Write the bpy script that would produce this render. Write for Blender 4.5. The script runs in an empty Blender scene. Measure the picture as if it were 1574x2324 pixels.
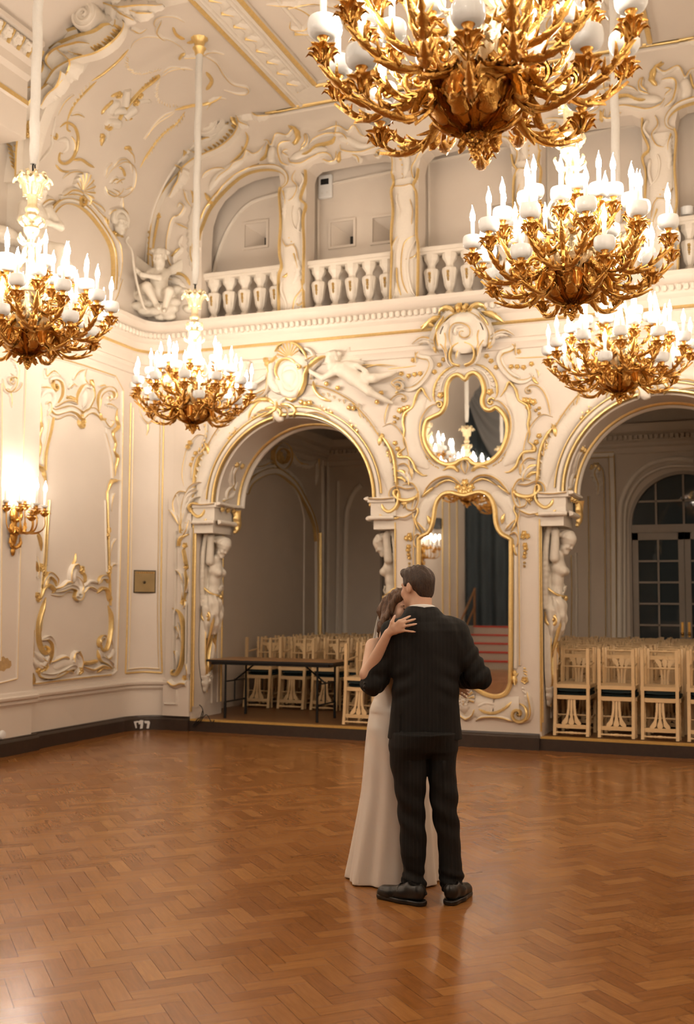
import bpy, math, random
import numpy as np
from mathutils import Vector, Matrix, Euler
random.seed(7); rng = np.random.default_rng(7)
S = bpy.context.scene; COL = S.collection
PI = math.pi; sin, cos = math.sin, math.cos
# ---------------------------------------------------------------- camera model (1574 x 2324 frame)
YAW, PITCH, ROLL, FPX, EYE = 0.374954869, 0.0825484589, 0.00534496888, 2453.73665, 1.6
cf = np.array([-sin(YAW)*cos(PITCH), cos(YAW)*cos(PITCH), sin(PITCH)])
_r = np.array([cos(YAW), sin(YAW), 0.0]); _u = np.cross(_r, cf)
cr = _r*cos(ROLL)+_u*sin(ROLL); cu = -_r*sin(ROLL)+_u*cos(ROLL)
CAM = np.array([0, 0, EYE])
def ray(px, py): return cf+cr*(px-787)/FPX-cu*(py-1162)/FPX
def on_y(px, py, y): d = ray(px, py); return CAM+d*(y/d[1])
def on_x(px, py, x): d = ray(px, py); return CAM+d*(x/d[0])
def on_z(px, py, z): d = ray(px, py); return CAM+d*((z-EYE)/d[2])
# ---------------------------------------------------------------- room numbers
XL, AX, YB, ZC, YS = -7.45, -3.22, 11.85, 7.72, -3.4     # left wall, room axis, end wall, ceiling, stage front
XR = 2*AX-XL
CVX, CVZ, CVA, CVB = -5.95, 5.9, 1.5, 1.82               # cove: centre and half axes
# surface maps: pixel -> point, outward normal
def m_back(px, py): return on_y(px, py, YB), np.array([0, -1.0, 0])
def m_left(px, py): return on_x(px, py, XL), np.array([1.0, 0, 0])
def m_ceil(px, py): return on_z(px, py, ZC), np.array([0, 0, -1.0])
def m_depth(y): return lambda px, py: (on_y(px, py, y), np.array([0, -1.0, 0]))
def m_xplane(x): return lambda px, py: (on_x(px, py, x), np.array([1.0 if x < -4 else -1.0, 0, 0]))
def m_cove(px, py):
    d = ray(px, py)
    def g(t):
        p = CAM+t*d
        if p[2] < CVZ: return p[0]-XL
        if p[0] > CVX: return ZC-p[2]
        return 1-((p[0]-CVX)/CVA)**2-((p[2]-CVZ)/CVB)**2
    a, b = 0.5, 20.0
    for _ in range(60):
        m = (a+b)/2
        if g(m) > 0: a = m
        else: b = m
    p = CAM+a*d
    if p[2] < CVZ: n = np.array([1.0, 0, 0])
    elif p[0] > CVX: n = np.array([0, 0, -1.0])
    else:
        n = -np.array([(p[0]-CVX)/CVA**2, 0, (p[2]-CVZ)/CVB**2]); n /= np.linalg.norm(n)
    return p, n
CCX, CCY, CCR = XL+.42, YB-.42, .42                      # rounded room corner
def m_corner(px, py):
    d = ray(px, py)
    A = d[0]**2+d[1]**2; B = 2*(d[0]*(CAM[0]-CCX)+d[1]*(CAM[1]-CCY)); Cc = (CAM[0]-CCX)**2+(CAM[1]-CCY)**2-CCR**2
    disc = max(B*B-4*A*Cc, 0); t = (-B+math.sqrt(disc))/(2*A); p = CAM+t*d
    n = np.array([CCX-p[0], CCY-p[1], 0]); n /= np.linalg.norm(n)
    return p, n
# ---------------------------------------------------------------- materials
def mat(name, col, rough=.6, metal=0.0, **k):
    m = bpy.data.materials.new(name); m.use_nodes = True
    b = m.node_tree.nodes['Principled BSDF']
    b.inputs['Base Color'].default_value = (*col, 1); b.inputs['Roughness'].default_value = rough
    b.inputs['Metallic'].default_value = metal
    for key, v in k.items(): b.inputs[key].default_value = v
    return m
def noisy(m, scale=6, amt=.12, bump=0.0, bscale=None, detail=4, coord='Object', stretch=(1, 1, 1)):
    """break the flat colour up a little with noise, and optionally a fine bump"""
    nt = m.node_tree; b = nt.nodes['Principled BSDF']; c = list(b.inputs['Base Color'].default_value)
    tc = nt.nodes.new('ShaderNodeTexCoord'); mp = nt.nodes.new('ShaderNodeMapping'); mp.inputs['Scale'].default_value = stretch
    nt.links.new(tc.outputs[coord], mp.inputs[0])
    n = nt.nodes.new('ShaderNodeTexNoise'); n.inputs['Scale'].default_value = scale; n.inputs['Detail'].default_value = detail
    nt.links.new(mp.outputs[0], n.inputs['Vector'])
    mx = nt.nodes.new('ShaderNodeMix'); mx.data_type = 'RGBA'
    mx.inputs[6].default_value = [x*(1-amt) for x in c[:3]]+[1]; mx.inputs[7].default_value = [min(1, x*(1+amt)) for x in c[:3]]+[1]
    nt.links.new(n.outputs[0], mx.inputs[0]); nt.links.new(mx.outputs[2], b.inputs['Base Color'])
    if bump:
        n2 = nt.nodes.new('ShaderNodeTexNoise'); n2.inputs['Scale'].default_value = bscale or scale*4
        nt.links.new(mp.outputs[0], n2.inputs['Vector'])
        bp = nt.nodes.new('ShaderNodeBump'); bp.inputs['Strength'].default_value = bump; bp.inputs['Distance'].default_value = .01
        nt.links.new(n2.outputs[0], bp.inputs['Height']); nt.links.new(bp.outputs[0], b.inputs['Normal'])
    return m
M = {}
M['cream'] = noisy(mat('cream_plaster', (.745, .658, .568), .55), 2.5, .05)
M['relief'] = noisy(mat('cream_relief', (.785, .71, .615), .5), 9, .05, .25, 40)
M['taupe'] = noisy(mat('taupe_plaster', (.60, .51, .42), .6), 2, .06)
M['stone'] = noisy(mat('aged_white_stone', (.74, .67, .57), .65), 14, .10, .3, 60)
M['gild'] = noisy(mat('gilding', (.84, .62, .27), .34, .75), 30, .15, .3, 90)
M['brass'] = noisy(mat('gilt_bronze', (.66, .37, .095), .30, .95), 60, .18, .35, 120)
M['palegilt'] = noisy(mat('pale_gilding', (.90, .76, .50), .34, .7), 50, .12, .3, 110)
M['dark'] = noisy(mat('dark_stained_wood', (.045, .03, .022), .35), 20, .3)
M['white'] = mat('white_plastic', (.85, .84, .82), .35)
M['black'] = mat('black_plastic', (.012, .012, .013), .4)
M['shirt'] = mat('white_cloth', (.8, .78, .75), .6)
M['mirror'] = mat('mirror_silver', (.88, .88, .86), .015, 1.0)
M['strip'] = noisy(mat('yellow_oak_strip', (.55, .33, .09), .4), 30, .2)
M['steel'] = mat('black_steel', (.02, .02, .021), .35, .6)
def emat(name, col, st):
    m = bpy.data.materials.new(name); m.use_nodes = True; nt = m.node_tree; nt.nodes.clear()
    e = nt.nodes.new('ShaderNodeEmission'); o = nt.nodes.new('ShaderNodeOutputMaterial')
    e.inputs[0].default_value = (*col, 1); e.inputs[1].default_value = st; nt.links.new(e.outputs[0], o.inputs[0]); return m
M['bulb'] = emat('bulb_glow', (1.0, .865, .715), 141)
mm = mat('milk_glass', (.93, .92, .90), .12); b_ = mm.node_tree.nodes['Principled BSDF']
b_.inputs['Subsurface Weight'].default_value = 0.0; b_.inputs['Transmission Weight'].default_value = 0.0
def translucent(m, col, fac):
    nt = m.node_tree; t = nt.nodes.new('ShaderNodeBsdfTranslucent'); t.inputs[0].default_value = (*col, 1)
    x = nt.nodes.new('ShaderNodeMixShader'); x.inputs[0].default_value = fac; o = nt.nodes['Material Output']; b = nt.nodes['Principled BSDF']
    nt.links.new(b.outputs[0], x.inputs[1]); nt.links.new(t.outputs[0], x.inputs[2]); nt.links.new(x.outputs[0], o.inputs[0]); return m
M['milk'] = translucent(mm, (.95, .94, .92), .5)
M['candle'] = translucent(mat('candle_tube', (.9, .88, .83), .4), (.95, .9, .8), .25)
M['sleeve'] = noisy(mat('sleeve_cloth', (.74, .71, .66), .85), 30, .05, .3, 60)
# ---------------------------------------------------------------- mesh building
class MB:
    def __init__(s): s.v = []; s.f = []; s.m = []
    def add(s, vs, fs, mi=0):
        o = len(s.v); s.v.extend([tuple(map(float, p)) for p in vs])
        for k, f in enumerate(fs):
            s.f.append(tuple(i+o for i in f)); s.m.append(mi[k] if isinstance(mi, (list, tuple)) else mi)
    def box(s, a, b, mi=0, R=None, t=None):
        x0, y0, z0 = a; x1, y1, z1 = b
        vs = [(x, y, z) for z in (z0, z1) for y in (y0, y1) for x in (x0, x1)]
        if R is not None: vs = [tuple(R @ np.array(p)+(t if t is not None else 0)) for p in vs]
        s.add(vs, [(0, 2, 3, 1), (4, 5, 7, 6), (0, 1, 5, 4), (2, 6, 7, 3), (0, 4, 6, 2), (1, 3, 7, 5)], mi)
    def tube(s, pts, r, n=8, mi=0, cap=True, flat=None):
        """round bar along points; r number or list"""
        P = [np.array(p, float) for p in pts]; N = len(P); R = r if hasattr(r, '__len__') else [r]*N
        up = None; rings = []
        for i in range(N):
            t = P[min(i+1, N-1)]-P[max(i-1, 0)]; L = np.linalg.norm(t); t = t/L if L > 1e-9 else np.array([0, 0, 1.0])
            if up is None:
                a = np.array([0, 0, 1.0]) if abs(t[2]) < .9 else np.array([1.0, 0, 0]); up = a-t*(a@t)
            else: up = up-t*(up@t)
            up = up/(np.linalg.norm(up)+1e-12); bi = np.cross(t, up)
            rings.append([P[i]+R[i]*(cos(2*PI*k/n)*up*(flat or 1)+sin(2*PI*k/n)*bi) for k in range(n)])
        vs = [p for q in rings for p in q]; fs = []
        for i in range(N-1):
            for k in range(n):
                k2 = (k+1) % n; fs.append((i*n+k, i*n+k2, (i+1)*n+k2, (i+1)*n+k))
        if cap: fs.append(tuple(range(n))[::-1]); fs.append(tuple((N-1)*n+k for k in range(n)))
        s.add(vs, fs, mi)
    def lathe(s, prof, c=(0, 0, 0), n=16, mi=0, mod=None, sq=(1, 1)):
        """prof: list of (r, z); mod(k, i) scales radius"""
        vs = []; fs = []; N = len(prof)
        for i, (r, z) in enumerate(prof):
            for k in range(n):
                a = 2*PI*k/n; rr = max(r, 1e-4)*(mod(k, i) if mod else 1)
                vs.append((c[0]+rr*cos(a)*sq[0], c[1]+rr*sin(a)*sq[1], c[2]+z))
        for i in range(N-1):
            for k in range(n):
                k2 = (k+1) % n; fs.append((i*n+k, i*n+k2, (i+1)*n+k2, (i+1)*n+k))
        s.add(vs, fs, mi)
    def sphere(s, c, r, n=10, mi=0):
        r = r if hasattr(r, '__len__') else (r, r, r)
        vs = []; fs = []; h = max(4, n//2+1)
        for i in range(h+1):
            th = PI*i/h
            for k in range(n):
                a = 2*PI*k/n; vs.append((c[0]+r[0]*max(sin(th), 1e-4)*cos(a), c[1]+r[1]*max(sin(th), 1e-4)*sin(a), c[2]-r[2]*cos(th)))
        for i in range(h):
            for k in range(n):
                k2 = (k+1) % n; fs.append((i*n+k, i*n+k2, (i+1)*n+k2, (i+1)*n+k))
        s.add(vs, fs, mi)
    def prism(s, poly, f, mi=0):
        """poly: 2D outline; f(u, v, k) -> 3D for k=0 (back) and 1 (front)"""
        n = len(poly); vs = [f(u, v, 0) for u, v in poly]+[f(u, v, 1) for u, v in poly]
        fs = [tuple(range(n))[::-1], tuple(range(n, 2*n))]+[(i, (i+1) % n, n+(i+1) % n, n+i) for i in range(n)]
        s.add(vs, fs, mi)
    def build(s, name, mats, parent=None, smooth=True, angle=40):
        me = bpy.data.meshes.new(name); me.from_pydata(s.v, [], s.f)
        for m in (mats if isinstance(mats, (list, tuple)) else [mats]): me.materials.append(M[m] if isinstance(m, str) else m)
        if max(s.m, default=0): me.polygons.foreach_set('material_index', s.m)
        return link(name, me, parent, smooth, angle)
def link(name, me, parent=None, smooth=True, angle=40):
    if smooth:
        me.polygons.foreach_set('use_smooth', [True]*len(me.polygons))
        if angle < 180: me.set_sharp_from_angle(angle=math.radians(angle))
    o = bpy.data.objects.new(name, me); COL.objects.link(o)
    if parent: o.parent = parent
    return o
def tag(o, label=None, cat=None, group=None, kind=None):
    if label: o['label'] = label
    if cat: o['category'] = cat
    if group: o['group'] = group
    if kind: o['kind'] = kind
    return o
def thing(name, label, cat, loc=(0, 0, 0), rz=0, group=None):
    o = bpy.data.objects.new(name, None); COL.objects.link(o); o.location = loc; o.rotation_euler = (0, 0, rz); o.empty_display_size = .1
    return tag(o, label, cat, group)
def struct(o): o['kind'] = 'structure'; return o
def dup(root, loc, rz=0, label=None, group=None, rot=None):
    def rec(o, par):
        c = o.copy(); COL.objects.link(c)
        if par: c.parent = par
        for ch in o.children: rec(ch, c)
        return c
    r = rec(root, None); r.location = loc; r.rotation_euler = rot or (0, 0, rz)
    if label: r['label'] = label
    if group: r['group'] = group
    return r
def plate(name, outer, holes, y0, y1, m, axis='y'):
    """flat slab cut from a 2D outline with holes; 2D = (x, z), thickness from y0 to y1"""
    cu_ = bpy.data.curves.new(name, 'CURVE'); cu_.dimensions = '2D'; cu_.fill_mode = 'BOTH'; cu_.extrude = abs(y1-y0)/2
    for poly in [outer]+holes:
        sp = cu_.splines.new('POLY'); sp.points.add(len(poly)-1); sp.use_cyclic_u = True
        for i, (x, z) in enumerate(poly): sp.points[i].co = (x, z, 0, 1)
    o = bpy.data.objects.new(name, cu_); COL.objects.link(o); bpy.context.view_layer.update()
    me = bpy.data.meshes.new_from_object(o.evaluated_get(bpy.context.evaluated_depsgraph_get()))
    bpy.data.objects.remove(o); bpy.data.curves.remove(cu_)
    if axis == 'y': me.transform(Matrix.Translation((0, (y0+y1)/2, 0)) @ Matrix.Rotation(PI/2, 4, 'X'))
    elif axis == 'x': me.transform(Matrix.Translation(((y0+y1)/2, 0, 0)) @ Matrix(((0, 0, 1, 0), (1, 0, 0, 0), (0, 1, 0, 0), (0, 0, 0, 1))))
    else: me.transform(Matrix.Translation((0, 0, (y0+y1)/2)))
    me.materials.append(M[m]); return link(name, me, None, True, 30)
def catmull(P, step=.03, closed=False):
    P = [np.array(p, float) for p in P]; n = len(P)
    if n < 3 and not closed: 
        L = np.linalg.norm(P[1]-P[0]); k = max(1, int(L/step)); return [P[0]+(P[1]-P[0])*i/k for i in range(k+1)]
    out = []
    for i in range(n if closed else n-1):
        p0, p1, p2, p3 = (P[(i-1) % n], P[i], P[(i+1) % n], P[(i+2) % n]) if closed else (P[max(i-1, 0)], P[i], P[i+1], P[min(i+2, n-1)])
        k = max(2, int(np.linalg.norm(p2-p1)/step+.5))
        for j in range(k):
            t = j/k; out.append(.5*((2*p1)+(p2-p0)*t+(2*p0-5*p1+4*p2-p3)*t*t+(3*p1-p0-3*p2+p3)*t**3))
    if not closed: out.append(P[-1])
    return out
# ---------------------------------------------------------------- carved relief: ribbons that follow a surface
CROP = dict(A=(0, 0, 1.9675), B=(774, 0, 1.9675), C=(0, 700, 1.9675), D=(774, 680, 1.9675), G=(880, 1050, 3.7476), H=(1200, 860, 3.7487), I=(400, 200, 2.7138), J=(900, 60, 2.3353),
    K=(350, 1080, 4.0057), N=(0, 740, 3.935), O=(0, 1120, 3.935), Q=(0, 1420, 3.148), T=(500, 940, 3.935), U=(860, 680, 3.935), V=(420, 760, 3.148), W=(0, 400, 3.7476), X=(280, 220, 3.5773), Y=(0, 0, 3.7476))
SEC = ['']
def parse(s):
    q = s.replace(',', ' ').split(); c = SEC[0]
    if q and q[0][0] == '@': c = q[0][1:]; q = q[1:]
    ox, oy, sc = CROP.get(c, (0, 0, 1)); return [(ox+float(q[i])/sc, oy+float(q[i+1])/sc) for i in range(0, len(q), 2)]
def ribbon3(mb, P, N, w, h, kind='G', taper='b', lobes=0, lamp=.35, closed=False, lift=0.0, curlh=0.0, step=None):
    """P centre line points, N normals; kind G gold, C cream, E cream with two gold edges, L/R one gold edge, K cream with gold crest"""
    n = len(P)
    if n < 2: return
    P = np.array(P); N = np.array(N)
    d = np.roll(P, -1, 0)-np.roll(P, 1, 0)
    if not closed: d[0] = P[1]-P[0]; d[-1] = P[-1]-P[-2]
    d /= np.linalg.norm(d, axis=1)[:, None]+1e-12
    B = np.cross(N, d); B /= np.linalg.norm(B, axis=1)[:, None]+1e-12
    t = np.linspace(0, 1, n); W = np.full(n, w*.5)
    if taper in ('b', 's'): W = W*np.clip(.18+np.sin(np.minimum(t/.28, 1)*PI/2), 0, 1)
    if taper in ('b', 'e'): W = W*np.clip(.18+np.sin(np.minimum((1-t)/.28, 1)*PI/2), 0, 1)
    if taper == 'l': W = W*np.clip(.1+np.sin(np.clip(t**.7, 0, 1)*PI)**.8, 0.06, 1.1)
    if taper == 'w': W = W*np.clip(.35+.9*t, 0, 1.1)
    if taper == 'd': W = W*(1-.8*t)
    H = np.full(n, h)*np.clip(W/(w*.5), .35, 1)
    if lobes: 
        ph = np.abs(np.sin(t*PI*lobes)); W2 = W*(1-lamp+lamp*ph)
    else: W2 = W
    if kind in 'EHLRD':   # wide band with raised rims
        q = min(1.0, .075/w); prof = [(-1, 0), (-1+.07*q, .8), (-1+.2*q, 1), (-1+.34*q, .62), (-.2, .45), (.2, .45), (1-.34*q, .62), (1-.2*q, 1), (1-.07*q, .8), (1, 0)]
        g = {'E': (1, 1), 'H': (1, 1), 'L': (1, 0), 'R': (0, 1), 'D': (0, 0)}[kind]
        mi = [g[0]*(w < .13), g[0], g[0], 0, 0, 0, g[1], g[1], g[1]*(w < .13)]
    elif kind == 'K': q = min(1.0, .06/w); prof = [(-1, 0), (-.75, .55), (-.3*q-.02, .85), (0, 1), (.3*q+.02, .85), (.75, .55), (1, 0)]; mi = [0, 0, 1, 1, 0, 0]
    else:
        prof = [(-1, 0), (-.8, .62), (-.35, .97), (0.35, .97), (.8, .62), (1, 0)]; mi = [1 if kind == 'G' else 0]*5
    m = len(prof); vs = []
    for u, v in prof:
        vs.append(P+B*(W2*u)[:, None]+N*((H*v if v else -.006)+lift)[:, None] if v else P+B*(W2*u)[:, None]+N*(lift-.006))
    vs = np.array(vs).transpose(1, 0, 2).reshape(-1, 3); fs = []; ms = []
    for i in range(n if closed else n-1):
        j = (i+1) % n
        for k in range(m-1): fs.append((i*m+k, i*m+k+1, j*m+k+1, j*m+k)); ms.append(mi[k])
    if not closed: fs += [tuple(range(m))[::-1], tuple((n-1)*m+k for k in range(m))]; ms += [mi[0], mi[0]]
    mb.add(vs, fs, ms)
class Relief:
    """collects carved work in photograph-traced curves laid on one surface map"""
    def __init__(s, mp, mirror=None): s.mp = mp; s.mb = MB(); s.mirror = mirror
    def pts(s, src, step, closed=False):
        Q = parse(src) if isinstance(src, str) else src
        if isinstance(src, str):
            PN = [s.mp(x, y) for x, y in Q]; P = [a for a, b in PN]; N = [b for a, b in PN]
        else: P = [a for a, b in Q]; N = [b for a, b in Q]
        C = catmull([np.concatenate([a, b]) for a, b in zip(P, N)], step, closed)
        C = np.array(C); Nn = C[:, 3:]; Nn = Nn/np.linalg.norm(Nn, axis=1)[:, None]
        return C[:, :3], Nn
    def rb(s, src, w=.04, h=.02, kind='G', taper='b', lobes=0, lamp=.35, closed=False, lift=0.0, step=.025):
        P, N = s.pts(src, step, closed)
        if closed: taper = 'n'
        ribbon3(s.mb, P, N, w, h, kind, taper, lobes, lamp, closed, lift)
        if s.mirror is not None:
            P2 = P.copy(); P2[:, 0] = 2*s.mirror-P2[:, 0]; N2 = N.copy(); N2[:, 0] *= -1
            k2 = {'L': 'R', 'R': 'L'}.get(kind, kind); ribbon3(s.mb, P2, N2, w, h, k2, taper, lobes, lamp, closed, lift)
    def leaf(s, src, w=.09, h=.03, kind='C', lobes=4, lamp=.45, rib=True, tip=True, lift=0):
        """acanthus leaf: a lobed blade along its curve with a raised rib"""
        s.rb(src, w, h*.8, kind, 'l', lobes, lamp, lift=lift)
        if rib: s.rb(src, w*.22, h*1.15, 'G' if kind == 'C' and tip else kind, 'd', lift=lift)
    def many(s, rows, **k):
        for r in rows: s.rb(*r[1:2], *r[2:], **k) if False else s.rb(r[0], *r[1:], **k)
    def flower(s, x, y, r=.035, kind='G', petals=5, h=.03, P=None):
        p, n = s.mp(*parse('%g %g' % (x, y))[0]) if P is None else P
        s._flower(p, n, r, kind, petals, h)
        if s.mirror is not None:
            p2 = np.array(p, float); p2[0] = 2*s.mirror-p2[0]; n2 = np.array(n, float); n2[0] *= -1; s._flower(p2, n2, r, kind, petals, h)
    def _flower(s, p, n, r, kind, petals, h):
        a = np.array([0, 0, 1.0]) if abs(n[2]) < .9 else np.array([0, 1.0, 0]); u = a-n*(a@n); u /= np.linalg.norm(u); v = np.cross(n, u)
        mi = 1 if kind == 'G' else 0; K = petals*4; vs = [p+n*h]; 
        for ring, (rr, hh) in enumerate(((.28, 1.0), (.45, .55), (.8, .85), (1, .25), (1.0, -.15))):
            for k in range(K):
                t = 2*PI*k/K; q = r*rr*(1-.28*(1-abs(sin(t*petals/2)))*(rr > .4)); vs.append(p+u*q*cos(t)+v*q*sin(t)+n*h*hh)
        fs = [(0, 1+k, 1+(k+1) % K) for k in range(K)]
        for g in range(4):
            for k in range(K): k2 = (k+1) % K; fs.append((1+g*K+k, 1+(g+1)*K+k, 1+(g+1)*K+k2, 1+g*K+k2))
        s.mb.add(vs, fs, mi)
    def spiral(s, x, y, r, turns=1.4, a0=0.0, cw=1, w=.035, h=.025, kind='G', lead=None, eye=True):
        """volute drawn on the surface: centre pixel, outer radius in metres, start angle (deg, seen from the front)"""
        p, n = s.mp(*parse('%g %g' % (x, y))[0]); up = np.array([0, 0, 1.0]) if abs(n[2]) < .9 else np.array([0, 1.0, 0]); up = up-n*(up@n); up /= np.linalg.norm(up); rt = np.cross(up, n)
        Q = []
        N_ = int(26*turns)
        for i in range(N_+1):
            t = i/N_; q = r*(1-t)**.9+.12*r; ang = math.radians(a0)+cw*2*PI*turns*t
            Q.append((p+q*(cos(ang)*rt+sin(ang)*up), n))
        s.rb(Q, w, h, kind, 's', step=.02)
        if eye: s.flower(x, y, r*.22, 'G' if kind != 'C' else 'C', 5, h*1.1)
    def dashes(s, src, n=6, ln=.05, w=.016, ang=40, off=0.0, kind='G', h=.012):
        """short chiselled flecks set aslant along a curve"""
        P, N = s.pts(src, .01); idx = np.linspace(0, len(P)-2, n+2)[1:-1].astype(int)
        for q, i in enumerate(idx):
            t = P[i+1]-P[i]; t /= np.linalg.norm(t); b = np.cross(N[i], t); a = math.radians(ang)
            d = t*cos(a)+b*sin(a); c = P[i]+b*off; L = ln*(.7+.6*((q*37) % 10)/10)
            s.rb([(c-d*L/2, N[i]), (c+b*L*.08, N[i]), (c+d*L/2, N[i])], w, h, kind, 'l', step=.012)
    def frill(s, src, n=9, size=.05, side=1, kind='K', h=.018, lean=25):
        """shell-work edge: a row of little curling lobes standing off one side of a curve"""
        P, N = s.pts(src, .01); idx = np.linspace(0, len(P)-2, n+2)[1:-1].astype(int)
        for q, i in enumerate(idx):
            t = P[i+1]-P[i]; t /= np.linalg.norm(t); b = np.cross(N[i], t)*side; L = size*(.75+.5*((q*53) % 10)/10); a = math.radians(lean)
            d = b*cos(a)+t*sin(a); c = P[i]-b*size*.2
            s.rb([(c, N[i]), (c+d*L*.5+t*L*.06, N[i]), (c+d*L+t*L*.28, N[i])], size*.55, h, kind, 'w', step=.012)
    def shell(s, x, y, r=.12, a0=90, spread=150, n=7, kind='K', h=.03, w=None):
        """scallop fan"""
        p, n_ = s.mp(*parse('%g %g' % (x, y))[0]); up = np.array([0, 0, 1.0]) if abs(n_[2]) < .9 else np.array([0, 1.0, 0]); up = up-n_*(up@n_); up /= np.linalg.norm(up); rt = np.cross(up, n_)
        for k in range(n):
            a = math.radians(a0-spread/2+spread*k/(n-1)); d = cos(a)*rt+sin(a)*up; L = r*(1-.18*abs(k-(n-1)/2)/((n-1)/2))
            s.rb([(p+d*L*.12, n_), (p+d*L*.6, n_), (p+d*L, n_)], w or r*.34, h, kind, 'w', step=.02)
    def build(s, name, mats=('relief', 'gild'), parent=None, structure=True):
        o = s.mb.build(name, mats, parent, True, 50)
        if structure and parent is None: struct(o)
        return o
def flowers(R_, src, r=.03, kind='G'):
    q = src.split()
    for i in range(0, len(q), 2): R_.flower(float(q[i]), float(q[i+1]), r, kind)
# ================================================================ the setting
# ---- herringbone parquet, every block a face with its own tone
def parquet():
    L, W = .27, .09; mb_v = []; mb_f = []; tone = []; uv = []; c45 = cos(PI/4)
    def blk(x, y, horiz):
        w, h = (L, W) if horiz else (W, L); e = .0007
        q = [(x+e, y+e), (x+w-e, y+e), (x+w-e, y+h-e), (x+e, y+h-e)]
        cx_, cy_ = x+w/2, y+h/2; X, Y = (cx_-cy_)*c45-3.2, (cx_+cy_)*c45+4
        if not (XL-.2 < X < XR+.2 and YS-.3 < Y < YB+.1): return
        o = len(mb_v); t = rng.random(); ou, ov = rng.random(2)*40
        for a, b in q: mb_v.append(((a-b)*c45-3.2, (a+b)*c45+4, 0))
        mb_f.append((o, o+1, o+2, o+3)); tone.append(t)
        uv.extend([(ou+(a-x if horiz else b-y), ov+(b-y if horiz else a-x)) for a, b in q])
    for i in range(-190, 191):
        for j in range(-75, 76):
            bx, by = i*W+j*L, i*W-j*L
            if abs(bx) > 14 or abs(by) > 14: continue
            blk(bx, by, True); blk(bx+L, by+W-L, False)
    # straight border boards along the walls, set flush
    def board(x0, y0, x1, y1, t):
        o = len(mb_v); mb_v.extend([(x0, y0, .0015), (x1, y0, .0015), (x1, y1, .0015), (x0, y1, .0015)]); mb_f.append((o, o+1, o+2, o+3)); tone.append(t)
        l = abs(x1-x0) > abs(y1-y0); uv.extend([(x, y) if l else (y, x) for x, y in ((x0, y0), (x1, y0), (x1, y1), (x0, y1))])
    for k in range(3):
        d = .04+k*.075
        for i in range(12): board(XL+d, YS+i*1.3, XL+d+.073, YS+(i+1)*1.3-.002, -.35+.1*rng.random()); board(XL+.26+i*.67, YB-d-.073, XL+.26+(i+1)*.67-.002, YB-d, -.35+.1*rng.random())
    me = bpy.data.meshes.new('floor'); me.from_pydata(mb_v, [], mb_f)
    at = me.attributes.new('tone', 'FLOAT', 'FACE'); at.data.foreach_set('value', tone)
    ul = me.uv_layers.new(name='grain'); ul.data.foreach_set('uv', [c for p in uv for c in p])
    m = mat('oiled_oak_parquet', (.3, .13, .04), .24); nt = m.node_tree; b = nt.nodes['Principled BSDF']
    a = nt.nodes.new('ShaderNodeAttribute'); a.attribute_name = 'tone'
    rp = nt.nodes.new('ShaderNodeValToRGB'); e = rp.color_ramp.elements
    e[0].position = 0; e[0].color = (.27, .105, .026, 1); e[1].position = 1; e[1].color = (.41, .19, .058, 1)
    e.new(.25).color = (.305, .123, .032, 1); e.new(.6).color = (.34, .145, .040, 1); e.new(.85).color = (.365, .160, .046, 1)
    nt.links.new(a.outputs['Fac'], rp.inputs[0])
    u = nt.nodes.new('ShaderNodeUVMap'); u.uv_map = 'grain'
    mp = nt.nodes.new('ShaderNodeMapping'); mp.inputs['Scale'].default_value = (6, 70, 1); nt.links.new(u.outputs[0], mp.inputs[0])
    n = nt.nodes.new('ShaderNodeTexNoise'); n.inputs['Scale'].default_value = 1.0; n.inputs['Detail'].default_value = 6; n.inputs['Distortion'].default_value = .8; nt.links.new(mp.outputs[0], n.inputs['Vector'])
    mx = nt.nodes.new('ShaderNodeMix'); mx.data_type = 'RGBA'; mx.blend_type = 'MULTIPLY'; mx.inputs[0].default_value = .75
    r2 = nt.nodes.new('ShaderNodeValToRGB'); r2.color_ramp.elements[0].position = .3; r2.color_ramp.elements[0].color = (.80, .76, .72, 1); r2.color_ramp.elements[1].position = .65; r2.color_ramp.elements[1].color = (1.12, 1.1, 1.08, 1)
    nt.links.new(n.outputs[0], r2.inputs[0]); nt.links.new(rp.outputs[0], mx.inputs[6]); nt.links.new(r2.outputs[0], mx.inputs[7]); nt.links.new(mx.outputs[2], b.inputs['Base Color'])
    # worn varnish: roughness wanders
    tc = nt.nodes.new('ShaderNodeTexCoord'); n3 = nt.nodes.new('ShaderNodeTexNoise'); n3.inputs['Scale'].default_value = 1.7; n3.inputs['Detail'].default_value = 5; nt.links.new(tc.outputs['Object'], n3.inputs['Vector'])
    mr = nt.nodes.new('ShaderNodeMapRange'); mr.inputs[3].default_value = .13; mr.inputs[4].default_value = .30; nt.links.new(n3.outputs[0], mr.inputs[0]); nt.links.new(mr.outputs[0], b.inputs['Roughness'])
    n4 = nt.nodes.new('ShaderNodeTexNoise'); n4.inputs['Scale'].default_value = 9; n4.inputs['Detail'].default_value = 3; nt.links.new(tc.outputs['Object'], n4.inputs['Vector'])
    bp = nt.nodes.new('ShaderNodeBump'); bp.inputs['Strength'].default_value = .05; bp.inputs['Distance'].default_value = .01; nt.links.new(n4.outputs[0], bp.inputs['Height']); nt.links.new(bp.outputs[0], b.inputs['Normal'])
    me.materials.append(m); struct(link('floor', me, None, False))
parquet()
mb = MB(); mb.box((XL-.3, YS-2.5, -.12), (XR+.3, 17.1, -.004)); struct(mb.build('floor_base', 'dark', None, False))
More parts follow.
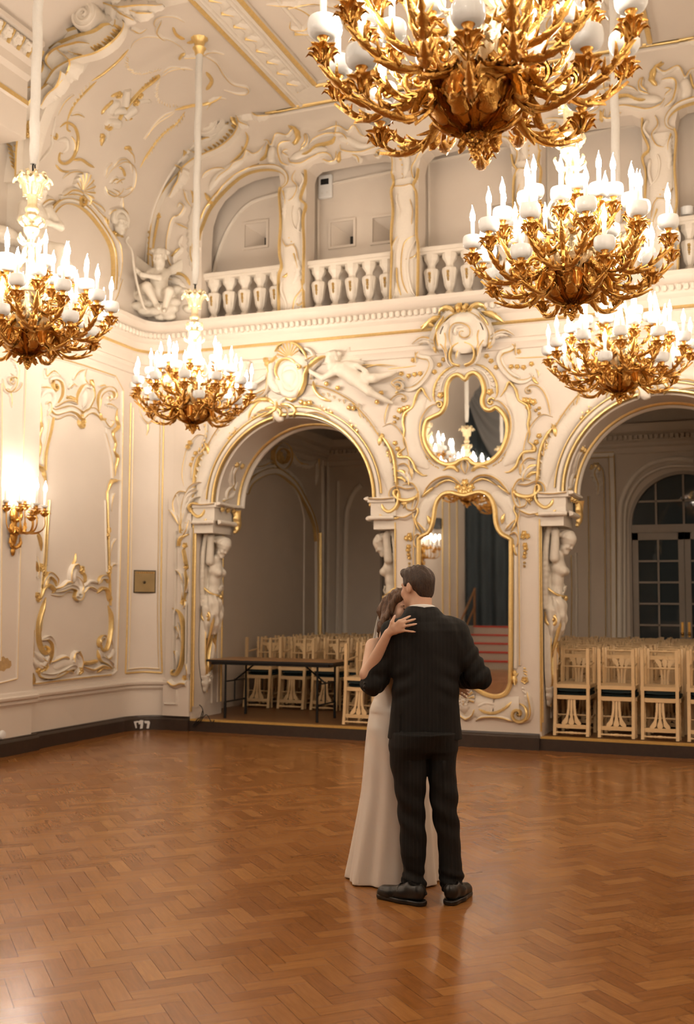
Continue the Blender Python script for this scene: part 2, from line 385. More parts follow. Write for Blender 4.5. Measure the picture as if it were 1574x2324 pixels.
# ---- end wall, lower part with two arches
A1 = -5.385; A2 = 2*AX-A1; AR, AW, ZS, ZCAP = 1.045, 1.325, 2.80, 2.54
def arc(c, z, r, n=40, a0=PI, a1=0.0): return [(c+r*cos(a0+(a1-a0)*i/n), z+r*sin(a0+(a1-a0)*i/n)) for i in range(n+1)]
out = [(XL, 0)]
for c in (A1, A2): out += [(c-AW, 0), (c-AW, ZS)]+arc(c, ZS, AR)+[(c+AW, ZS), (c+AW, 0)]
out += [(XR, 0), (XR, 5.06), (XL, 5.06)]
struct(plate('wall_back', out, [], YB, YB+.78, 'cream'))
# ---- end wall, upper part with the gallery openings (traced outlines, the right half mirrored about the axis)
def back2(src): return [(on_y(x, y, YB)[0], on_y(x, y, YB)[2]) for x, y in parse(src)]
bayA = back2('458 735 457 640 457 560 461 500 472 466 488 440 520 411 556 393 590 384 618 381 631 388 636 412 635 722')
bayB = back2('694.5 712 694.8 400 699 385 712 373 740 367 800 356 857 348 877 351 887 362 888 392 886 690')
bayC = back2('949 692 949 380 955 354 972 336 1024 322 1090 314 1140 312 1157 320 1165 340 1163 665')
zg = 5.06
def fixb(b): 
    b = [list(p) for p in b]; b[0][1] = zg+.02; b[-1][1] = zg+.02; b[-1][0] = b[-2][0]; b[0][0] = b[1][0]; return [tuple(p) for p in b]
bayA, bayB, bayC = fixb(bayA), fixb(bayB), fixb(bayC)
flip = lambda b: [(2*AX-x, z) for x, z in b][::-1]
bayCs = [(2*AX-x, z) for x, z in bayC if x < AX][::-1]; bayC = [p for p in bayC if p[0] < AX]+bayCs
bays = [bayA, bayB, bayC, flip(bayB), flip(bayA)]
struct(plate('wall_back_upper', [(XL-.4, zg), (XR+.4, zg), (XR+.4, ZC+.1), (XL-.4, ZC+.1)], bays, YB, YB+.27, 'cream'))
mb = MB(); GY = YB+.50
# ---- side walls, coves, ceiling, stage end
for nm, x0, x1 in (('wall_left', XL-.25, XL), ('wall_right', XR, XR+.25)):
    mb = MB(); mb.box((x0, YS-2.5, 0), (x1, YB+.4, CVZ+.02)); struct(mb.build(nm, 'cream', None, False))
def cove(sgn, nm):
    mb = MB(); P = []; n = 28
    for i in range(n+1):
        a = PI/2*i/n; x = CVX-CVA*cos(a); z = CVZ+CVB*sin(a)
        if sgn > 0: x = 2*AX-x
        P.append((x, z))
    vs = [(x, y, z) for y in (YS-2.5, YB+.3) for x, z in P]; k = n+1
    mb.add(vs, [(i, i+1, k+i+1, k+i) for i in range(n)]); o = mb.build(nm, 'cream'); struct(o)
cove(-1, 'ceiling_cove_left'); cove(1, 'ceiling_cove_right')
mb = MB(); mb.box((XL-.3, YS-2.5, ZC), (XR+.3, YB+.4, ZC+.1)); struct(mb.build('ceiling', 'cream', None, False))
for nm, sg in (('wall_corner_left', -1), ('wall_corner_right', 1)):
    mb = MB(); vs = []; n = 14
    for z in (0, 5.06):
        for i in range(n+1):
            a = PI-PI/2*i/n; x = CCX+CCR*cos(a); y = CCY+CCR*sin(a); vs.append((x if sg < 0 else 2*AX-x, y, z))
    mb.add(vs, [(i, i+1, n+2+i, n+1+i) for i in range(n)]); struct(mb.build(nm, 'cream'))
# ---- mouldings swept round the room
def room_path(y0=YS, x1=None, corner=True, off=0.0):
    P = [(XL, y, 1, 0) for y in (y0, CCY)] if corner else []
    if corner:
        for i in range(0, 13): a = PI-PI/2*i/12; P.append((CCX+CCR*cos(a), CCY+CCR*sin(a), -cos(a), -sin(a)))
    if x1 is not None: P.append((x1, YB, 0, -1))
    return P
def sweep(mb, path, prof, mis=None):
    """prof: (offset from wall, z); path: (x, y, nx, ny)"""
    m = len(prof); vs = [(x+nx*d, y+ny*d, z) for x, y, nx, ny in path for d, z in prof]; fs = []; ms = []
    for i in range(len(path)-1):
        for k in range(m-1): fs.append((i*m+k, (i+1)*m+k, (i+1)*m+k+1, i*m+k+1)); ms.append(mis[k] if mis else 0)
    fs += [tuple(range(m)), tuple((len(path)-1)*m+k for k in range(m))[::-1]]; ms += [0, 0]
    mb.add(vs, fs, ms)
full = room_path(YS, None)+[(x, YB, 0, -1) for x in (-7.0, 2*AX+7.0)]
tail = [(2*AX-x, y, -nx, ny) for x, y, nx, ny in room_path(YS, None)][::-1]; full += tail[1:]
cor = [(0, 4.44), (.02, 4.45), (.03, 4.49), (.055, 4.52), (.055, 4.56), (.03, 4.58), (.03, 4.71), (.05, 4.725), (.062, 4.745), (.05, 4.765), (.05, 4.85), (.08, 4.88), (.09, 4.90), (.09, 4.99), (.13, 5.0), (.17, 5.03), (.19, 5.06), (.19, 5.11), (0, 5.11)]
mis = [0]*18; mis[7] = mis[8] = 1
mb = MB(); sweep(mb, full, cor, mis)
struct(mb.build('trim_1', ['cream', 'gild'], None, True, 30))
# bead row under the ledge
mb = MB()
def bead(x, y, nx, ny): mb.sphere((x+nx*.105, y+ny*.105, 4.945), (.034, .034, .042), 7)
y = 7.0
while y < CCY: bead(XL, y, 1, 0); y += .075
for i in range(1, 9): a = PI-PI/2*i/9; bead(CCX+CCR*cos(a), CCY+CCR*sin(a), -cos(a), -sin(a))
x = -7.0
while x < 0.5: bead(x, YB, 0, -1); x += .075
struct(mb.build('trim_2', 'relief'))
dado = [(0, .49), (.012, .495), (.014, .51), (.034, .515), (.036, .535), (.026, .537), (.026, .545), (.052, .56), (.060, .575), (.060, .59), (.030, .60), (.024, .63), (0, .64)]
base = [(0, 0), (.05, 0), (.05, .135), (.04, .15), (.025, .16), (.02, .175), (0, .178)]
mb = MB(); sweep(mb, room_path(YS, None)+[(-7.06, YB, 0, -1)], dado); struct(mb.build('trim_3', 'cream', None, True, 30))
mb = MB(); sweep(mb, [(2*AX-x, y, -nx, ny) for x, y, nx, ny in room_path(YS, None)+[(-7.06, YB, 0, -1)]][::-1], dado); struct(mb.build('trim_4', 'cream', None, True, 30))
mb = MB(); sweep(mb, room_path(YS, None)+[(A1-AW-.02, YB, 0, -1)], base); struct(mb.build('baseboard_left', 'dark', None, True, 30))
mb = MB(); sweep(mb, [(2*AX-x, y, -nx, ny) for x, y, nx, ny in room_path(YS, None)+[(A1-AW-.02, YB, 0, -1)]][::-1], base); struct(mb.build('baseboard_right', 'dark', None, True, 30))
mb = MB(); sweep(mb, [(A1+AW+.02, YB, 0, -1), (A2-AW-.02, YB, 0, -1)], base); struct(mb.build('baseboard_back', 'dark', None, True, 30))
# pilaster strip that stands forward on the left wall beside the sconce
mb = MB(); mb.box((XL, 8.4, 0), (XL+.07, 9.62, 4.45))
sweep(mb, [(XL+.07, 8.4, 1, 0), (XL+.07, 9.67, 1, 0)], dado); struct(mb.build('wall_left_pilaster', 'cream', None, True, 30))
mb = MB(); sweep(mb, [(XL+.07, 8.35, 1, 0), (XL+.07, 9.70, 1, 0)], base); struct(mb.build('baseboard_left_pilaster', 'dark', None, True, 30))
mb = MB(); sweep(mb, [(XL+.07, 8.4, 1, 0), (XL+.07, 9.70, 1, 0)], cor, mis); struct(mb.build('trim_14', ['cream', 'gild'], None, True, 30))
# ---- raised alcove behind the arches
AY, AXL, AXR, AZ = 16.8, -7.0, 2*AX+7.0, 4.55
m = noisy(mat('alcove_boards', (.17, .075, .025), .4), 3, .25, 0, None, 6, 'Object', (1, 9, 1)); M['boards'] = m
mb = MB(); mb.box((AXL-.1, YB+.012, 0), (AXR+.1, AY+.1, .148)); struct(mb.build('floor_alcove', 'boards', None, False))
for i, c in enumerate((A1, A2)):
    mb = MB(); mb.box((c-AW-.03, YB-.012, 0), (c+AW+.03, YB+.012, .128)); struct(mb.build('trim_%d' % (5+i), 'dark', None, False))
    mb = MB(); mb.box((c-AW-.01, YB-.016, .128), (c+AW+.01, YB+.06, .151)); struct(mb.build('trim_%d' % (7+i), 'strip', None, False))
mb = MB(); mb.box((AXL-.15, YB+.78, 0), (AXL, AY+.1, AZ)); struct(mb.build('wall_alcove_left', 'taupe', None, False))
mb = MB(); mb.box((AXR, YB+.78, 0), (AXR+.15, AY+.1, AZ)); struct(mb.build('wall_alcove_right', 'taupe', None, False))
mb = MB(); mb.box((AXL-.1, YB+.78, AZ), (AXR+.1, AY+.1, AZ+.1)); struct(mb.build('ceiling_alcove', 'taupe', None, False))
# alcove back wall with two arched french doors
def inverse_x(px, y): return on_y(px, 1300, y)[0]
D2 = -1.22; D1 = 2*AX-D2; DW = .80; DZS = 2.78
out = [(AXL, .1)]
for c in (D1, D2): out += [(c-DW, .1), (c-DW, DZS)]+arc(c, DZS, DW, 28)+[(c+DW, .1)]
out += [(AXR, .1), (AXR, AZ), (AXL, AZ)]
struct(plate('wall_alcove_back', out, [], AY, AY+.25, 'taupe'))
mb = MB(); acor = [(0, 3.86), (.02, 3.88), (.03, 3.95), (.06, 3.98), (.06, 4.02), (.10, 4.06), (.10, 4.14), (.17, 4.18), (.2, 4.24), (.2, 4.30), (0, 4.30)]
sweep(mb, [(AXL, YB+.78, 1, 0), (AXL, AY-.0, 1, 0)], acor); sweep(mb, [(AXL, AY, 0, -1), (AXR, AY, 0, -1)], acor)
x = AXL
while x < AXR: mb.box((x, AY-.14, 4.07), (x+.045, AY-.1, 4.13)); x += .075
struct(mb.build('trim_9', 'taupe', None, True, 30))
M['nightglass'] = mat('night_window_glass', (.050, .062, .068), .03, 0.0, IOR=1.6); M['dtaupe'] = noisy(mat('taupe_joinery', (.36, .30, .245), .45), 12, .08)
def french_door(c, nm):
    f = MB(); y0, y1 = AY+.05, AY+.13
    for s in (-1, 1): f.box((c+s*(DW-.0)-.04 if s > 0 else c-DW, y0-.05, .15), (c+DW if s > 0 else c-DW+.04, y1, DZS))
    ring = arc(c, DZS, DW, 28); inn = arc(c, DZS, DW-.05, 28)
    for i in range(28):
        q = [ring[i], ring[i+1], inn[i+1], inn[i]]; f.prism(q, lambda u, v, k: (u, y1 if k else y0-.05, v))
    f.box((c-DW, y0-.03, 2.66), (c+DW, y1, 2.78)); root = f.build(nm, 'dtaupe', None, False); struct(root)
    g = MB(); g.box((c-DW+.03, y0+.03, .2), (c+DW-.03, y0+.036, 2.7))
    g.prism([(c-DW+.03, 2.74)]+arc(c, DZS, DW-.03, 20)+[(c+DW-.03, 2.74)], lambda u, v, k: (u, y0+(.036 if k else .03), v)); g.build('window_glass', 'nightglass', root, False)
    b = MB()
    for k in (-.5, 0, .5): b.box((c+k*DW*1.0-.014, y0, 2.78), (c+k*DW+.014, y0+.035, DZS+math.sqrt(max(DW**2-(k*DW)**2, 0))-.03))
    b.box((c-DW*.86, y0, 3.12), (c+DW*.86, y0+.035, 3.15)); b.build('glazing_bar', 'dtaupe', root, False)
    for s in (-1, 1):
        l = MB(); xa, xb = (c-DW+.045, c-.004) if s < 0 else (c+.004, c+DW-.045); y = y0-.01
        l.box((xa, y, .16), (xa+.085, y+.05, 2.66)); l.box((xb-.085, y, .16), (xb, y+.05, 2.66)); l.box((xa, y, 2.55), (xb, y+.05, 2.66)); l.box((xa, y, .16), (xb, y+.05, .95))
        for k in range(1, 5): z = .95+k*1.6/5; l.box((xa+.08, y+.005, z-.014), (xb-.08, y+.045, z+.014))
        l.box(((xa+xb)/2-.013, y+.005, .95), ((xa+xb)/2+.013, y+.045, 2.55)); lf = l.build('door_leaf', 'dtaupe', root, False)
        h = MB(); hx = xb-.045 if s < 0 else xa+.045; h.sphere((hx, y-.035, 1.15), .026, 10); h.tube([(hx, y, 1.15), (hx, y-.03, 1.15)], .011, 8); h.box((hx-.018, y-.006, 1.10), (hx+.018, y, 1.32)); h.build('door_knob', 'brass', lf)
french_door(D1, 'door_1'); french_door(D2, 'door_2')
# outside of the doors: a dark back so the panes do not look through to nothing
mb = MB(); mb.box((AXL-.1, AY+.25, 0), (AXR+.1, AY+.3, AZ)); struct(mb.build('wall_alcove_outer', 'dark', None, False))
# ---- camera, world, view
cam = bpy.data.cameras.new('camera'); co = bpy.data.objects.new('camera', cam); COL.objects.link(co)
cam.sensor_fit = 'VERTICAL'; cam.sensor_height = 36; cam.lens = 36*FPX/2324; cam.clip_start = .05
co.matrix_world = Matrix(((cr[0], cu[0], -cf[0], 0), (cr[1], cu[1], -cf[1], 0), (cr[2], cu[2], -cf[2], EYE), (0, 0, 0, 1)))
cam.dof.use_dof = True; cam.dof.focus_distance = 6.0; cam.dof.aperture_fstop = 2.8
S.camera = co
w = bpy.data.worlds.new('world'); S.world = w; w.use_nodes = True
w.node_tree.nodes['Background'].inputs[0].default_value = (.05, .055, .07, 1); w.node_tree.nodes['Background'].inputs[1].default_value = .2
S.view_settings.view_transform = 'Standard'; S.view_settings.look = 'None'; S.view_settings.exposure = 0.04; S.view_settings.gamma = 1; S.view_settings.use_curve_mapping = False
c_ = S.cycles; c_.max_bounces = 6; c_.diffuse_bounces = 3; c_.glossy_bounces = 3; c_.transmission_bounces = 3; c_.sample_clamp_indirect = 6; c_.sample_clamp_direct = 0
c_.use_denoising = True; c_.use_adaptive_sampling = True; c_.adaptive_threshold = .06; c_.adaptive_min_samples = 16; c_.caustics_reflective = False; c_.caustics_refractive = False
# ================================================================ chandeliers
def curve2(pts, step=.02): return catmull(pts, step)
def leaf_along(mb, pts, nrm, w, h, lobes, mi=0, lamp=.5, taper='l'):
    t = MB(); ribbon3(t, pts, nrm, w, h, 'C', taper, lobes, lamp); mb.add(t.v, t.f, mi)
def plane_curve(pts, a=0.0):
    """(r, z) points in the vertical plane at azimuth a, with in-plane normals (to the lower side)"""
    C = catmull([np.array([r, z]) for r, z in pts], .018); P = []; N = []
    for i, c in enumerate(C):
        t = C[min(i+1, len(C)-1)]-C[max(i-1, 0)]; t = t/(np.linalg.norm(t)+1e-9); n = (t[1], -t[0])
        P.append(np.array([c[0]*cos(a), c[0]*sin(a), c[1]])); N.append(np.array([n[0]*cos(a), n[0]*sin(a), n[1]]))
    return P, N
def bobeche(mb, x, z, r=.05):
    mb.lathe([(.008, -.055), (.014, -.045), (.012, -.03), (.02, -.015), (r*.6, 0), (r*1.05, .004), (r*1.1, .009), (r*.7, .008), (.016, .012), (.015, .035), (.022, .045), (.026, .05)], (x, 0, z), 28, 0, lambda k, i: (1+(.26*((k % 4) == 0)-.22*((k % 4) == 2))*(4 < i < 7)))
    for k in range(6):
        a = 2*PI*k/6; C_ = [np.array([x+q*cos(a), q*sin(a), z-.05+h_]) for q, h_ in ((.012, .0), (.026, .012), (.04, .032), (.056, .04), (.068, .028))]; leaf_along(mb, C_, [np.array([-.5*cos(a), -.5*sin(a), 1.0])]*5, .042, .008, 4)
def cup_mesh():
    mb = MB(); mb.lathe([(.016, .0), (.040, .001), (.054, .009), (.0625, .026), (.0640, .048), (.0615, .070), (.0575, .078), (.053, .078), (.057, .069), (.059, .048), (.057, .028), (.048, .014), (.02, .009), (.014, .012)], n=20); return mb
def candle_mesh():
    mb = MB(); mb.lathe([(.013, .01), (.0135, .02), (.0135, .165), (.012, .17), (.005, .172)], n=10); return mb
def bulb_mesh():
    mb = MB(); mb.lathe([(.009, .17), (.0165, .187), (.0185, .203), (.0165, .223), (.010, .245), (.0055, .259), (.0028, .27)], n=8)
    mb.tube([(0, 0, .266), (.001, 0, .275), (.004, 0, .284)], [.0030, .0024, .0012], 5); return mb
def make_chandelier():
    root = thing('chandelier', 'x', 'chandelier')
    V3 = lambda *q: np.array(q, float)
    def branch(mb, P3, rad, lv, scroll=None, bob=True):
        """one scrolling branch through 3D points; leaves = (from, to, width, side, lobes)"""
        C = catmull([V3(*q) for q in P3], .016); n = len(C); mb.tube(C, [rad*(1.25-.55*i/n) for i in range(n)], 7); C = np.array(C); Nn = []
        for i in range(n):
            t = C[min(i+1, n-1)]-C[max(i-1, 0)]; t /= np.linalg.norm(t)+1e-9; sd = np.cross(t, (0, 0, 1.0)); sd /= np.linalg.norm(sd)+1e-9; Nn.append(np.cross(t, sd))
        Nn = np.array(Nn)
        for (a, b, w, side, lob) in lv:
            i0, i1 = int(a*(n-1)), int(b*(n-1)); k = i1-i0+1; u = np.linspace(0, 1, k)[:, None]; q = C[i0:i1+1]+Nn[i0:i1+1]*side*(rad*.8+u**3*w*.45)
            leaf_along(mb, q, Nn[i0:i1+1]*side, w, w*.22, lob, lamp=.6); leaf_along(mb, q, Nn[i0:i1+1]*side, w*.22, w*.36, 0, taper='d')
        for f in (.28, .5, .72, .88):
            i = int(f*(n-1)); t = C[min(i+2, n-1)]-C[i]; t /= np.linalg.norm(t); y = np.cross(Nn[i], t)
            for sgn in (-1, 1):
                L = .052; q = [C[i]+t*L*s_+y*sgn*(L*.8*s_**.8)+Nn[i]*(.012*s_-.03*s_*s_) for s_ in np.linspace(0, 1, 6)]; leaf_along(mb, q, [Nn[i]]*6, .030, .008, 5, lamp=.6)
        if bob: t_ = MB(); bobeche(t_, 0, 0, .046); e = C[-1]; mb.add([(x+e[0], y+e[1], z+e[2]+.03) for x, y, z in t_.v], t_.f)
        return C[-1]
    def scroll_at(mb, r, z, R, turns, a0, cw, rad):
        q = [np.array((r+(R*(1-t)**.8+.006)*cos(a0+cw*2*PI*turns*t), 0, z+(R*(1-t)**.8+.006)*sin(a0+cw*2*PI*turns*t))) for t in np.linspace(0, 1, 26)]; mb.tube(q, [rad*(1-.4*i/25) for i in range(26)], 6); mb.sphere(q[-1], rad*1.6, 8)
        leaf_along(mb, q[:16], [np.array((0, 1.0, 0))]*16, .03, .012, 5)
    def main_arm():
        m = MB(); tips = []
        branch(m, [(.075, 0, .43), (.13, 0, .37), (.21, 0, .29), (.30, 0, .25), (.38, 0, .245)], .0125, [(.05, .5, .07, 1, 6), (.45, .98, .065, 1, 6), (.2, .7, .05, -1, 6)], bob=False); scroll_at(m, .235, .345, .055, 1.3, -PI/2, 1, .010); scroll_at(m, .36, .30, .035, 1.2, -PI/2, 1, .008)
        for sg in (-1, 1): tips.append(branch(m, [(.35, 0, .245), (.42, sg*.055, .235), (.50, sg*.105, .27), (.565, sg*.145, .335), (.594, sg*.160, .395)], .0085, [(.1, .55, .055, 1, 6), (.5, .95, .05, 1, 6)]))
        tips.append(branch(m, [(.26, 0, .27), (.32, 0, .30), (.385, 0, .36), (.43, 0, .45), (.45, 0, .53)], .0085, [(.15, .6, .055, 1, 6), (.5, .95, .05, 1, 5)])); return m, tips
    def mid_arm(): m = MB(); e = branch(m, [(.06, 0, .52), (.13, 0, .45), (.22, 0, .40), (.33, 0, .42), (.40, 0, .49), (.425, 0, .56)], .0085, [(.1, .45, .058, 1, 6), (.4, .75, .052, 1, 6), (.68, .96, .048, 1, 5)]); scroll_at(m, .19, .46, .042, 1.2, -PI/2, 1, .008); return m, [e]
    def top_arm(): m = MB(); e = branch(m, [(.05, 0, .58), (.10, 0, .54), (.18, 0, .53), (.25, 0, .59), (.28, 0, .66)], .0075, [(.1, .5, .05, 1, 5), (.5, .95, .046, 1, 5)]); return m, [e]
    def low_arm(): m = MB(); e = branch(m, [(.15, 0, .27), (.22, 0, .17), (.31, 0, .125), (.40, 0, .14), (.47, 0, .18), (.49, 0, .215)], .008, [(.05, .45, .06, 1, 6), (.42, .9, .05, 1, 6)]); return m, [e]
    cm = cup_mesh().build('candle_cup', 'milk', None, True, 60); km = candle_mesh().build('candle', 'candle', None, True, 40); bm = bulb_mesh().build('bulb', 'bulb')
    protos = [cm, km, bm]
    for fn, n, ph in ((main_arm, 6, 0), (mid_arm, 6, .5), (top_arm, 6, .25), (low_arm, 6, .5)):
        m, tips = fn(); ao = m.build('arm', 'brass', None, True, 60); protos.append(ao)
        for k in range(n):
            a = 2*PI*(k+ph)/n; ar = bpy.data.objects.new('arm', ao.data); COL.objects.link(ar); ar.parent = root; ar.rotation_euler = (0, 0, a)
            for e in tips:
                for src, nn in ((cm, 'candle_cup'), (km, 'candle'), (bm, 'bulb')):
                    c = bpy.data.objects.new(nn, src.data); COL.objects.link(c); c.parent = ar; c.location = (e[0], e[1], e[2]+.078)
    for p in protos: bpy.data.objects.remove(p)
    # fluted core, bowl, skirt leaves, pendant, stem, crown
    mb = MB(); mb.lathe([(.05, .23), (.085, .30), (.075, .36), (.062, .40), (.058, .52), (.07, .58), (.09, .60), (.06, .64), (.04, .70), (.03, .80)], n=24, mod=lambda k, i: 1-.10*(k % 2)*(1 < i < 8))
    for k in range(8):   # upright core leaves
        P, N = plane_curve([(.07, .34), (.10, .42), (.115, .50), (.14, .56), (.165, .555)], 2*PI*k/8); leaf_along(mb, P, N, .07, .02, 7); leaf_along(mb, P, N, .02, .03, 0, taper='d')
        P, N = plane_curve([(.08, .31), (.13, .37), (.16, .42), (.19, .41), (.20, .38)], 2*PI*(k+.5)/8); leaf_along(mb, P, N, .075, .02, 5)
    mb.build('core', 'palegilt', root, True, 50)
    mb = MB(); mb.lathe([(.02, .115), (.06, .12), (.115, .145), (.160, .185), (.185, .235), (.198, .262), (.203, .278), (.188, .284), (.12, .275), (.05, .28)], n=32, mod=lambda k, i: 1+.05*sin(k*2*PI*8/32)*(i < 5))
    for k in range(8):   # straps and cartouches over the bowl
        a = 2*PI*k/8
        P, N = plane_curve([(.215, .305), (.208, .25), (.172, .185), (.12, .138), (.065, .112), (.045, .10)], a); leaf_along(mb, P, N, .05, .02, 5, taper='n'); leaf_along(mb, P, N, .018, .03, 0, taper='n')
        P, N = plane_curve([(.11, .142), (.15, .172), (.18, .22), (.195, .255)], a+PI/8); leaf_along(mb, P, N, .10, .022, 5)
        mb.sphere((.172*cos(a+PI/8), .172*sin(a+PI/8), .195), .022, 8)
    for k in range(16):      # chased scrolls over the bowl
        a0 = 2*PI*k/16; q = []
        for i in range(12):
            t = i/11; z = .165+.085*(.5+.5*sin(t*4.2+k)); rr = np.interp(z, [.12, .145, .185, .235, .262], [.06, .115, .16, .185, .198])+.008; a = a0+.30*sin(t*3+k*.7); q.append((rr*cos(a), rr*sin(a), z))
        mb.tube(q, [.010-.006*abs(i/11-.4) for i in range(12)], 6); mb.sphere(q[-1], .012, 7)
    mb.build('bowl', 'brass', root, True, 50)
    mb = MB()
    for k in range(6):   # drooping skirt leaves
        a = 2*PI*(k+.25)/6
        P, N = plane_curve([(.20, .28), (.235, .24), (.25, .20), (.255, .165), (.272, .145), (.292, .15)], a); leaf_along(mb, P, N, .07, .02, 7); leaf_along(mb, P, N, .02, .035, 0, taper='d')
        P, N = plane_curve([(.195, .285), (.215, .31), (.24, .30), (.26, .265), (.29, .25)], a+PI/6); leaf_along(mb, P, N, .085, .02, 5)
    mb.build('skirt_leaf', 'brass', root, True, 50)
    mb = MB(); mb.lathe([(.02, .12), (.03, .11), (.018, .10), (.02, .085), (.045, .09), (.03, .08), (.015, .07)], n=14)
    for k in range(7):
        P, N = plane_curve([(.015, .098), (.045, .092), (.062, .075), (.066, .055), (.08, .045)], 2*PI*k/7); leaf_along(mb, P, N, .045, .014, 4)
    for i in range(26):   # bunch of grapes
        z = .07-.065*(i/26); r = .030*(1-i/26)**.7; a = i*2.4; mb.sphere((r*cos(a), r*sin(a), z), .0115, 7)
    mb.sphere((0, 0, .004), .009, 7); mb.build('pendant', 'brass', root, True, 60)
    mb = MB(); mb.lathe([(.03, .78), (.045, .90), (.035, .95), (.05, .98), (.032, 1.0), (.03, 1.03), (.055, 1.07), (.062, 1.10), (.04, 1.12), (.034, 1.15), (.075, 1.175), (.08, 1.19), (.045, 1.20), (.038, 1.225), (.052, 1.24), (.056, 1.26), (.040, 1.28), (.036, 1.30), (.040, 1.36), (.048, 1.42), (.06, 1.46), (.03, 1.47), (.012, 1.5), (.012, 1.56)], n=20, mod=lambda k, i: 1+.05*(k % 2)*(i > 17))
    for k in range(6):
        a = 2*PI*k/6   # lyre scrolls
        P, N = plane_curve([(.035, .97), (.055, .93), (.06, .87), (.085, .80), (.13, .75), (.15, .69), (.13, .635), (.095, .63), (.085, .665), (.105, .69)], a); mb.tube(P, .011, 6)
        leaf_along(mb, np.array(P[:len(P)*6//10]), np.array(N[:len(P)*6//10])*-1, .045, .016, 5)
        P, N = plane_curve([(.04, 1.12), (.07, 1.13), (.095, 1.165), (.085, 1.2)], a+.4); leaf_along(mb, P, N, .05, .012, 3)
        P, N = plane_curve([(.04, .99), (.06, .985), (.085, 1.0), (.105, 1.03), (.095, 1.05)], a); leaf_along(mb, P, N, .04, .012, 3)
    mb.build('stem', 'palegilt', root, True, 50)
    mb = MB()
    for k in range(8):
        P, N = plane_curve([(.045, 1.36), (.055, 1.42), (.075, 1.47), (.115, 1.50), (.14, 1.485), (.148, 1.46)], 2*PI*k/8); leaf_along(mb, P, N, .085, .022, 5); leaf_along(mb, P, np.array(N), .02, .03, 0, taper='d')
        P, N = plane_curve([(.04, 1.40), (.05, 1.47), (.065, 1.52), (.095, 1.545), (.11, 1.53)], 2*PI*(k+.5)/8); leaf_along(mb, P, N, .06, .018, 4)
    mb.build('crown', 'palegilt', root, True, 50)
    mb = MB(); mb.tube([(0, 0, 1.5), (.006, 0, 1.53), (0, .004, 1.56), (-.006, 0, 1.6), (0, 0, 1.64)], .007, 6); mb.tube([(.012, 0, 1.52), (.02, .006, 1.6), (.006, 0, 1.68)], .006, 6); mb.build('hook', 'steel', root)
    mb = MB(); top = ZC-.16-3.36; zz = [1.62+(top-1.62)*i/40 for i in range(41)]
    mb.tube([(.004*sin(i*.9), .004*cos(i*.7), z) for i, z in enumerate(zz)], [.024+.015*min(1, i/2)+.003*sin(i*1.7)*(i < 8) for i in range(41)], 12); mb.build('suspension_sleeve', 'sleeve', root, True, 80)
    mb = MB(); mb.lathe([(.012, -.24), (.03, -.22), (.045, -.18), (.055, -.14), (.075, -.11), (.06, -.10), (.05, -.07), (.06, -.03), (.085, -.01), (.09, 0)], (0, 0, ZC-3.36), 20, mod=lambda k, i: 1+.08*(k % 2)*(i > 5)); mb.build('ceiling_rose', 'gild', root, True, 40)
    return root
ch0 = make_chandelier()
CH = [((1080, 362), 'gold chandelier nearest the camera, cut off by the top edge of the photo'), ((1297, 728), 'gold chandelier with lit candles hanging directly below the nearest, largest one'),
      ((1405, 918), 'lowest hanging gold chandelier at the right edge in front of the right arch'), ((62, 838), 'gold chandelier at the left edge hanging in front of the left wall'),
      ((437, 985), 'smallest gold chandelier hanging in the room corner left of the left arch')]
for i, ((px, py), lab) in enumerate(CH):
    p = on_z(px, py, 3.36)
    if i == 0: ch0.location = p; ch0['label'] = lab; ch0.rotation_euler = (0, 0, .2)
    else: dup(ch0, p, .2+.37*i, lab)
    ch0['group'] = 'crystal-free gilt chandeliers of the hall' if False else 'gilt candle chandeliers'
for o in list(COL.objects):
    if o.get('category') == 'chandelier': o['group'] = 'gilt candle chandeliers'
# the row over and behind the camera seen in the mirrors
for q in ((-5.3, 4.07), (-5.3, 1.25), (-1.1, 1.25)): dup(ch0, (q[0], q[1], 3.36), .6, 'gold candle chandelier behind the camera, seen only in the wall mirrors')
# ================================================================ chairs, table and small things
M['beech'] = noisy(mat('pale_beech', (.74, .52, .28), .38), 14, .10, .0, None, 5, 'Object', (1, 1, .25)); M['cushion'] = noisy(mat('dark_green_cushion', (.010, .026, .030), .85), 40, .2)
M['laminate'] = noisy(mat('brown_laminate', (.34, .17, .06), .3), 8, .15, 0, None, 4, 'Object', (.3, 6, 1))
def turned(mb, a, b, r, n=10, hor=False):
    a, b = np.array(a, float), np.array(b, float); prof = [.8, 1.1, .75, .95, 1.35, .8, 1.25, .8, 1.0, 1.15, 1.2, 1.15, 1.0, .85, 1.3, .85, .95, .85, .7]
    if hor: prof = [1, 1.2, .8, .85, 1.0, 1.15, .8, 1.35, .9, 1.4, 1.5, 1.4, .9, 1.35, .8, 1.15, 1.0, .85, .8, 1.2, 1]
    k = len(prof); mb.tube([a+(b-a)*i/(k-1) for i in range(k)], [r*p for p in prof], n)
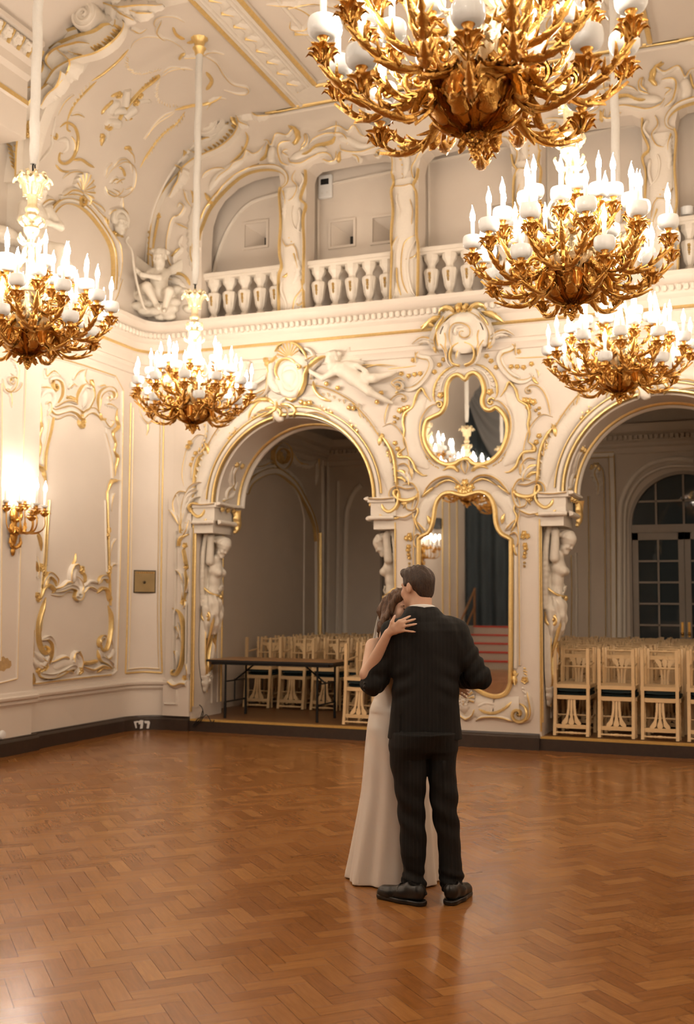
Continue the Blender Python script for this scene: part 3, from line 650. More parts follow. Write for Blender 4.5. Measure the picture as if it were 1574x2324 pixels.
def chair_parts():
    out = []
    for s in (-1, 1):
        m = MB(); x = s*.178     # flat rear post, raked above the seat
        P = [(x, .185, 0), (x, .19, .2), (x, .19, .44), (x, .20, .60), (x, .225, .80), (x, .25, .945)]
        for i in range(5):
            (x0, y0, z0), (x1, y1, z1) = P[i], P[i+1]; vs = []
            for (yy, zz, w) in ((y0, z0, .018), (y1, z1, .018)):
                vs += [(x-.017, yy-w, zz), (x+.017, yy-w, zz), (x+.017, yy+w, zz), (x-.017, yy+w, zz)]
            m.add(vs, [(0, 1, 5, 4), (1, 2, 6, 5), (2, 3, 7, 6), (3, 0, 4, 7)]+([(3, 2, 1, 0)] if i == 0 else [])+([(4, 5, 6, 7)] if i == 4 else []))
        out.append(('rear_post', m, 'beech'))
    for s in (-1, 1):
        m = MB(); turned(m, (s*.18, -.185, 0), (s*.18, -.185, .40), .0165); out.append(('front_leg', m, 'beech'))
    m = MB(); m.box((-.2, -.205, .395), (.2, .21, .435)); out.append(('seat', m, 'beech'))
    m = MB(); m.lathe([(.05, 0), (.19, 0), (.208, .008), (.212, .02), (.205, .032), (.17, .038), (.02, .04)], (0, 0, .436), 20, sq=(.95, .97)); m.v = [(np.sign(x)*min(abs(x)*1.18, .19), np.sign(y)*min(abs(y)*1.18, .19), z) for x, y, z in m.v]; out.append(('cushion', m, 'cushion'))
    m = MB(); turned(m, (-.17, .243, .915), (.17, .243, .915), .0115, 8, True); out.append(('crest_rail', m, 'beech'))
    for z, y in ((.845, .233), (.535, .196)):
        m = MB(); n = 8
        for i in range(n):
            x0, x1 = -.168+.336*i/n, -.168+.336*(i+1)/n; d = lambda x: .012*(1-(x/.168)**2)
            m.add([(x, y+d(x)+t, z+h) for x in (x0, x1) for t in (-.008, .008) for h in (-.021, .021)], [(0, 1, 5, 4), (2, 6, 7, 3), (1, 3, 7, 5), (0, 4, 6, 2), (0, 2, 3, 1), (4, 5, 7, 6)])
        out.append(('back_rail', m, 'beech'))
    for s in (-1, 0, 1):   # tear-shaped slats, wide towards the crest
        m = MB(); L = []
        for i in range(15):
            t = i/14; z = .55+.282*t; w = .0125+.0015*t+(.017*math.exp(-((t-.90)/.13)**2) if t < .9 else .017*math.sqrt(max(0, 1-((t-.9)/.105)**2))); w = max(w*(1 if t < .94 else math.sqrt(max(.05, 1-((t-.94)/.065)**2))), .003)
            L.append((s*(.030+.058*t**3.2), z, w, .199+.036*t))
        f = []
        v = []
        for (xc, z, w, y) in L: v += [(xc-w, y-.006, z), (xc+w, y-.006, z), (xc+w, y+.006, z), (xc-w, y+.006, z)]
        for i in range(14): o = i*4; f += [(o, o+1, o+5, o+4), (o+1, o+2, o+6, o+5), (o+2, o+3, o+7, o+6), (o+3, o, o+4, o+7)]
        f += [(3, 2, 1, 0), (56, 57, 58, 59)]; m.add(v, f); out.append(('slat', m, 'beech'))
    for s in (-1, 1):
        m = MB(); turned(m, (s*.18, -.185, .17), (s*.178, .185, .2), .009, 8, True); out.append(('stretcher', m, 'beech'))
    m = MB(); turned(m, (-.178, -.185, .22), (.178, -.185, .22), .009, 8, True); out.append(('stretcher', m, 'beech'))
    return out
CP = chair_parts()
chair0 = thing('folding_chair' if False else 'wooden_chair', 'x', 'chair', group='pale wooden chairs stored in the alcove')
for n_, m_, t_ in CP: m_.build(n_, t_, chair0, True, 45)
allm = MB()
for n_, m_, t_ in CP: allm.add(m_.v, m_.f, 1 if t_ == 'cushion' else 0)
simple = allm.build('wooden_chair', ['beech', 'cushion'], None, True, 45); tag(simple, 'x', 'chair', 'pale wooden chairs stored in the alcove')
FZ = .15; used = {'d': False, 's': False}
def put_chair(x, y, inv, rz, label, det):
    key = 'd' if det else 's'; src = chair0 if det else simple
    loc = (x, y, FZ) if not inv else (x, y-.065, FZ+.952); rot = (0, 0, rz) if not inv else (PI, 0, rz)
    if not used[key]: used[key] = True; o = src; o.location = loc; o.rotation_euler = rot; o['label'] = label
    else: o = dup(src, loc, 0, label, None, rot)
    return o
nth = ['first', 'second', 'third', 'fourth', 'fifth']
def stack(x, y, lab_inv, lab_up, det, jit=.02):
    rz = rng.normal(0, .03)
    put_chair(x, y, False, rz, lab_up, det); put_chair(x+rng.normal(0, .008), y, True, rz+rng.normal(0, .02), lab_inv, det)
for k, x in enumerate((-2.085, -1.60, -1.14, -.68)):
    stack(x, 12.30, 'pale wooden chair hung upside down, %s along the front row in the right arch' % nth[k], 'upright pale wooden chair under the %s upside-down chair of the right arch' % nth[k], True)
for k, x in enumerate((-6.60, -6.09, -5.59, -5.09)):
    stack(x, 13.72, 'pale wooden chair hung upside down behind the folding table, %s from its left end' % nth[k], 'upright pale chair under the %s upside-down chair behind the folding table' % nth[k], True)
stack(-4.57, 12.32, 'pale wooden upside-down chair standing forward at the table\'s right end beside the bride', 'upright pale chair under the forward upside-down chair at the table\'s right end', True)
LR_ = ('pale wooden chair packed in the rows behind the front row of the right arch', 'pale wooden chair packed in the rows at the back of the left arch')
for r in range(1, 8):
    y = 12.30+.605*r; off = rng.normal(0, .05)
    x = -1.14+off
    while x > -2.36*y/12.2+.0: x -= .475
    while x < -.068*y+.45:
        if not (y > 15.9 and abs(x-D2) < .0): stack(x, y, LR_[0], LR_[0], r == 1)
        x += .475
for r in range(1, 5):
    y = 13.72+.605*r; x = -6.62
    while x < -4.2*y/12.6-.0: stack(x+rng.normal(0, .02), y, LR_[1], LR_[1], False); x += .475
for y in (12.94,): stack(-4.57, y, LR_[1], LR_[1], False)
for y in (13.6,): stack(-4.56, y, LR_[1], LR_[1], False)
for o in (chair0, simple): pass
# ---- folding table
TX0, TX1, TY0, TY1, TZ = -6.60, -4.90, 12.02, 12.72, .872
t = thing('folding_table', 'long folding table with brown laminate top and black metal legs in the left arch', 'table', ((TX0+TX1)/2, (TY0+TY1)/2, FZ))
hw, hd, tz = (TX1-TX0)/2, (TY1-TY0)/2, TZ-FZ
m = MB(); m.box((-hw, -hd, tz-.022), (hw, hd, tz)); m.build('tabletop', 'laminate', t, False)
m = MB()
for a, b in (((-hw-.004, -hd-.004, tz-.028), (hw+.004, -hd, tz-.003)), ((-hw-.004, hd, tz-.028), (hw+.004, hd+.004, tz-.003)), ((-hw-.004, -hd, tz-.028), (-hw, hd, tz-.003)), ((hw, -hd, tz-.028), (hw+.004, hd, tz-.003))): m.box(a, b)
m.build('edge_band', 'black', t, False)
m = MB()
for y in (-hd+.03, hd-.03): m.box((-hw+.06, y-.012, tz-.062), (hw-.06, y+.012, tz-.022))
for x in (-hw+.06, hw-.06): m.box((x-.012, -hd+.03, tz-.062), (x+.012, hd-.03, tz-.022))
m.build('apron', 'steel', t, False)
for s in (-1, 1):
    x = s*(hw-.23)
    for y in (-hd+.07, hd-.07): m = MB(); m.tube([(x, y, 0), (x, y, tz-.03)], .0135, 10); m.tube([(x, y, 0), (x, y, .2)], .0175, 10); m.build('leg', 'steel', t)
    m = MB(); m.tube([(x, -hd+.07, .2), (x, hd-.07, .2)], .011, 8); m.build('crossbar', 'steel', t)
    m = MB(); m.tube([(x, -.03, .45), (x-s*.32, -.03, tz-.03)], .011, 8); m.tube([(x, -.03, .2), (x, -.03, .47)], .009, 8); m.tube([(x, -hd+.07, .45), (x, hd-.07, .45)], .009, 8); m.build('brace', 'steel', t)
# ---- brass cover plate in the corner
p, n = m_corner(327, 1320); cx_, cz_ = p, p[2]; bt = np.array([-n[1], n[0], 0.0]); 
def framep(u, d, z): return p+bt*u+n*d+np.array([0, 0, z])
m = MB(); h = .142
M['plate'] = noisy(mat('tarnished_brass', (.30, .22, .11), .3, .9), 5, .3); M['plate_edge'] = mat('dark_bronze', (.05, .035, .02), .4, .6)
ring = []
for s0, s1, d0, d1 in ((h, h, .0, .026), ):
    vs = [framep(u, d, z) for d in (-.07, .026) for u, z in ((-h, -h), (h, -h), (h, h), (-h, h))]; m.add(vs, [(0, 1, 2, 3), (4, 7, 6, 5), (0, 4, 5, 1), (1, 5, 6, 2), (2, 6, 7, 3), (3, 7, 4, 0)])
root = m.build('wall_plate', 'plate_edge', None, False); tag(root, 'square brass cover plate with a round knob on the curved corner wall', 'plate')
m = MB(); g = h-.014; vs = [framep(u, d, z) for d in (.02, .030) for u, z in ((-g, -g), (g, -g), (g, g), (-g, g))]; m.add(vs, [(0, 1, 2, 3), (4, 7, 6, 5), (0, 4, 5, 1), (1, 5, 6, 2), (2, 6, 7, 3), (3, 7, 4, 0)]); m.build('cover', 'plate', root, False)
m = MB(); q = framep(-.005, .034, -.01); m.sphere(q, .018, 10); m.build('knob', 'plate_edge', root)
m = MB()
for k in range(9): q = framep(-g+.03+k*.026, .032, g-.018); m.sphere(q, .009, 6)
m.build('rivet', 'brass', root)
# ---- pale thermostat box high on the gallery wall
q = on_y(738, 424, GY-.03); m = MB(); w_, h_ = .095, .155; m.box((q[0]-w_, GY-.055, q[2]-h_), (q[0]+w_, GY, q[2]+h_)); th = m.build('wall_display', 'white', None, False); tag(th, 'white wall box with a small black screen high in the gallery recess', 'display box')
bv = th.modifiers.new('b', 'BEVEL'); bv.width = .02; bv.segments = 3
m = MB(); m.box((q[0]-.055, GY-.058, q[2]+.02), (q[0]+.055, GY-.052, q[2]+.095)); m.build('screen', 'black', th, False)
m = MB(); m.box((q[0]-.05, GY-.062, q[2]-.10), (q[0]-.02, GY-.054, q[2]-.075)); m.box((q[0]+.02, GY-.062, q[2]-.10), (q[0]+.05, GY-.054, q[2]-.075)); m.build('button', 'shirt', th, False)
# ---- white paper scraps stuck on the skirting at the corner
def scrap(cx0, pts, nm, lab):
    m = MB(); pp = []
    for x, y in parse(pts):
        p_, n_ = m_corner(x, y); pp.append((p_, n_))
    k = len(pp); vs = [a+b*.052 for a, b in pp]+[a+b*.056 for a, b in pp]; m.add(vs, [tuple(range(k)), tuple(range(k, 2*k))[::-1]]+[(i, (i+1) % k, k+(i+1) % k, k+i) for i in range(k)])
    o = m.build(nm, 'shirt', None, False); tag(o, lab, 'paper', None)
scrap(0, '298 1637 308 1635 310 1638 304 1640 306 1651 303 1652', 'paper_scrap', 'torn white paper scrap on the skirting, left one of three in the corner')
scrap(0, '309 1636 317 1633 323 1634 321 1652 314 1653 316 1642 311 1643', 'paper_scrap', 'torn white paper scrap on the skirting, middle one of three in the corner')
scrap(0, '325 1635 338 1635 340 1639 337 1652 331 1652 333 1641 326 1640', 'paper_scrap', 'torn white paper scrap on the skirting, right one of three in the corner')
# ---- white cap on the dado, loose cables, small white box on the jamb
p = on_x(4, 1668, XL+.07); m = MB(); m.lathe([(.001, .03), (.02, .03), (.04, .022), (.05, .0)], n=16); m.v = [(p[0]+z, p[1]+x, p[2]+y) for x, y, z in m.v]; o = m.build('wall_disc', 'white'); tag(o, 'round white plastic cap low on the left wall at the photo edge', 'wall disc')
m = MB()
for k, src in enumerate(('436 1648 448 1632 455 1628 460 1610', '437 1650 452 1640 468 1622 480 1640 486 1634', '440 1645 460 1625 458 1606 452 1600')):
    P = [np.maximum(on_y(x, y, YB-.06+.012*k), (-9, 0, .004)) for i, (x, y) in enumerate(parse(src))]; m.tube(catmull(P, .03), .006, 6)
tag(m.build('cable', 'black'), 'tangle of thin black cables at the foot of the left caryatid jamb', 'cable')
p = on_y(491, 1392, 12.35); m = MB(); m.box((-6.705, 12.33, p[2]-.12), (-6.665, 12.39, p[2]+.12)); o = m.build('wall_switch', 'white', None, False); tag(o, 'narrow white box on the left jamb behind the left caryatid', 'switch box')
q = on_y(1557, 477, YB+.12); m = MB(); m.lathe([(.001, 0), (.055, 0), (.07, .02), (.068, .07), (.072, .09), (.06, .1), (.03, .105), (.001, .105)], (q[0], YB+.19, 5.812), 18, mod=lambda k, i: 1-.04*(k % 2)); tag(m.build('pot', 'white'), 'small white pot standing on the gallery rail at the right edge', 'pot')
# ================================================================ sconces and the stage end seen in the mirrors
def make_sconce(loc, lab):
    r = thing('wall_sconce', lab, 'wall lamp', loc); f = MB()   # local: +X out of the wall, Z up, origin at the foot of the back plate
    f.lathe([(.001, 0), (.018, .01), (.03, .05), (.022, .09), (.012, .11), (.03, .13), (.05, .2), (.045, .27), (.035, .33), (.05, .40), (.045, .46), (.02, .52), (.001, .55)], n=14, sq=(.6, 1.0), mod=lambda k, i: 1+.12*(k % 2))
    for s in (-1, 1):
        for z0 in (.08, .22, .36): P = [np.array((.02, s*.03*0, z0)), np.array((.035, s*.05, z0+.03)), np.array((.03, s*.075, z0+.08)), np.array((.03, s*.06, z0+.12))]; C_ = catmull(P, .01); leaf_along(f, C_, [np.array((1, 0, .0))]*len(C_), .05, .018, 4)
    f.build('back_plate', 'brass', r, True, 60)
    arms = [(.05, .10, .50), (.02, -.13, .47), (.17, -.09, .46), (.15, .12, .44), (.27, -.02, .37), (.34, .09, .42), (.38, -.07, .43)]
    for (x, y, z) in arms:
        a = MB(); P = catmull([np.array(q) for q in ((.03, y*.1, .30), (x*.4+.04, y*.3, .24), (x*.8+.03, y*.75, .25), (x+.01, y*.98, .32), (x, y, z))], .015); a.tube(P, [.010-.004*i/len(P) for i in range(len(P))], 6)
        P2 = P[len(P)//4:len(P)*3//4]; leaf_along(a, P2, [np.array((0, 0, -1.0))]*len(P2), .045, .014, 5)
        t = MB(); bobeche(t, 0, 0, .036); a.add([(vx+x, vy+y, vz+z+.04) for vx, vy, vz in t.v], t.f); ar = a.build('arm', 'brass', r, True, 60)
        for msh, nn, mm_ in ((MB(), 'wax_dish', 'milk'), (candle_mesh(), 'candle', 'candle'), (bulb_mesh(), 'bulb', 'bulb')):
            if nn == 'wax_dish': msh.lathe([(.012, .0), (.03, .012), (.038, .03), (.035, .03), (.026, .014), (.012, .008)], n=16)
            o = msh.build(nn, mm_, ar, True, 60); o.location = (x, y, z+.075)
    return r
pp = on_x(30, 1262, XL+.09); sc0 = make_sconce((XL+.085, pp[1], pp[2]), 'gilt wall sconce with seven lit candle bulbs on the left wall')
sc0.rotation_euler = (0, 0, -.12)
dup(sc0, (XL+.02, .1, 2.35), 0, 'gilt wall sconce reflected as a bright spot in the tall mirror')
for x_, y_, r_ in ((XL+.02, 4.6, 0), (XR-.02, 9.3, PI), (XR-.02, 4.6, PI), (XR-.02, .1, PI)): dup(sc0, (x_, y_, 2.2), r_, 'added unseen gilt wall sconce on a side wall, brightening the lower walls', 'added unseen sconces')  # extra sconces out of view, added to lift the light low in the room
# stage: curtain, swags, platform, steps with red treads and a hand rail
M['velvet'] = noisy(mat('blue_grey_velvet', (.030, .042, .050), .8), 6, .5, 0, None, 5, 'Object', (1, 1, .25)); M['drape'] = noisy(mat('grey_swag_cloth', (.20, .20, .20), .75), 4, .1)
M['red'] = mat('red_carpet', (.45, .035, .02), .8); M['railw'] = noisy(mat('brown_rail', (.22, .10, .035), .4), 10, .1)
m = MB(); n = 260; vs = []
for i in range(n+1):
    x = XL+.02+(XR-XL-.04)*i/n; a = .07*sin(i*.55)+.03*sin(i*.23+1)
    vs += [(x, YS-.25+a, 1.0), (x, YS-.25+a*.8, 4.0), (x, YS-.25+a*.5, ZC)]
m.add(vs, [(i*3+k, i*3+3+k, i*3+4+k, i*3+1+k) for i in range(n) for k in (0, 1)]); tag(m.build('stage_curtain', 'velvet', None, True, 180), 'dark blue grey stage curtain seen in the tall mirror', 'curtain')
for j in range(4):
    m = MB(); x0 = XL+.1+j*2.1; vs = []; nu, nv = 30, 18
    for a in range(nu+1):
        for b in range(nv+1):
            u, v = a/nu, b/nv; sag = (1-(2*u-1)**2); vs.append((x0+2.1*u, YS-.05+.10*sin(v*22)*sag, ZC-.2-v*.5-sag*v*1.9))
    m.add(vs, [(a*(nv+1)+b, (a+1)*(nv+1)+b, (a+1)*(nv+1)+b+1, a*(nv+1)+b+1) for a in range(nu) for b in range(nv)]); tag(m.build('curtain_swag', 'drape', None, True, 180), 'grey curtain swag over the stage, mirrored in the upper mirror', 'curtain swag', 'swags over the stage')
m = MB(); m.box((XL, YS-2.5, 0), (XR, YS, 1.0)); struct(m.build('floor_stage', 'dtaupe', None, False))
m = MB(); m.box((XL-.2, YS-2.6, 0), (XR+.2, YS-2.5, ZC)); struct(m.build('wall_stage', 'cream', None, False))
st_ = thing('stage_steps', 'white stage steps with red treads and a brown hand rail, seen in the tall mirror', 'steps', (-6.45, YS, 0))
for k in range(5):
    m = MB(); m.box((-.62, .005, 0), (.62, .3*(5-k)+.01, .2*(k+1)-.03) if k < 5 else (0, 0, 0)); b = m.build('step', 'dtaupe', st_, False); m = MB(); m.box((-.64, .3*(4-k)+.0, .2*(k+1)-.03), (.64, .3*(5-k)+.03, .2*(k+1))); m.build('tread', 'red', b, False)
m = MB()
for y0, z0 in ((.1, 1.0), (1.45, .18)): m.box((-.68, y0-.025, z0), (-.63, y0+.025, z0+.95)); 
for dz in (.93, .5): m.tube([(-.655, .05, 1.02+dz), (-.655, 1.55, .12+dz)], .025, 8)
m.build('hand_rail', 'railw', st_)
m = MB(); m.box((-.08, -.08, -.13), (.08, .08, .13)); o = m.build('loudspeaker', 'black', None, False); o.location = (XL+.095, -.9, 3.45); tag(o, 'black loudspeaker on the left wall seen in the tall mirror', 'loudspeaker')
bv = o.modifiers.new('b', 'BEVEL'); bv.width = .015
m = MB()
for y in (-2.9, -2.2, -1.6, 1.2, 2.0, 3.6, 4.4): m.box((XL, y, .7), (XL+.025, y+.05, 4.3))
struct(m.build('trim_10', 'gild', None, False))
# ---- added unseen globe lamp behind the mirror pier, put in to brighten the alcove
M['globe'] = emat('added_fill_glow', (1.0, .82, .62), 45)
for i, x in enumerate((AX, )):
    t = thing('added_fill_lamp', 'small frosted globe lamp on the back of the mirror pier inside the alcove', 'wall lamp', (x, YB+.80, 3.3))
    m = MB(); m.lathe([(.001, .0), (.05, .0), (.06, .012), (.03, .03), (.015, .05), (.015, .12)], n=16); m.v = [(a, c+.0, b) for a, b, c in m.v]; m.build('arm', 'brass', t)
    m = MB(); m.sphere((0, .22, 0), .10, 16); m.build('globe', 'globe', t)

# ---- joinery and plasterwork inside the alcove
r = Relief(m_xplane(AXL)); SEC[0] = 'T'
r.rb('215 700 235 640 270 590 340 540 420 512 500 512 580 562 660 640 730 760 790 880 830 1000 846 1130', .10, .06, 'E', 'n'); r.rb('846 1130 848 1500 848 1980', .06, .05, 'K', 'n'); r.rb('250 560 340 500 420 470 520 470 600 520 690 610 760 720', .08, .05, 'C', 'b', 11)
r.rb('470 330 520 280 580 310 600 380 570 450 520 470 470 430 460 370', .10, .08, 'E', closed=True); flowers(r, '530 370 545 410 510 400', .09); r.leaf('420 250 480 240 560 240', .16, .07, 'C', 5); r.leaf('620 350 690 430 760 440', .16, .06, 'K', 7); r.leaf('700 440 800 450 860 390', .14, .06, 'C', 7); r.leaf('440 420 370 460 300 470', .16, .06, 'K', 7); r.leaf('860 400 860 500 850 640', .12, .05, 'C', 7); r.rb('880 1060 882 1500 878 1980', .06, .05, 'G', 'n'); r.rb('900 380 905 800 905 1980', .04, .04, 'C', 'n')
r.rb('560 540 680 700 740 900 745 1100 740 1980', .04, .02, 'C', 'n')
r.build('trim_41')
r = Relief(m_depth(AY)); r.rb('960 420 962 1000 955 1980', .05, .04, 'C', 'n'); r.rb('1050 600 1048 1000 1040 1980', .05, .04, 'C', 'n'); r.rb('1110 1980 1120 1000 1150 800 1200 690 1260 630', .09, .05, 'C', 'n')
SEC[0] = 'H'
r.rb('510 655 600 650 722 645', .09, .05, 'E', 'n'); r.rb('700 650 712 1000 718 1500 722 2200', .09, .05, 'E', 'n'); r.rb('505 1000 512 1500 512 2200', .05, .04, 'K', 'n'); r.rb('540 770 560 730 600 745 632 800 640 1000 648 1500 655 2200', .05, .04, 'K', 'n'); r.leaf('600 730 560 800 590 900 580 990', .16, .05, 'K', 7); flowers(r, '570 740 590 760 545 755', .06); r.rb('770 2200 772 1500 775 1150 800 1000 880 850 1000 740 1150 690 1300 680 1400 690', .09, .06, 'C', 'n'); r.rb('815 2200 815 1500 820 1150 850 1010 930 880 1050 790 1200 745 1400 745', .06, .05, 'C', 'n'); r.rb('360 1500 365 1800 360 2200', .05, .03, 'K', 'n'); r.rb('400 1480 405 1800 405 2200', .04, .03, 'C', 'n')
SEC[0] = ''; r.build('trim_42')
# ================================================================ sculpting: smooth-blended solids meshed with surface nets
class Clay:
    def __init__(s, lo, hi, res):
        s.lo = np.array(lo, float); s.res = res; s.n = np.ceil((np.array(hi)-s.lo)/res).astype(int)+1
        s.F = np.full(s.n, 1.0, np.float32)
        s.ax = [(s.lo[i]+res*np.arange(s.n[i])).astype(np.float32) for i in range(3)]
    def _sl(s, lo, hi):
        a = np.clip(np.floor((np.array(lo)-s.lo)/s.res).astype(int), 0, s.n); b = np.clip(np.ceil((np.array(hi)-s.lo)/s.res).astype(int)+1, 0, s.n)
        if np.any(b <= a): return None
        sl = tuple(slice(a[i], b[i]) for i in range(3)); X = s.ax[0][sl[0]][:, None, None]; Y = s.ax[1][sl[1]][None, :, None]; Z = s.ax[2][sl[2]][None, None, :]
        return sl, X, Y, Z
    def _mix(s, sl, d, k, op):
        F = s.F[sl]
        if op == 'u':
            if k > 0: h = np.clip(.5+.5*(F-d)/k, 0, 1); s.F[sl] = F+(d-F)*h-k*h*(1-h)
            else: s.F[sl] = np.minimum(F, d)
        elif op == 's':
            h = np.clip(.5-.5*(F+d)/k, 0, 1); s.F[sl] = F+(-d-F)*h+k*h*(1-h)
        elif op == 'i': s.F[sl] = np.maximum(F, d)
    def cap(s, a, b, r1, r2=None, k=.02, op='u', flat=None):
        """tapered limb from a to b; flat=(unit dir, factor) squeezes the section along a direction"""
        r2 = r1 if r2 is None else r2; a = np.array(a, float); b = np.array(b, float); m = max(r1, r2)+k+.03
        q = s._sl(np.minimum(a, b)-m, np.maximum(a, b)+m)
        if q is None: return
        sl, X, Y, Z = q; ab = b-a; L2 = ab@ab+1e-12
        px, py, pz = X-a[0], Y-a[1], Z-a[2]; t = np.clip((px*ab[0]+py*ab[1]+pz*ab[2])/L2, 0, 1)
        dx, dy, dz = px-t*ab[0], py-t*ab[1], pz-t*ab[2]; d2 = dx*dx+dy*dy+dz*dz
        if flat is not None:
            f, fac = np.array(flat[0], float), flat[1]; f /= np.linalg.norm(f); c = dx*f[0]+dy*f[1]+dz*f[2]; d2 = d2+c*c*(1/fac**2-1)
        s._mix(sl, np.sqrt(d2)-(r1+(r2-r1)*t), k, op)
    def ell(s, c, r, k=.02, op='u', R=None):
        """ellipsoid; R rows = local axes"""
        c = np.array(c, float); r = np.array(r, float); m = r.max()+k+.03; q = s._sl(c-m, c+m)
        if q is None: return
        sl, X, Y, Z = q; p = (X-c[0], Y-c[1], Z-c[2])
        if R is not None: R = np.array(R, float); p = tuple(R[i, 0]*p[0]+R[i, 1]*p[1]+R[i, 2]*p[2] for i in range(3))
        k0 = np.sqrt((p[0]/r[0])**2+(p[1]/r[1])**2+(p[2]/r[2])**2); k1 = np.sqrt((p[0]/r[0]**2)**2+(p[1]/r[1]**2)**2+(p[2]/r[2]**2)**2)+1e-6
        s._mix(sl, k0*(k0-1)/k1, k, op)
    def loft(s, rows, k=.02, op='u', pw=2.2, fold=None):
        """upright shape from rows (z, cx, cy, rx, ry), z ascending; fold(ang, z) -> radial offset"""
        rows = np.array(sorted(rows), float); z = rows[:, 0]; m = k+.05
        lo = (np.min(rows[:, 1]-rows[:, 3])-m, np.min(rows[:, 2]-rows[:, 4])-m, z[0]-m); hi = (np.max(rows[:, 1]+rows[:, 3])+m, np.max(rows[:, 2]+rows[:, 4])+m, z[-1]+m)
        q = s._sl(lo, hi)
        if q is None: return
        sl, X, Y, Z = q; zz = Z[0, 0]; zc = np.clip(zz, z[0], z[-1])
        def ip(col):   # smooth interpolation
            out = np.interp(zc, z, rows[:, col]); w = 5
            return out.astype(np.float32)[None, None, :]
        cx, cy, rx, ry = ip(1), ip(2), ip(3), ip(4); u = (X-cx); v = (Y-cy)
        g = ((np.abs(u)/rx)**pw+(np.abs(v)/ry)**pw)**(1/pw); d = (g-1)*np.minimum(rx, ry)
        if fold is not None: d = d-fold(np.arctan2(v/ry, u/rx), Z, X, Y)
        e = np.maximum(z[0]-Z, Z-z[-1]); d = np.where(e > 0, np.where(d > 0, np.sqrt(d*d+e*e), e), np.maximum(d, e))
        s._mix(sl, d.astype(np.float32), k, op)
    def push(s, lo, hi, fn):
        """add fn(X, Y, Z) to the field in a box (positive carves)"""
        q = s._sl(lo, hi)
        if q: s.F[q[0]] += fn(q[1], q[2], q[3])
    def cut(s, fn):
        X = s.ax[0][:, None, None]; Y = s.ax[1][None, :, None]; Z = s.ax[2][None, None, :]; s.F = np.maximum(s.F, fn(X, Y, Z).astype(np.float32))
    def mesh(s, name, smooth=2):
        F = s.F; F[0] = F[-1] = 1; F[:, 0] = F[:, -1] = 1; F[:, :, 0] = F[:, :, -1] = 1
        I = F < 0; n = s.n
        cor = [(i, j, k) for i in (0, 1) for j in (0, 1) for k in (0, 1)]
        v = lambda A, c: A[c[0]:n[0]-1+c[0], c[1]:n[1]-1+c[1], c[2]:n[2]-1+c[2]]
        cnt = sum(v(I, c).astype(np.int8) for c in cor); act = (cnt > 0) & (cnt < 8); idx = np.argwhere(act)
        lut = np.full(act.shape, -1, np.int64); lut[act] = np.arange(len(idx))
        acc = np.zeros((len(idx), 3)); w = np.zeros(len(idx)); vals = {c: F[idx[:, 0]+c[0], idx[:, 1]+c[1], idx[:, 2]+c[2]] for c in cor}
        for a in range(3):
            for c in cor:
                if c[a]: continue
                d = list(c); d[a] = 1; d = tuple(d); va, vb = vals[c], vals[d]; x = (va < 0) != (vb < 0); t = np.where(x, va/(va-vb+1e-12), 0)
                p = np.tile(np.array(c, float), (len(idx), 1)); p[:, a] = t; acc += p*x[:, None]; w += x
        V = (idx+acc/np.maximum(w, 1)[:, None])*s.res+s.lo; quads = []
        for a in range(3):
            b, c = (a+1) % 3, (a+2) % 3; sa = [slice(None)]*3; sb = [slice(None)]*3; sa[a] = slice(0, n[a]-1); sb[a] = slice(1, n[a])
            x = I[tuple(sa)] != I[tuple(sb)]; q = np.argwhere(x); q = q[(q[:, b] > 0) & (q[:, c] > 0) & (q[:, b] < n[b]-1) & (q[:, c] < n[c]-1)]
            inside = I[q[:, 0], q[:, 1], q[:, 2]]; co_ = []
            for db, dc in ((-1, -1), (0, -1), (0, 0), (-1, 0)):
                r = q.copy(); r[:, b] += db; r[:, c] += dc; co_.append(lut[r[:, 0], r[:, 1], r[:, 2]])
            Q = np.stack(co_, 1); Q[~inside] = Q[~inside][:, ::-1]; quads.append(Q)
        Q = np.concatenate(quads); Q = Q[(Q >= 0).all(1)]
        for _ in range(smooth):   # umbrella smoothing
            S_ = np.zeros_like(V); C_ = np.zeros(len(V))
            for a, b in ((0, 1), (1, 2), (2, 3), (3, 0)):
                np.add.at(S_, Q[:, a], V[Q[:, b]]); np.add.at(C_, Q[:, a], 1); np.add.at(S_, Q[:, b], V[Q[:, a]]); np.add.at(C_, Q[:, b], 1)
            V = V*.5+.5*S_/np.maximum(C_, 1)[:, None]
        me = bpy.data.meshes.new(name); me.vertices.add(len(V)); me.vertices.foreach_set('co', V.astype(np.float32).ravel())
        me.loops.add(len(Q)*4); me.loops.foreach_set('vertex_index', Q.astype(np.int32).ravel()); me.polygons.add(len(Q)); me.polygons.foreach_set('loop_start', np.arange(0, len(Q)*4, 4, dtype=np.int32))
        me.update(calc_edges=True); me.validate(); s.V, s.Q = V, Q; return me
    def obj(s, name, m, parent=None, smooth=2):
        me = s.mesh(name, smooth)
        for x in (m if isinstance(m, (list, tuple)) else [m]): me.materials.append(M[x])
        return link(name, me, parent, True, 180)
def fr(f, up=(0, 0, 1)):
    """head frame rows: side (to its left), forward, up"""
    f = np.array(f, float); f /= np.linalg.norm(f); u = np.array(up, float); u -= f*(u@f); u /= np.linalg.norm(u); return np.array([np.cross(u, f), f, u])
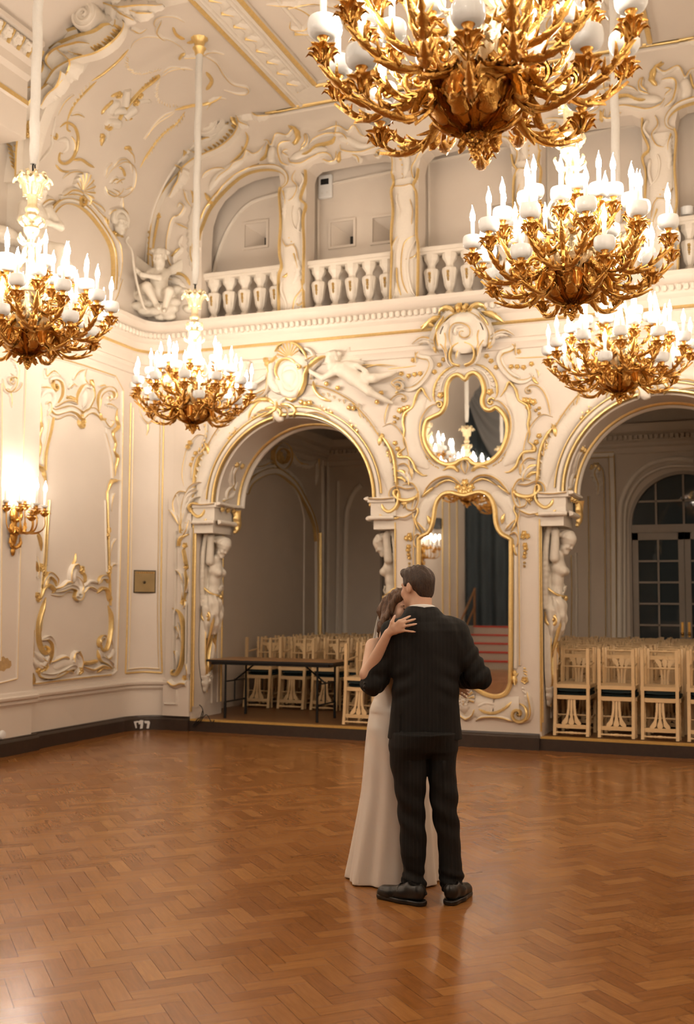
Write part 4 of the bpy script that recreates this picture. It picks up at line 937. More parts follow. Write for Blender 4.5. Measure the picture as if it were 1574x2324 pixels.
def sculpt_head(c, o, f, up=(0, 0, 1), s=1.0, fem=False, k=.012, ears=True):
    """head with brow, eye sockets, nose, lips, chin and ears; o = centre of the skull"""
    R = fr(f, up); P = lambda x, y, z: np.array(o)+s*(R[0]*x+R[1]*y+R[2]*z)
    c.ell(P(0, -.012, .025), s*np.array((.074, .095, .085)), .01, R=R); c.ell(P(0, .03, -.035), s*np.array((.062 if not fem else .057, .06, .075)), .03*s, R=R)
    c.cap(P(.035, .03, -.075), P(0, .07, -.103), .026*s, .022*s, .03*s); c.cap(P(-.035, .03, -.075), P(0, .07, -.103), .026*s, .022*s, .03*s)
    for g in (-1, 1):
        c.ell(P(g*.036, .068, -.03), s*np.array((.024, .02, .024)), .02*s, R=R)              # cheek
        c.cap(P(g*.012, .086, .022), P(g*.05, .072, .02), .010*s, .008*s, .014*s)             # brow
        c.ell(P(g*.031, .094, .004), s*np.array((.017, .016, .010)), .012*s, 's', R=R)         # socket
        c.ell(P(g*.031, .077, .004), s*np.array((.0125, .0125, .0115)), .003*s, R=R)           # eyeball under the lids
        if ears:
            c.ell(P(g*.077, -.01, -.008), s*np.array((.010, .019, .031)), .006*s, R=R); c.ell(P(g*.086, -.002, -.004), s*np.array((.006, .010, .017)), .005*s, 's', R=R)
    c.cap(P(0, .086, .012), P(0, .107, -.026), .0075*s, .0105*s, .012*s); c.ell(P(.011, .094, -.03), s*np.array((.008, .009, .007)), .006*s, R=R); c.ell(P(-.011, .094, -.03), s*np.array((.008, .009, .007)), .006*s, R=R)
    c.cap(P(-.02, .082, -.056), P(.02, .082, -.056), .0062*s, None, .008*s); c.cap(P(-.016, .081, -.068), P(.016, .081, -.068), .007*s, None, .008*s)
    c.cap(P(-.024, .094, -.062), P(.024, .094, -.062), .0022*s, None, .004*s, 's'); c.ell(P(0, .078, -.094), s*np.array((.018, .014, .013)), .014*s, R=R)
    return P, R
def sculpt_hand(c, wrist, knuckles, tips, thumb, r=.0082, k=.006, back=(0, 0, 0)):
    """palm and five bent fingers; knuckles/tips: four points each, thumb: three points"""
    w = np.array(wrist, float); kn = [np.array(p, float) for p in knuckles]; bk = np.array(back, float)
    for p in kn: c.cap(w+(p-w)*.12, p, .0150, .0115, .012)
    for i in range(3): c.cap(w+(kn[i]-w)*.5, w+(kn[i+1]-w)*.5, .0125, None, .012)
    for i, (p, t) in enumerate(zip(kn, tips)):
        t = np.array(t, float); m1 = p+(t-p)*.45+bk*.009; m2 = p+(t-p)*.76+bk*.006; rr = r*(1, 1.04, .98, .85)[i]
        c.cap(p, m1, rr*1.08, rr, k*.8); c.cap(m1, m2, rr, rr*.92, k*.5); c.cap(m2, t, rr*.92, rr*.72, k*.5)
    th = [np.array(p, float) for p in thumb]; c.cap(th[0], th[1], .0135, .0105, .012); c.cap(th[1], th[2], .0105, .0075, k*.6)
# ================================================================ the couple
# local frame: X to the photo's right, Y away from the camera, Z up; the base sits on the floor
MB0 = np.array(on_z(962, 2040, 0)); _X = np.array([cos(YAW), sin(YAW), 0]); _Y = np.array([-sin(YAW), cos(YAW), 0])
def ml(px, py, y=0.0):
    d = ray(px, py); t = (y+(MB0-CAM)@_Y)/(d@_Y); p = CAM+d*t-MB0; return np.array([p@_X, y, p[2]])
def mlz(px, py, z=0.0): p = on_z(px, py, z)-MB0; return np.array([p@_X, p@_Y, z])
def rows(src, y, ry, x=False):
    out = []
    for q in src.split(';'):
        py, l, r = [float(v) for v in q.split()[:3]]; a, b = ml(l, py, y), ml(r, py, y); rx = (b[0]-a[0])/2
        out.append([a[2], (a[0]+b[0])/2, y, rx, ry(rx) if callable(ry) else ry])
    return out
def skin_mat(nm, col):
    m = noisy(mat(nm, col, .45), 25, .07); b = m.node_tree.nodes['Principled BSDF']; b.inputs['Subsurface Weight'].default_value = .12; b.inputs['Subsurface Radius'].default_value = (.012, .004, .002); return m
M['skin_m'] = skin_mat('man_skin', (.62, .37, .25)); M['skin_w'] = skin_mat('woman_skin', (.70, .45, .32))
M['lips'] = mat('lips', (.38, .08, .06), .4); M['eye'] = mat('eye_dark', (.03, .018, .012), .2); M['nail'] = mat('nail', (.72, .5, .42), .25)
def suit_mat():
    m = mat('charcoal_pinstripe', (.022, .021, .020), .75); nt = m.node_tree; b = nt.nodes['Principled BSDF']; b.inputs['Specular IOR Level'].default_value = .25
    tc = nt.nodes.new('ShaderNodeTexCoord'); sp = nt.nodes.new('ShaderNodeSeparateXYZ'); nt.links.new(tc.outputs['Object'], sp.inputs[0])
    f = nt.nodes.new('ShaderNodeMath'); f.operation = 'MULTIPLY'; f.inputs[1].default_value = 1/.021; nt.links.new(sp.outputs[0], f.inputs[0])
    g = nt.nodes.new('ShaderNodeMath'); g.operation = 'FRACT'; nt.links.new(f.outputs[0], g.inputs[0])
    h = nt.nodes.new('ShaderNodeMath'); h.operation = 'LESS_THAN'; h.inputs[1].default_value = .10; nt.links.new(g.outputs[0], h.inputs[0])
    mx = nt.nodes.new('ShaderNodeMix'); mx.data_type = 'RGBA'; mx.inputs[6].default_value = (.0105, .0102, .0098, 1); mx.inputs[7].default_value = (.022, .020, .0185, 1); nt.links.new(h.outputs[0], mx.inputs[0]); nt.links.new(mx.outputs[2], b.inputs['Base Color'])
    n = nt.nodes.new('ShaderNodeTexNoise'); n.inputs['Scale'].default_value = 7; n.inputs['Detail'].default_value = 3; mp = nt.nodes.new('ShaderNodeMapping'); mp.inputs['Scale'].default_value = (1.6, 1, .7); nt.links.new(tc.outputs['Object'], mp.inputs[0]); nt.links.new(mp.outputs[0], n.inputs['Vector'])
    bp = nt.nodes.new('ShaderNodeBump'); bp.inputs['Strength'].default_value = .35; bp.inputs['Distance'].default_value = .03; nt.links.new(n.outputs[0], bp.inputs['Height']); nt.links.new(bp.outputs[0], b.inputs['Normal']); return m
M['suit'] = suit_mat(); M['shoe'] = mat('black_leather', (.012, .011, .010), .28)
def hair_mat(nm, c0, c1, st):
    m = mat(nm, c0, .5); nt = m.node_tree; b = nt.nodes['Principled BSDF']; tc = nt.nodes.new('ShaderNodeTexCoord'); mp = nt.nodes.new('ShaderNodeMapping'); mp.inputs['Scale'].default_value = st; nt.links.new(tc.outputs['Object'], mp.inputs[0])
    n = nt.nodes.new('ShaderNodeTexNoise'); n.inputs['Scale'].default_value = 1; n.inputs['Detail'].default_value = 4; n.inputs['Distortion'].default_value = .6; nt.links.new(mp.outputs[0], n.inputs['Vector'])
    r = nt.nodes.new('ShaderNodeValToRGB'); r.color_ramp.elements[0].position = .35; r.color_ramp.elements[0].color = (*c0, 1); r.color_ramp.elements[1].position = .7; r.color_ramp.elements[1].color = (*c1, 1); nt.links.new(n.outputs[0], r.inputs[0]); nt.links.new(r.outputs[0], b.inputs['Base Color'])
    bp = nt.nodes.new('ShaderNodeBump'); bp.inputs['Strength'].default_value = .8; bp.inputs['Distance'].default_value = .008; nt.links.new(n.outputs[0], bp.inputs['Height']); nt.links.new(bp.outputs[0], b.inputs['Normal']); return m
M['hair_m'] = hair_mat('dark_brown_hair', (.022, .010, .0055), (.060, .029, .014), (160, 160, 45)); M['hair_w'] = hair_mat('long_brown_hair', (.055, .024, .011), (.16, .075, .032), (130, 130, 14))
M['satin'] = noisy(mat('ivory_satin', (.86, .81, .74), .30), 3, .03); _b = M['satin'].node_tree.nodes['Principled BSDF']; _b.inputs['Sheen Weight'].default_value = .3
M['veil'] = translucent(mat('white_tulle', (.93, .91, .88), .7), (.93, .91, .88), .45)
# ---------------------------------------------------------------- man
man = thing('person', 'man in a dark pinstripe suit seen from behind, dancing close with a woman in white', 'person', MB0, YAW)
HO = ml(947, 1333, .05); HF = (-.62, .78, -.10); HU = (-.06, .12, 1)
elL, elR = ml(845, 1552, .02), ml(1087, 1537, -.02); shL, shR = ml(884, 1432, .0), ml(1042, 1428, .0)
wrL = elL+np.array([.10, .27, .06]); wrR = ml(1047, 1546, .17)
c = Clay((-.45, -.3, -.02), (.45, .45, 1.9), .0055)
P, R = sculpt_head(c, HO, HF, HU, 1.0)
c.cap(P(0, -.03, -.06), ml(955, 1395, .0), .056, .062, .03)
c.cap(ml(955, 1402, .01), shL+(0, 0, -.02), .055, .045, .03); c.cap(ml(955, 1402, .01), shR+(0, 0, -.02), .055, .045, .03)
c.loft(rows('1425 905 1020;1470 912 1020;1550 915 1018;1640 905 1022;1680 905 1020', .02, .085), .05)
for a, b, d in ((shL, elL, wrL), (shR, elR, wrR)):
    c.cap(a, b, .046, .036, .03); c.cap(b, d, .036, .026, .02)
hip = [ml(928, 1690, .01), ml(1000, 1690, .01)]; kn_ = [ml(938, 1862, .01), ml(1014, 1862, .01)]; an_ = [ml(944, 2000, .01), ml(1026, 1995, .01)]
for a, b, d in zip(hip, kn_, an_): c.cap(a, b, .065, .042, .03); c.cap(b, d, .042, .033, .02)
ftL, ftR = mlz(862, 2036, .04), mlz(1058, 2036, .04); [c.cap(q, q*(1, 1, 0)+(0, .0, .06), .03, .02, .01) for q in an_]
# right hand rests on her side, left hand on her back
kn = [wrR+np.array(q) for q in ((-.055, .045, .035), (-.065, .045, .014), (-.064, .04, -.008), (-.056, .032, -.028))]; tp = [p+np.array(q) for p, q in zip(kn, ((-.06, .03, .0), (-.068, .03, -.008), (-.062, .026, -.016), (-.048, .02, -.02)))]
sculpt_hand(c, wrR, kn, tp, (wrR+(-.01, .0, .022), wrR+(-.025, .0, .055), wrR+(-.04, .012, .08)))
kn = [wrL+np.array(q) for q in ((.045, .055, .03), (.055, .058, .01), (.054, .055, -.012), (.046, .048, -.032))]; tp = [p+np.array(q) for p, q in zip(kn, ((.065, .015, .01), (.072, .012, 0), (.068, .01, -.008), (.055, .005, -.015)))]
sculpt_hand(c, wrL, kn, tp, (wrL+(.005, .01, .02), wrL+(.02, .03, .052), wrL+(.04, .045, .072)))
c.obj('body', 'skin_m', man, 3)
# hair: short back and sides, longer and swept on top
h = Clay(HO-.17, HO+.17, .0045); PH = lambda x, y, z: HO+R[0]*x+R[1]*y+R[2]*z
h.ell(PH(0, -.014, .030), (.0795, .1, .090), .01, R=R); h.ell(PH(0, .012, .075), (.068, .082, .044), .02, R=R); h.ell(PH(0, .072, .088), (.055, .028, .024), .02, R=R); h.ell(PH(0, -.062, -.025), (.056, .036, .055), .02, R=R)
for g in (-1, 1): h.cap(PH(g*.073, .022, .02), PH(g*.072, .02, -.03), .007, .004, .01)
def cutf(X, Y, Z):
    x, y, z = X-HO[0], Y-HO[1], Z-HO[2]; f = R[1][0]*x+R[1][1]*y+R[1][2]*z; u = R[2][0]*x+R[2][1]*y+R[2][2]*z; sd = np.abs(R[0][0]*x+R[0][1]*y+R[0][2]*z)
    face = np.minimum(f-.045+.5*np.clip(-u, -.02, .08), .062-u); side = np.minimum(np.minimum(f+.030-.0*u, .005-u), sd-.03)
    nape = -.072-u
    return np.maximum(np.maximum(face, side), nape)
h.cut(cutf)
def strands(X, Y, Z):
    x, y, z = X-HO[0], Y-HO[1], Z-HO[2]; sd = R[0][0]*x+R[0][1]*y+R[0][2]*z; f = R[1][0]*x+R[1][1]*y+R[1][2]*z; u = R[2][0]*x+R[2][1]*y+R[2][2]*z
    return (.0022*np.sin(sd*210+f*45+3*np.sin(f*40))+.0016*np.sin(sd*120-f*150+u*60))*np.clip(u*14+.3, 0.15, 1.3)
h.push(HO-.17, HO+.17, strands); h.obj('hair', 'hair_m', man, 1)
# jacket
jk = Clay((-.46, -.28, .85), (.46, .42, 1.72), .0055)
JR = rows('1392 922 992;1402 903 1022;1414 884 1043;1430 877 1055;1455 881 1052;1490 888 1044;1540 892 1039;1590 889 1040;1640 884 1044;1692 876 1051', .0, lambda r: .07+.33*r)
for q in JR: q[2] = .02-.02*cos((q[0]-1.15)*4)
jk.loft(JR, .02, pw=2.35)
def sleeve(c_, a, b, d, r0, r1, r2):
    c_.cap(a, b, r0, r1, .035); c_.cap(b, d, r1*1.02, r2, .03)
sleeve(jk, shL+(.02, .0, -.02), elL, elL+(wrL-elL)*.93, .070, .061, .048); sleeve(jk, shR+(-.02, 0, -.02), elR, elR+(wrR-elR)*.86, .070, .059, .047)
jk.cap(shL+(.01, 0, .0), shL+(.05, 0, .02), .052, .05, .03); jk.cap(shR+(-.01, 0, .0), shR+(-.05, 0, .02), .052, .05, .03)
ncp = ml(957, 1391, .0)
for i in range(17):     # turned collar round the neck
    a = PI*(-.02+1.04*i/16)+PI; b_ = PI*(-.02+1.04*(i+1)/16)+PI
    q = lambda t: ncp+np.array([.074*cos(t), .072*sin(t)+.012, .006+.016*sin(-t)])
    jk.cap(q(a), q(b_), .0150, None, .012); q2 = lambda t: q(t)*1.0+np.array([.012*cos(t), .012*sin(t), -.026]); jk.cap(q2(a), q2(b_), .018, None, .02); q3 = lambda t: q(t)+np.array([.016*cos(t), .018*sin(t), -.05]); jk.cap(q3(a), q3(b_), .02, None, .03)
def wrinkles(X, Y, Z):
    w = 0
    for (a, b, wd, am, n) in ((shR, elR, .09, .006, 9), (elR, wrR, .09, .006, 8), (shL, elL, .09, .006, 9), (elL, wrL, .09, .006, 8)):
        ab = b-a; L = np.linalg.norm(ab); t = ((X-a[0])*ab[0]+(Y-a[1])*ab[1]+(Z-a[2])*ab[2])/L**2
        dd = np.sqrt((X-a[0]-t*ab[0])**2+(Y-a[1]-t*ab[1])**2+(Z-a[2]-t*ab[2])**2); e = np.clip(1-((t-.75 if n == 9 else t-.25)/.6)**2, 0, 1)*np.clip(1-dd/wd, 0, 1)
        w = w+am*2.6*np.sin(t*n*PI+X*40+Z*22)*e
    w = w+.006*np.sin(X*34+Z*9+2.2*np.sin(Z*8))*np.clip((Z-.95)*3, .2, 1)*np.exp(-((X-.0)/.25)**4)           # soft drag lines on the back
    for s_ in (-1, 1): w = w+.006*np.exp(-(((X-.06-s_*.13)+(Z-1.42)*s_*.35)/.017)**2)*np.exp(-((Z-1.42)/.1)**2)       # from the armholes
    w = w+.005*np.sin((Z+.45*np.abs(X-.0))*62)*np.exp(-((Z-1.16)/.10)**2)*np.exp(-((np.abs(X)-.13)/.07)**2)
    xs = ml(908, 1660, 0)[0]; w = w+.010*np.exp(-((X-xs)/.007)**2)*np.clip((1.02-Z)*20, 0, 1)                         # vent
    w = w+.0035*np.exp(-((X-ml(961, 1500, 0)[0])/.005)**2)                                                           # centre seam
    return w
jk.push((-.46, -.28, .85), (.46, .42, 1.72), wrinkles)
hem = ml(960, 1690, -.1)[2]
jk.cut(lambda X, Y, Z: hem-.006*np.sin(X*9)+.03*X-Z)
# hollow the skirt of the jacket a little so the hem reads as an edge
jk.loft([(hem-.05, ml(963, 1690)[0], .0, .185, .105), (hem+.02, ml(963, 1690)[0], 0, .183, .103), (hem+.07, ml(963, 1690)[0], 0, .12, .07)], .004, 's')
jk.obj('jacket', 'suit', man, 2)
bt = MB()
for i in range(3): bt.sphere(elL+(-.045, -.045-.01*i, -.03+.02*i), .007, 8)
bt.build('button', 'black', man)
sc = Clay(ncp-.14, ncp+.14, .005)
for i in range(24):
    a, b_ = 2*PI*i/24, 2*PI*(i+1)/24; q = lambda t: ncp+np.array([.066*cos(t), .064*sin(t)+.016, .020+.014*sin(-t)]); sc.cap(q(a), q(b_), .0125, None, .012); 
    q2 = lambda t: q(t)-(0, 0, .02); sc.cap(q2(a), q2(b_), .0125, None, .012)
sc.obj('shirt_collar', 'shirt', man)
sc = Clay(wrR-.12, wrR+.12, .005); dv = (wrR-elR)/np.linalg.norm(wrR-elR); sc.cap(wrR-dv*.05, wrR-dv*.012, .041, .038, .01); sc.cap(wrR-dv*.01, wrR+dv*.05, .033, None, .004, 's'); sc.obj('shirt_cuff', 'shirt', man)
# trousers
tr = Clay((-.36, -.25, .02), (.36, .3, 1.0), .0055)
LL = rows('1660 888 1030;1692 881 1000;1720 884 969;1754 889 968;1800 897 965;1846 903 963;1891 907 967;1937 908 967;1972 916 962;1990 912 963;2010 911 967;2028 911 969', .0, lambda r: r*.95+.012)
LR = rows('1660 905 1036;1692 940 1035;1720 967 1034;1754 971 1035;1800 974 1038;1846 979 1038;1891 990 1044;1937 995 1045;1972 995 1049;1992 997 1052;2008 1000 1050;2022 1003 1047', .0, lambda r: r*.95+.012)
def creases(ph):
    def f(an, Z, X, Y):
        return .0055*np.sin(Z*46+an*2+ph)*np.exp(-((Z-.46)/.16)**2)+.007*np.sin(Z*95+an*1.6+ph)*np.exp(-((Z-.09)/.07)**2)+.004*np.sin(Z*30-X*30+ph)*np.exp(-((Z-.72)/.12)**2)+.006*np.exp(-(np.minimum(np.abs(an+PI/2), .5)/.09)**2)*np.clip(Z*4, 0, 1)*(Z < .75)
    return f
tr.loft(LL[::-1], .012, fold=creases(0)); tr.loft(LR[::-1], .012, fold=creases(2.1))
tr.loft(rows('1640 893 1032;1660 890 1036;1700 889 1034', .0, .12), .03)
tr.obj('trousers', 'suit', man, 2)
# shoes
def shoe(heel, toe, nm):
    h, t = np.array(heel), np.array(toe); d = (t-h)/np.linalg.norm(t-h); sd = np.array([-d[1], d[0], 0]); L = np.linalg.norm(t-h)
    k = Clay(np.minimum(h, t)-(.09, .09, .0)-(0, 0, .01), np.maximum(h, t)+(.09, .09, .17), .005); q = lambda x, z, s=0: h+d*x*L+sd*s+np.array([0, 0, z])
    k.cap(q(.15, .055), q(.45, .05), .036, .038, .02); k.cap(q(.45, .05), q(.82, .038), .038, .036, .025); k.cap(q(.70, .036, .012), q(.88, .03), .032, .026, .02); k.cap(q(.16, .08), q(.30, .088), .034, .03, .03)
    k.ell(q(.22, .125), (.032, .032, .03), .01, 's'); k.cut(lambda X, Y, Z: .016-Z)
    u = k.obj(nm, 'shoe', man, 2)
    k = Clay(np.minimum(h, t)-(.09, .09, .01), np.maximum(h, t)+(.09, .09, .1), .005)
    k.cap(q(.13, .016), q(.45, .016), .041, .042, .02); k.cap(q(.45, .016), q(.86, .016), .045, .036, .02); k.cut(lambda X, Y, Z: np.maximum(.001-Z, Z-.026)); k.obj('sole', 'shoe', u, 1)
    b = MB(); b.tube([q(.5, .06, -.041), q(.5, .088, -.02), q(.5, .093, 0), q(.5, .088, .02), q(.5, .06, .041)], .006, 6); b.build('strap', 'shoe', u)
shoe(mlz(966, 2057), mlz(853, 2036), 'shoe'); shoe(mlz(1016, 2056), mlz(1064, 2029), 'shoe')
# ---------------------------------------------------------------- woman
wom = thing('person', 'long haired woman in white satin dress and veil with one hand on the suited man', 'person', MB0, YAW)
WY = .27
WO = ml(909, 1381, .22); WF = (.50, -.82, -.16); WU = (.24, .04, 1)
sh, el, wr = ml(846, 1466, .17), ml(834, 1530, .02), ml(880, 1437, -.10)
c = Clay((-.62, -.3, -.0), (.3, .6, 1.75), .0045)
P, R = sculpt_head(c, WO, WF, WU, .93, True)
nb = ml(884, 1452, .27); c.cap(P(0, -.03, -.06), nb, .042, .045, .03); c.cap(nb, sh+(.01, .0, -.01), .045, .042, .03); shr = ml(948, 1462, .34); c.cap(nb, shr, .045, .042, .03)
c.loft(rows('1470 862 938;1500 858 930;1540 862 924;1590 858 930;1640 852 938;1700 850 940', WY, .085), .05)
c.cap(sh, el, .043, .040, .02); c.ell(el, (.038, .04, .038), .02); c.cap(el, wr, .041, .0235, .015)
kn = [ml(906, 1410, -.150), ml(913, 1413.5, -.155), ml(915, 1421.5, -.155), ml(913, 1431, -.148)]; tp = [ml(931, 1398, -.135), ml(942, 1405, -.150), ml(945, 1416, -.152), ml(942, 1434, -.147)]
sculpt_hand(c, wr, kn, tp, (ml(885, 1428, -.118), ml(889, 1412, -.128), ml(895.5, 1398, -.122)), r=.0078, back=(0, -1, 0))
er = ml(985, 1530, .30); c.cap(shr, er, .042, .036, .02); c.cap(er, ml(1020, 1560, .22), .036, .022, .015); w2 = ml(1020, 1560, .22)
kn = [w2+np.array(q) for q in ((.05, -.02, .03), (.06, -.02, .01), (.06, -.018, -.01), (.05, -.012, -.028))]; sculpt_hand(c, w2, kn, [p+np.array((.045, -.005, -.03)) for p in kn], (w2+(.005, -.01, .018), w2+(.02, -.02, .045), w2+(.045, -.025, .055)))
for s_ in (-1, 1):
    a = ml(895+s_*22, 1700, WY); b = ml(890+s_*22, 1860, WY); d = np.array([b[0], WY+.02, .10]); c.cap(a, b, .07, .045, .03); c.cap(b, d, .045, .032, .02); c.cap(d, d+(0, -.06, -.06), .03, .022, .02)
bo = c.obj('body', ['skin_w', 'lips', 'nail'], wom, 3)
V = c.V; Q = c.Q; cen = V[Q].mean(1); mi = np.zeros(len(Q), np.int32); lp = np.array([(R @ (q-WO)) for q in cen])/.93
mi[(np.abs(lp[:, 0]) < .024) & (lp[:, 1] > .074) & (np.abs(lp[:, 2]+.062) < .0115-.25*np.abs(lp[:, 0]))] = 1
for t in tp: pass
for t in [ml(931, 1398, -.135), ml(942, 1405, -.150), ml(945, 1416, -.152), ml(942, 1434, -.147), ml(895.5, 1398, -.122)]: mi[np.linalg.norm(cen-(t+(.004, -.004, 0)), axis=1) < .0085] = 2
bo.data.polygons.foreach_set('material_index', mi)
ey = MB()
for g in (-1, 1):
    e0 = [P(g*(.031+x), .0915-abs(x)*.25, .004-.10*abs(x)) for x in np.linspace(-.013, .013, 7)]; ey.tube(e0, .0021, 5)
    ey.tube([P(g*(.031+x), .094-abs(x)*.35, .026-.25*abs(x)) for x in np.linspace(-.02, .02, 7)], .0022, 5)
ey.build('lashes', 'eye', wom)
# long wavy hair
h = Clay((-.62, -.15, 1.1), (.0, .55, 1.78), .005); PH = lambda x, y, z: WO+.93*(R[0]*x+R[1]*y+R[2]*z)
h.ell(PH(0, -.018, .032), (.078, .096, .088), .01, R=R)
for (pts, r0, r1) in (([PH(-.068, .03, .06), PH(-.080, .01, -.02), ml(882, 1392, .15), ml(870, 1408, .13), ml(866, 1424, .11), ml(870, 1438, .12)], .022, .014), ([PH(-.07, -.03, .05), PH(-.078, -.03, -.03), ml(876, 1396, .18), ml(866, 1414, .16), ml(863, 1430, .15), ml(868, 1450, .18)], .026, .015), ([PH(-.05, -.07, .03), PH(-.06, -.09, -.05), ml(882, 1425, .27), ml(880, 1470, .29), ml(880, 1520, .30)], .034, .022), ([PH(.06, -.05, .02), PH(.075, -.04, -.05), ml(930, 1430, .32), ml(935, 1480, .34)], .04, .025)):
    C_ = catmull(pts, .03)
    for i in range(len(C_)-1): t = i/len(C_); h.cap(C_[i], C_[i+1], r0+(r1-r0)*t, r0+(r1-r0)*(t+.02), .012)
def cutw(X, Y, Z):
    x, y, z = X-WO[0], Y-WO[1], Z-WO[2]; f = R[1][0]*x+R[1][1]*y+R[1][2]*z; u = R[2][0]*x+R[2][1]*y+R[2][2]*z; sd = np.abs(R[0][0]*x+R[0][1]*y+R[0][2]*z)
    return np.minimum(np.minimum(f-.028-.55*np.clip(u, 0, .1), .105-np.abs(u)), .060-sd+.012)
h.cut(cutw); h.push((-.62, -.15, 1.1), (0, .55, 1.78), lambda X, Y, Z: .0028*np.sin(X*190+Z*30+2.5*np.sin(Z*26))+.0018*np.sin(Y*170-Z*22))
h.obj('hair', 'hair_w', wom, 1)
# dress
dr = Clay((-.66, -.22, .0), (.34, .72, 1.42), .0065)
DR = rows('1478 858 940;1500 852 938;1540 853 930;1570 851 929;1597 846 932;1612 839 945;1650 832 955;1700 827 966;1750 824 973;1800 820 980;1850 813 986;1900 805 991;1950 797 996;1990 790 1001;2012 787 1004;2026 790 1006', WY, lambda r: .05+.55*r)
for q in DR: q[4] = min(q[4], .30); q[2] = WY+max(0, (.9-q[0]))*.12
dr.loft(DR[::-1], .01, pw=2.0, fold=lambda an, Z, X, Y: np.clip((1.0-Z), 0, 1)**1.3*(.014*np.sin(an*7+.6+Z*.8)+.008*np.sin(an*13+2-Z*1.5))+.006*np.sin(Z*26+an*2.5+X*9)*np.exp(-((Z-.86)/.16)**2)*np.exp(-((an+2.2)/.9)**2))
dr.cut(lambda X, Y, Z: .006-Z); dr.push((-.66, -.22, 0), (.34, .72, 1.42), lambda X, Y, Z: np.where((Z < 1.24), 0, 0)+.0)
dr.loft([(ml(850, 1614, WY)[2], ml(888, 1600, WY)[0], WY, .128, .115), (ml(850, 1600, WY)[2], ml(888, 1600, WY)[0], WY, .118, .108), (ml(850, 1588, WY)[2], ml(888, 1600, WY)[0], WY, .104, .098)], .006)   # folded waist
dr.obj('dress', 'satin', wom, 2)
st = MB(); st.tube([ml(857, 1480, .18), ml(850, 1452, .19), ml(856, 1447, .26), ml(862, 1470, .34)], .006, 6, flat=.5); st.build('dress_strap', 'satin', wom)
rg = MB(); a, b = ml(915, 1421.5, -.155), ml(945, 1416, -.152); o_ = a+(b-a)*.30; d = (b-a)/np.linalg.norm(b-a); u = np.cross(d, (0, 1, 0)); u /= np.linalg.norm(u); v = np.cross(d, u)
rg.tube([o_+.0092*(cos(t)*u+sin(t)*v) for t in np.linspace(0, 2*PI, 17)], .0017, 6); rg.build('ring', 'brass', wom)
# veil hanging from the back of her head
vl = MB(); nu, nv = 22, 16; top = PH(-.02, -.06, .085); grid = []
for j in range(nv+1):
    t = j/nv
    for i in range(nu+1):
        s_ = i/nu; a = PI*(.05+.95*s_)
        py = 1345+t*190; pl = np.interp(py, [1345, 1370, 1400, 1430, 1460, 1500, 1540], [889, 868, 857, 850, 845, 842, 845]); 
        e = ml(pl, py, .30); ctr = np.array([ml(905, py, .3)[0], .32, e[2]]); rx = ctr[0]-e[0]
        grid.append(ctr+np.array([-rx*sin(a*.93+.1), rx*.75*-cos(a)*.6+.05+.012*sin(s_*26), .0]))
vl.add(grid, [(j*(nu+1)+i, j*(nu+1)+i+1, (j+1)*(nu+1)+i+1, (j+1)*(nu+1)+i) for j in range(nv) for i in range(nu)])
vo = vl.build('veil', 'veil', wom, True, 180); sm = vo.modifiers.new('thick', 'SOLIDIFY'); sm.thickness = .002
# ================================================================ carved and gilded work, end wall below the cornice
def glass_panel(name, outline, mname, y0, y1, parent):
    P = [on_y(x, y, YB) for x, y in outline]; P = catmull(P, .02, True); m = MB(); m.prism([(p[0], p[2]) for p in P], lambda u, v, k: (u, y1 if k else y0, v)); return m.build(name, mname, parent, False)
SEC[0] = 'U'
up_out = '770 715 800 672 850 655 900 690 930 755 938 830 922 890 928 945 962 985 1005 985 1040 965 1090 1000 1130 1060 1148 1130 1142 1220 1112 1310 1060 1390 985 1450 905 1472 840 1462 800 1425 760 1425 715 1440 690 1462 620 1475 545 1450 475 1390 425 1310 402 1230 405 1150 430 1080 490 1045 555 1010 592 945 600 880 600 810 615 745 650 695 700 672 738 690'
mu = glass_panel('wall_mirror', parse(up_out), 'mirror', YB-.012, YB-.006, None); tag(mu, 'trefoil-shaped wall mirror in a gold moulded frame between the two arches', 'mirror')
f = Relief(m_back); f.rb(up_out, .062, .05, 'G', closed=True); f.build('mirror_frame', parent=mu)
r = Relief(m_depth(YB-.11), AX)       # crest standing forward of the cornice; right half traced, left half mirrored
r.rb('880 170 930 280 900 420', .22, .04, 'C')
r.rb('760 100 850 110 930 170 990 250 1012 330 995 400 960 445', .065, .07, 'L')
r.rb('800 130 880 180 930 260 940 330', .035, .04, 'C')
r.rb('770 388 830 415 855 490 830 560 768 590', .032, .055, 'G', 'n'); r.rb('860 400 890 470 880 540 850 580', .03, .04, 'C'); r.rb('905 250 885 330 890 400 870 470', .045, .05, 'K'); r.rb('950 350 900 430 880 520', .045, .05, 'K')
r.leaf('775 120 770 80 790 52 800 40', .09, .10, 'G', 4); r.leaf('800 110 840 70 890 50 940 65 955 100', .085, .09, 'G', 5); r.leaf('930 120 1000 130 1060 165 1120 210', .08, .08, 'G', 5); r.leaf('900 130 960 200 990 260', .05, .07, 'G', 4)
r.leaf('1000 330 1060 290 1130 280 1210 320', .06, .05, 'K', 5); r.leaf('1000 360 1070 320 1150 320', .05, .05, 'C', 4); r.leaf('980 440 1000 390 1030 370', .05, .05, 'G', 4)
r.build('trim_46')
r = Relief(m_back, AX)
r.rb('1050 385 1110 345 1180 365 1202 420 1160 450 1100 470 1070 540 1110 630 1190 710 1270 738 1340 718 1372 680 1340 660', .06, .045, 'R'); r.rb('1120 420 1085 480 1110 580 1180 660 1260 700', .05, .03, 'C'); r.frill('1050 385 1110 345 1180 365', 7, .03, -1, 'C')
r.rb('1215 520 1300 520 1400 515 1500 510', .014, .012); r.rb('1170 380 1215 430 1220 500', .04, .04, 'K')
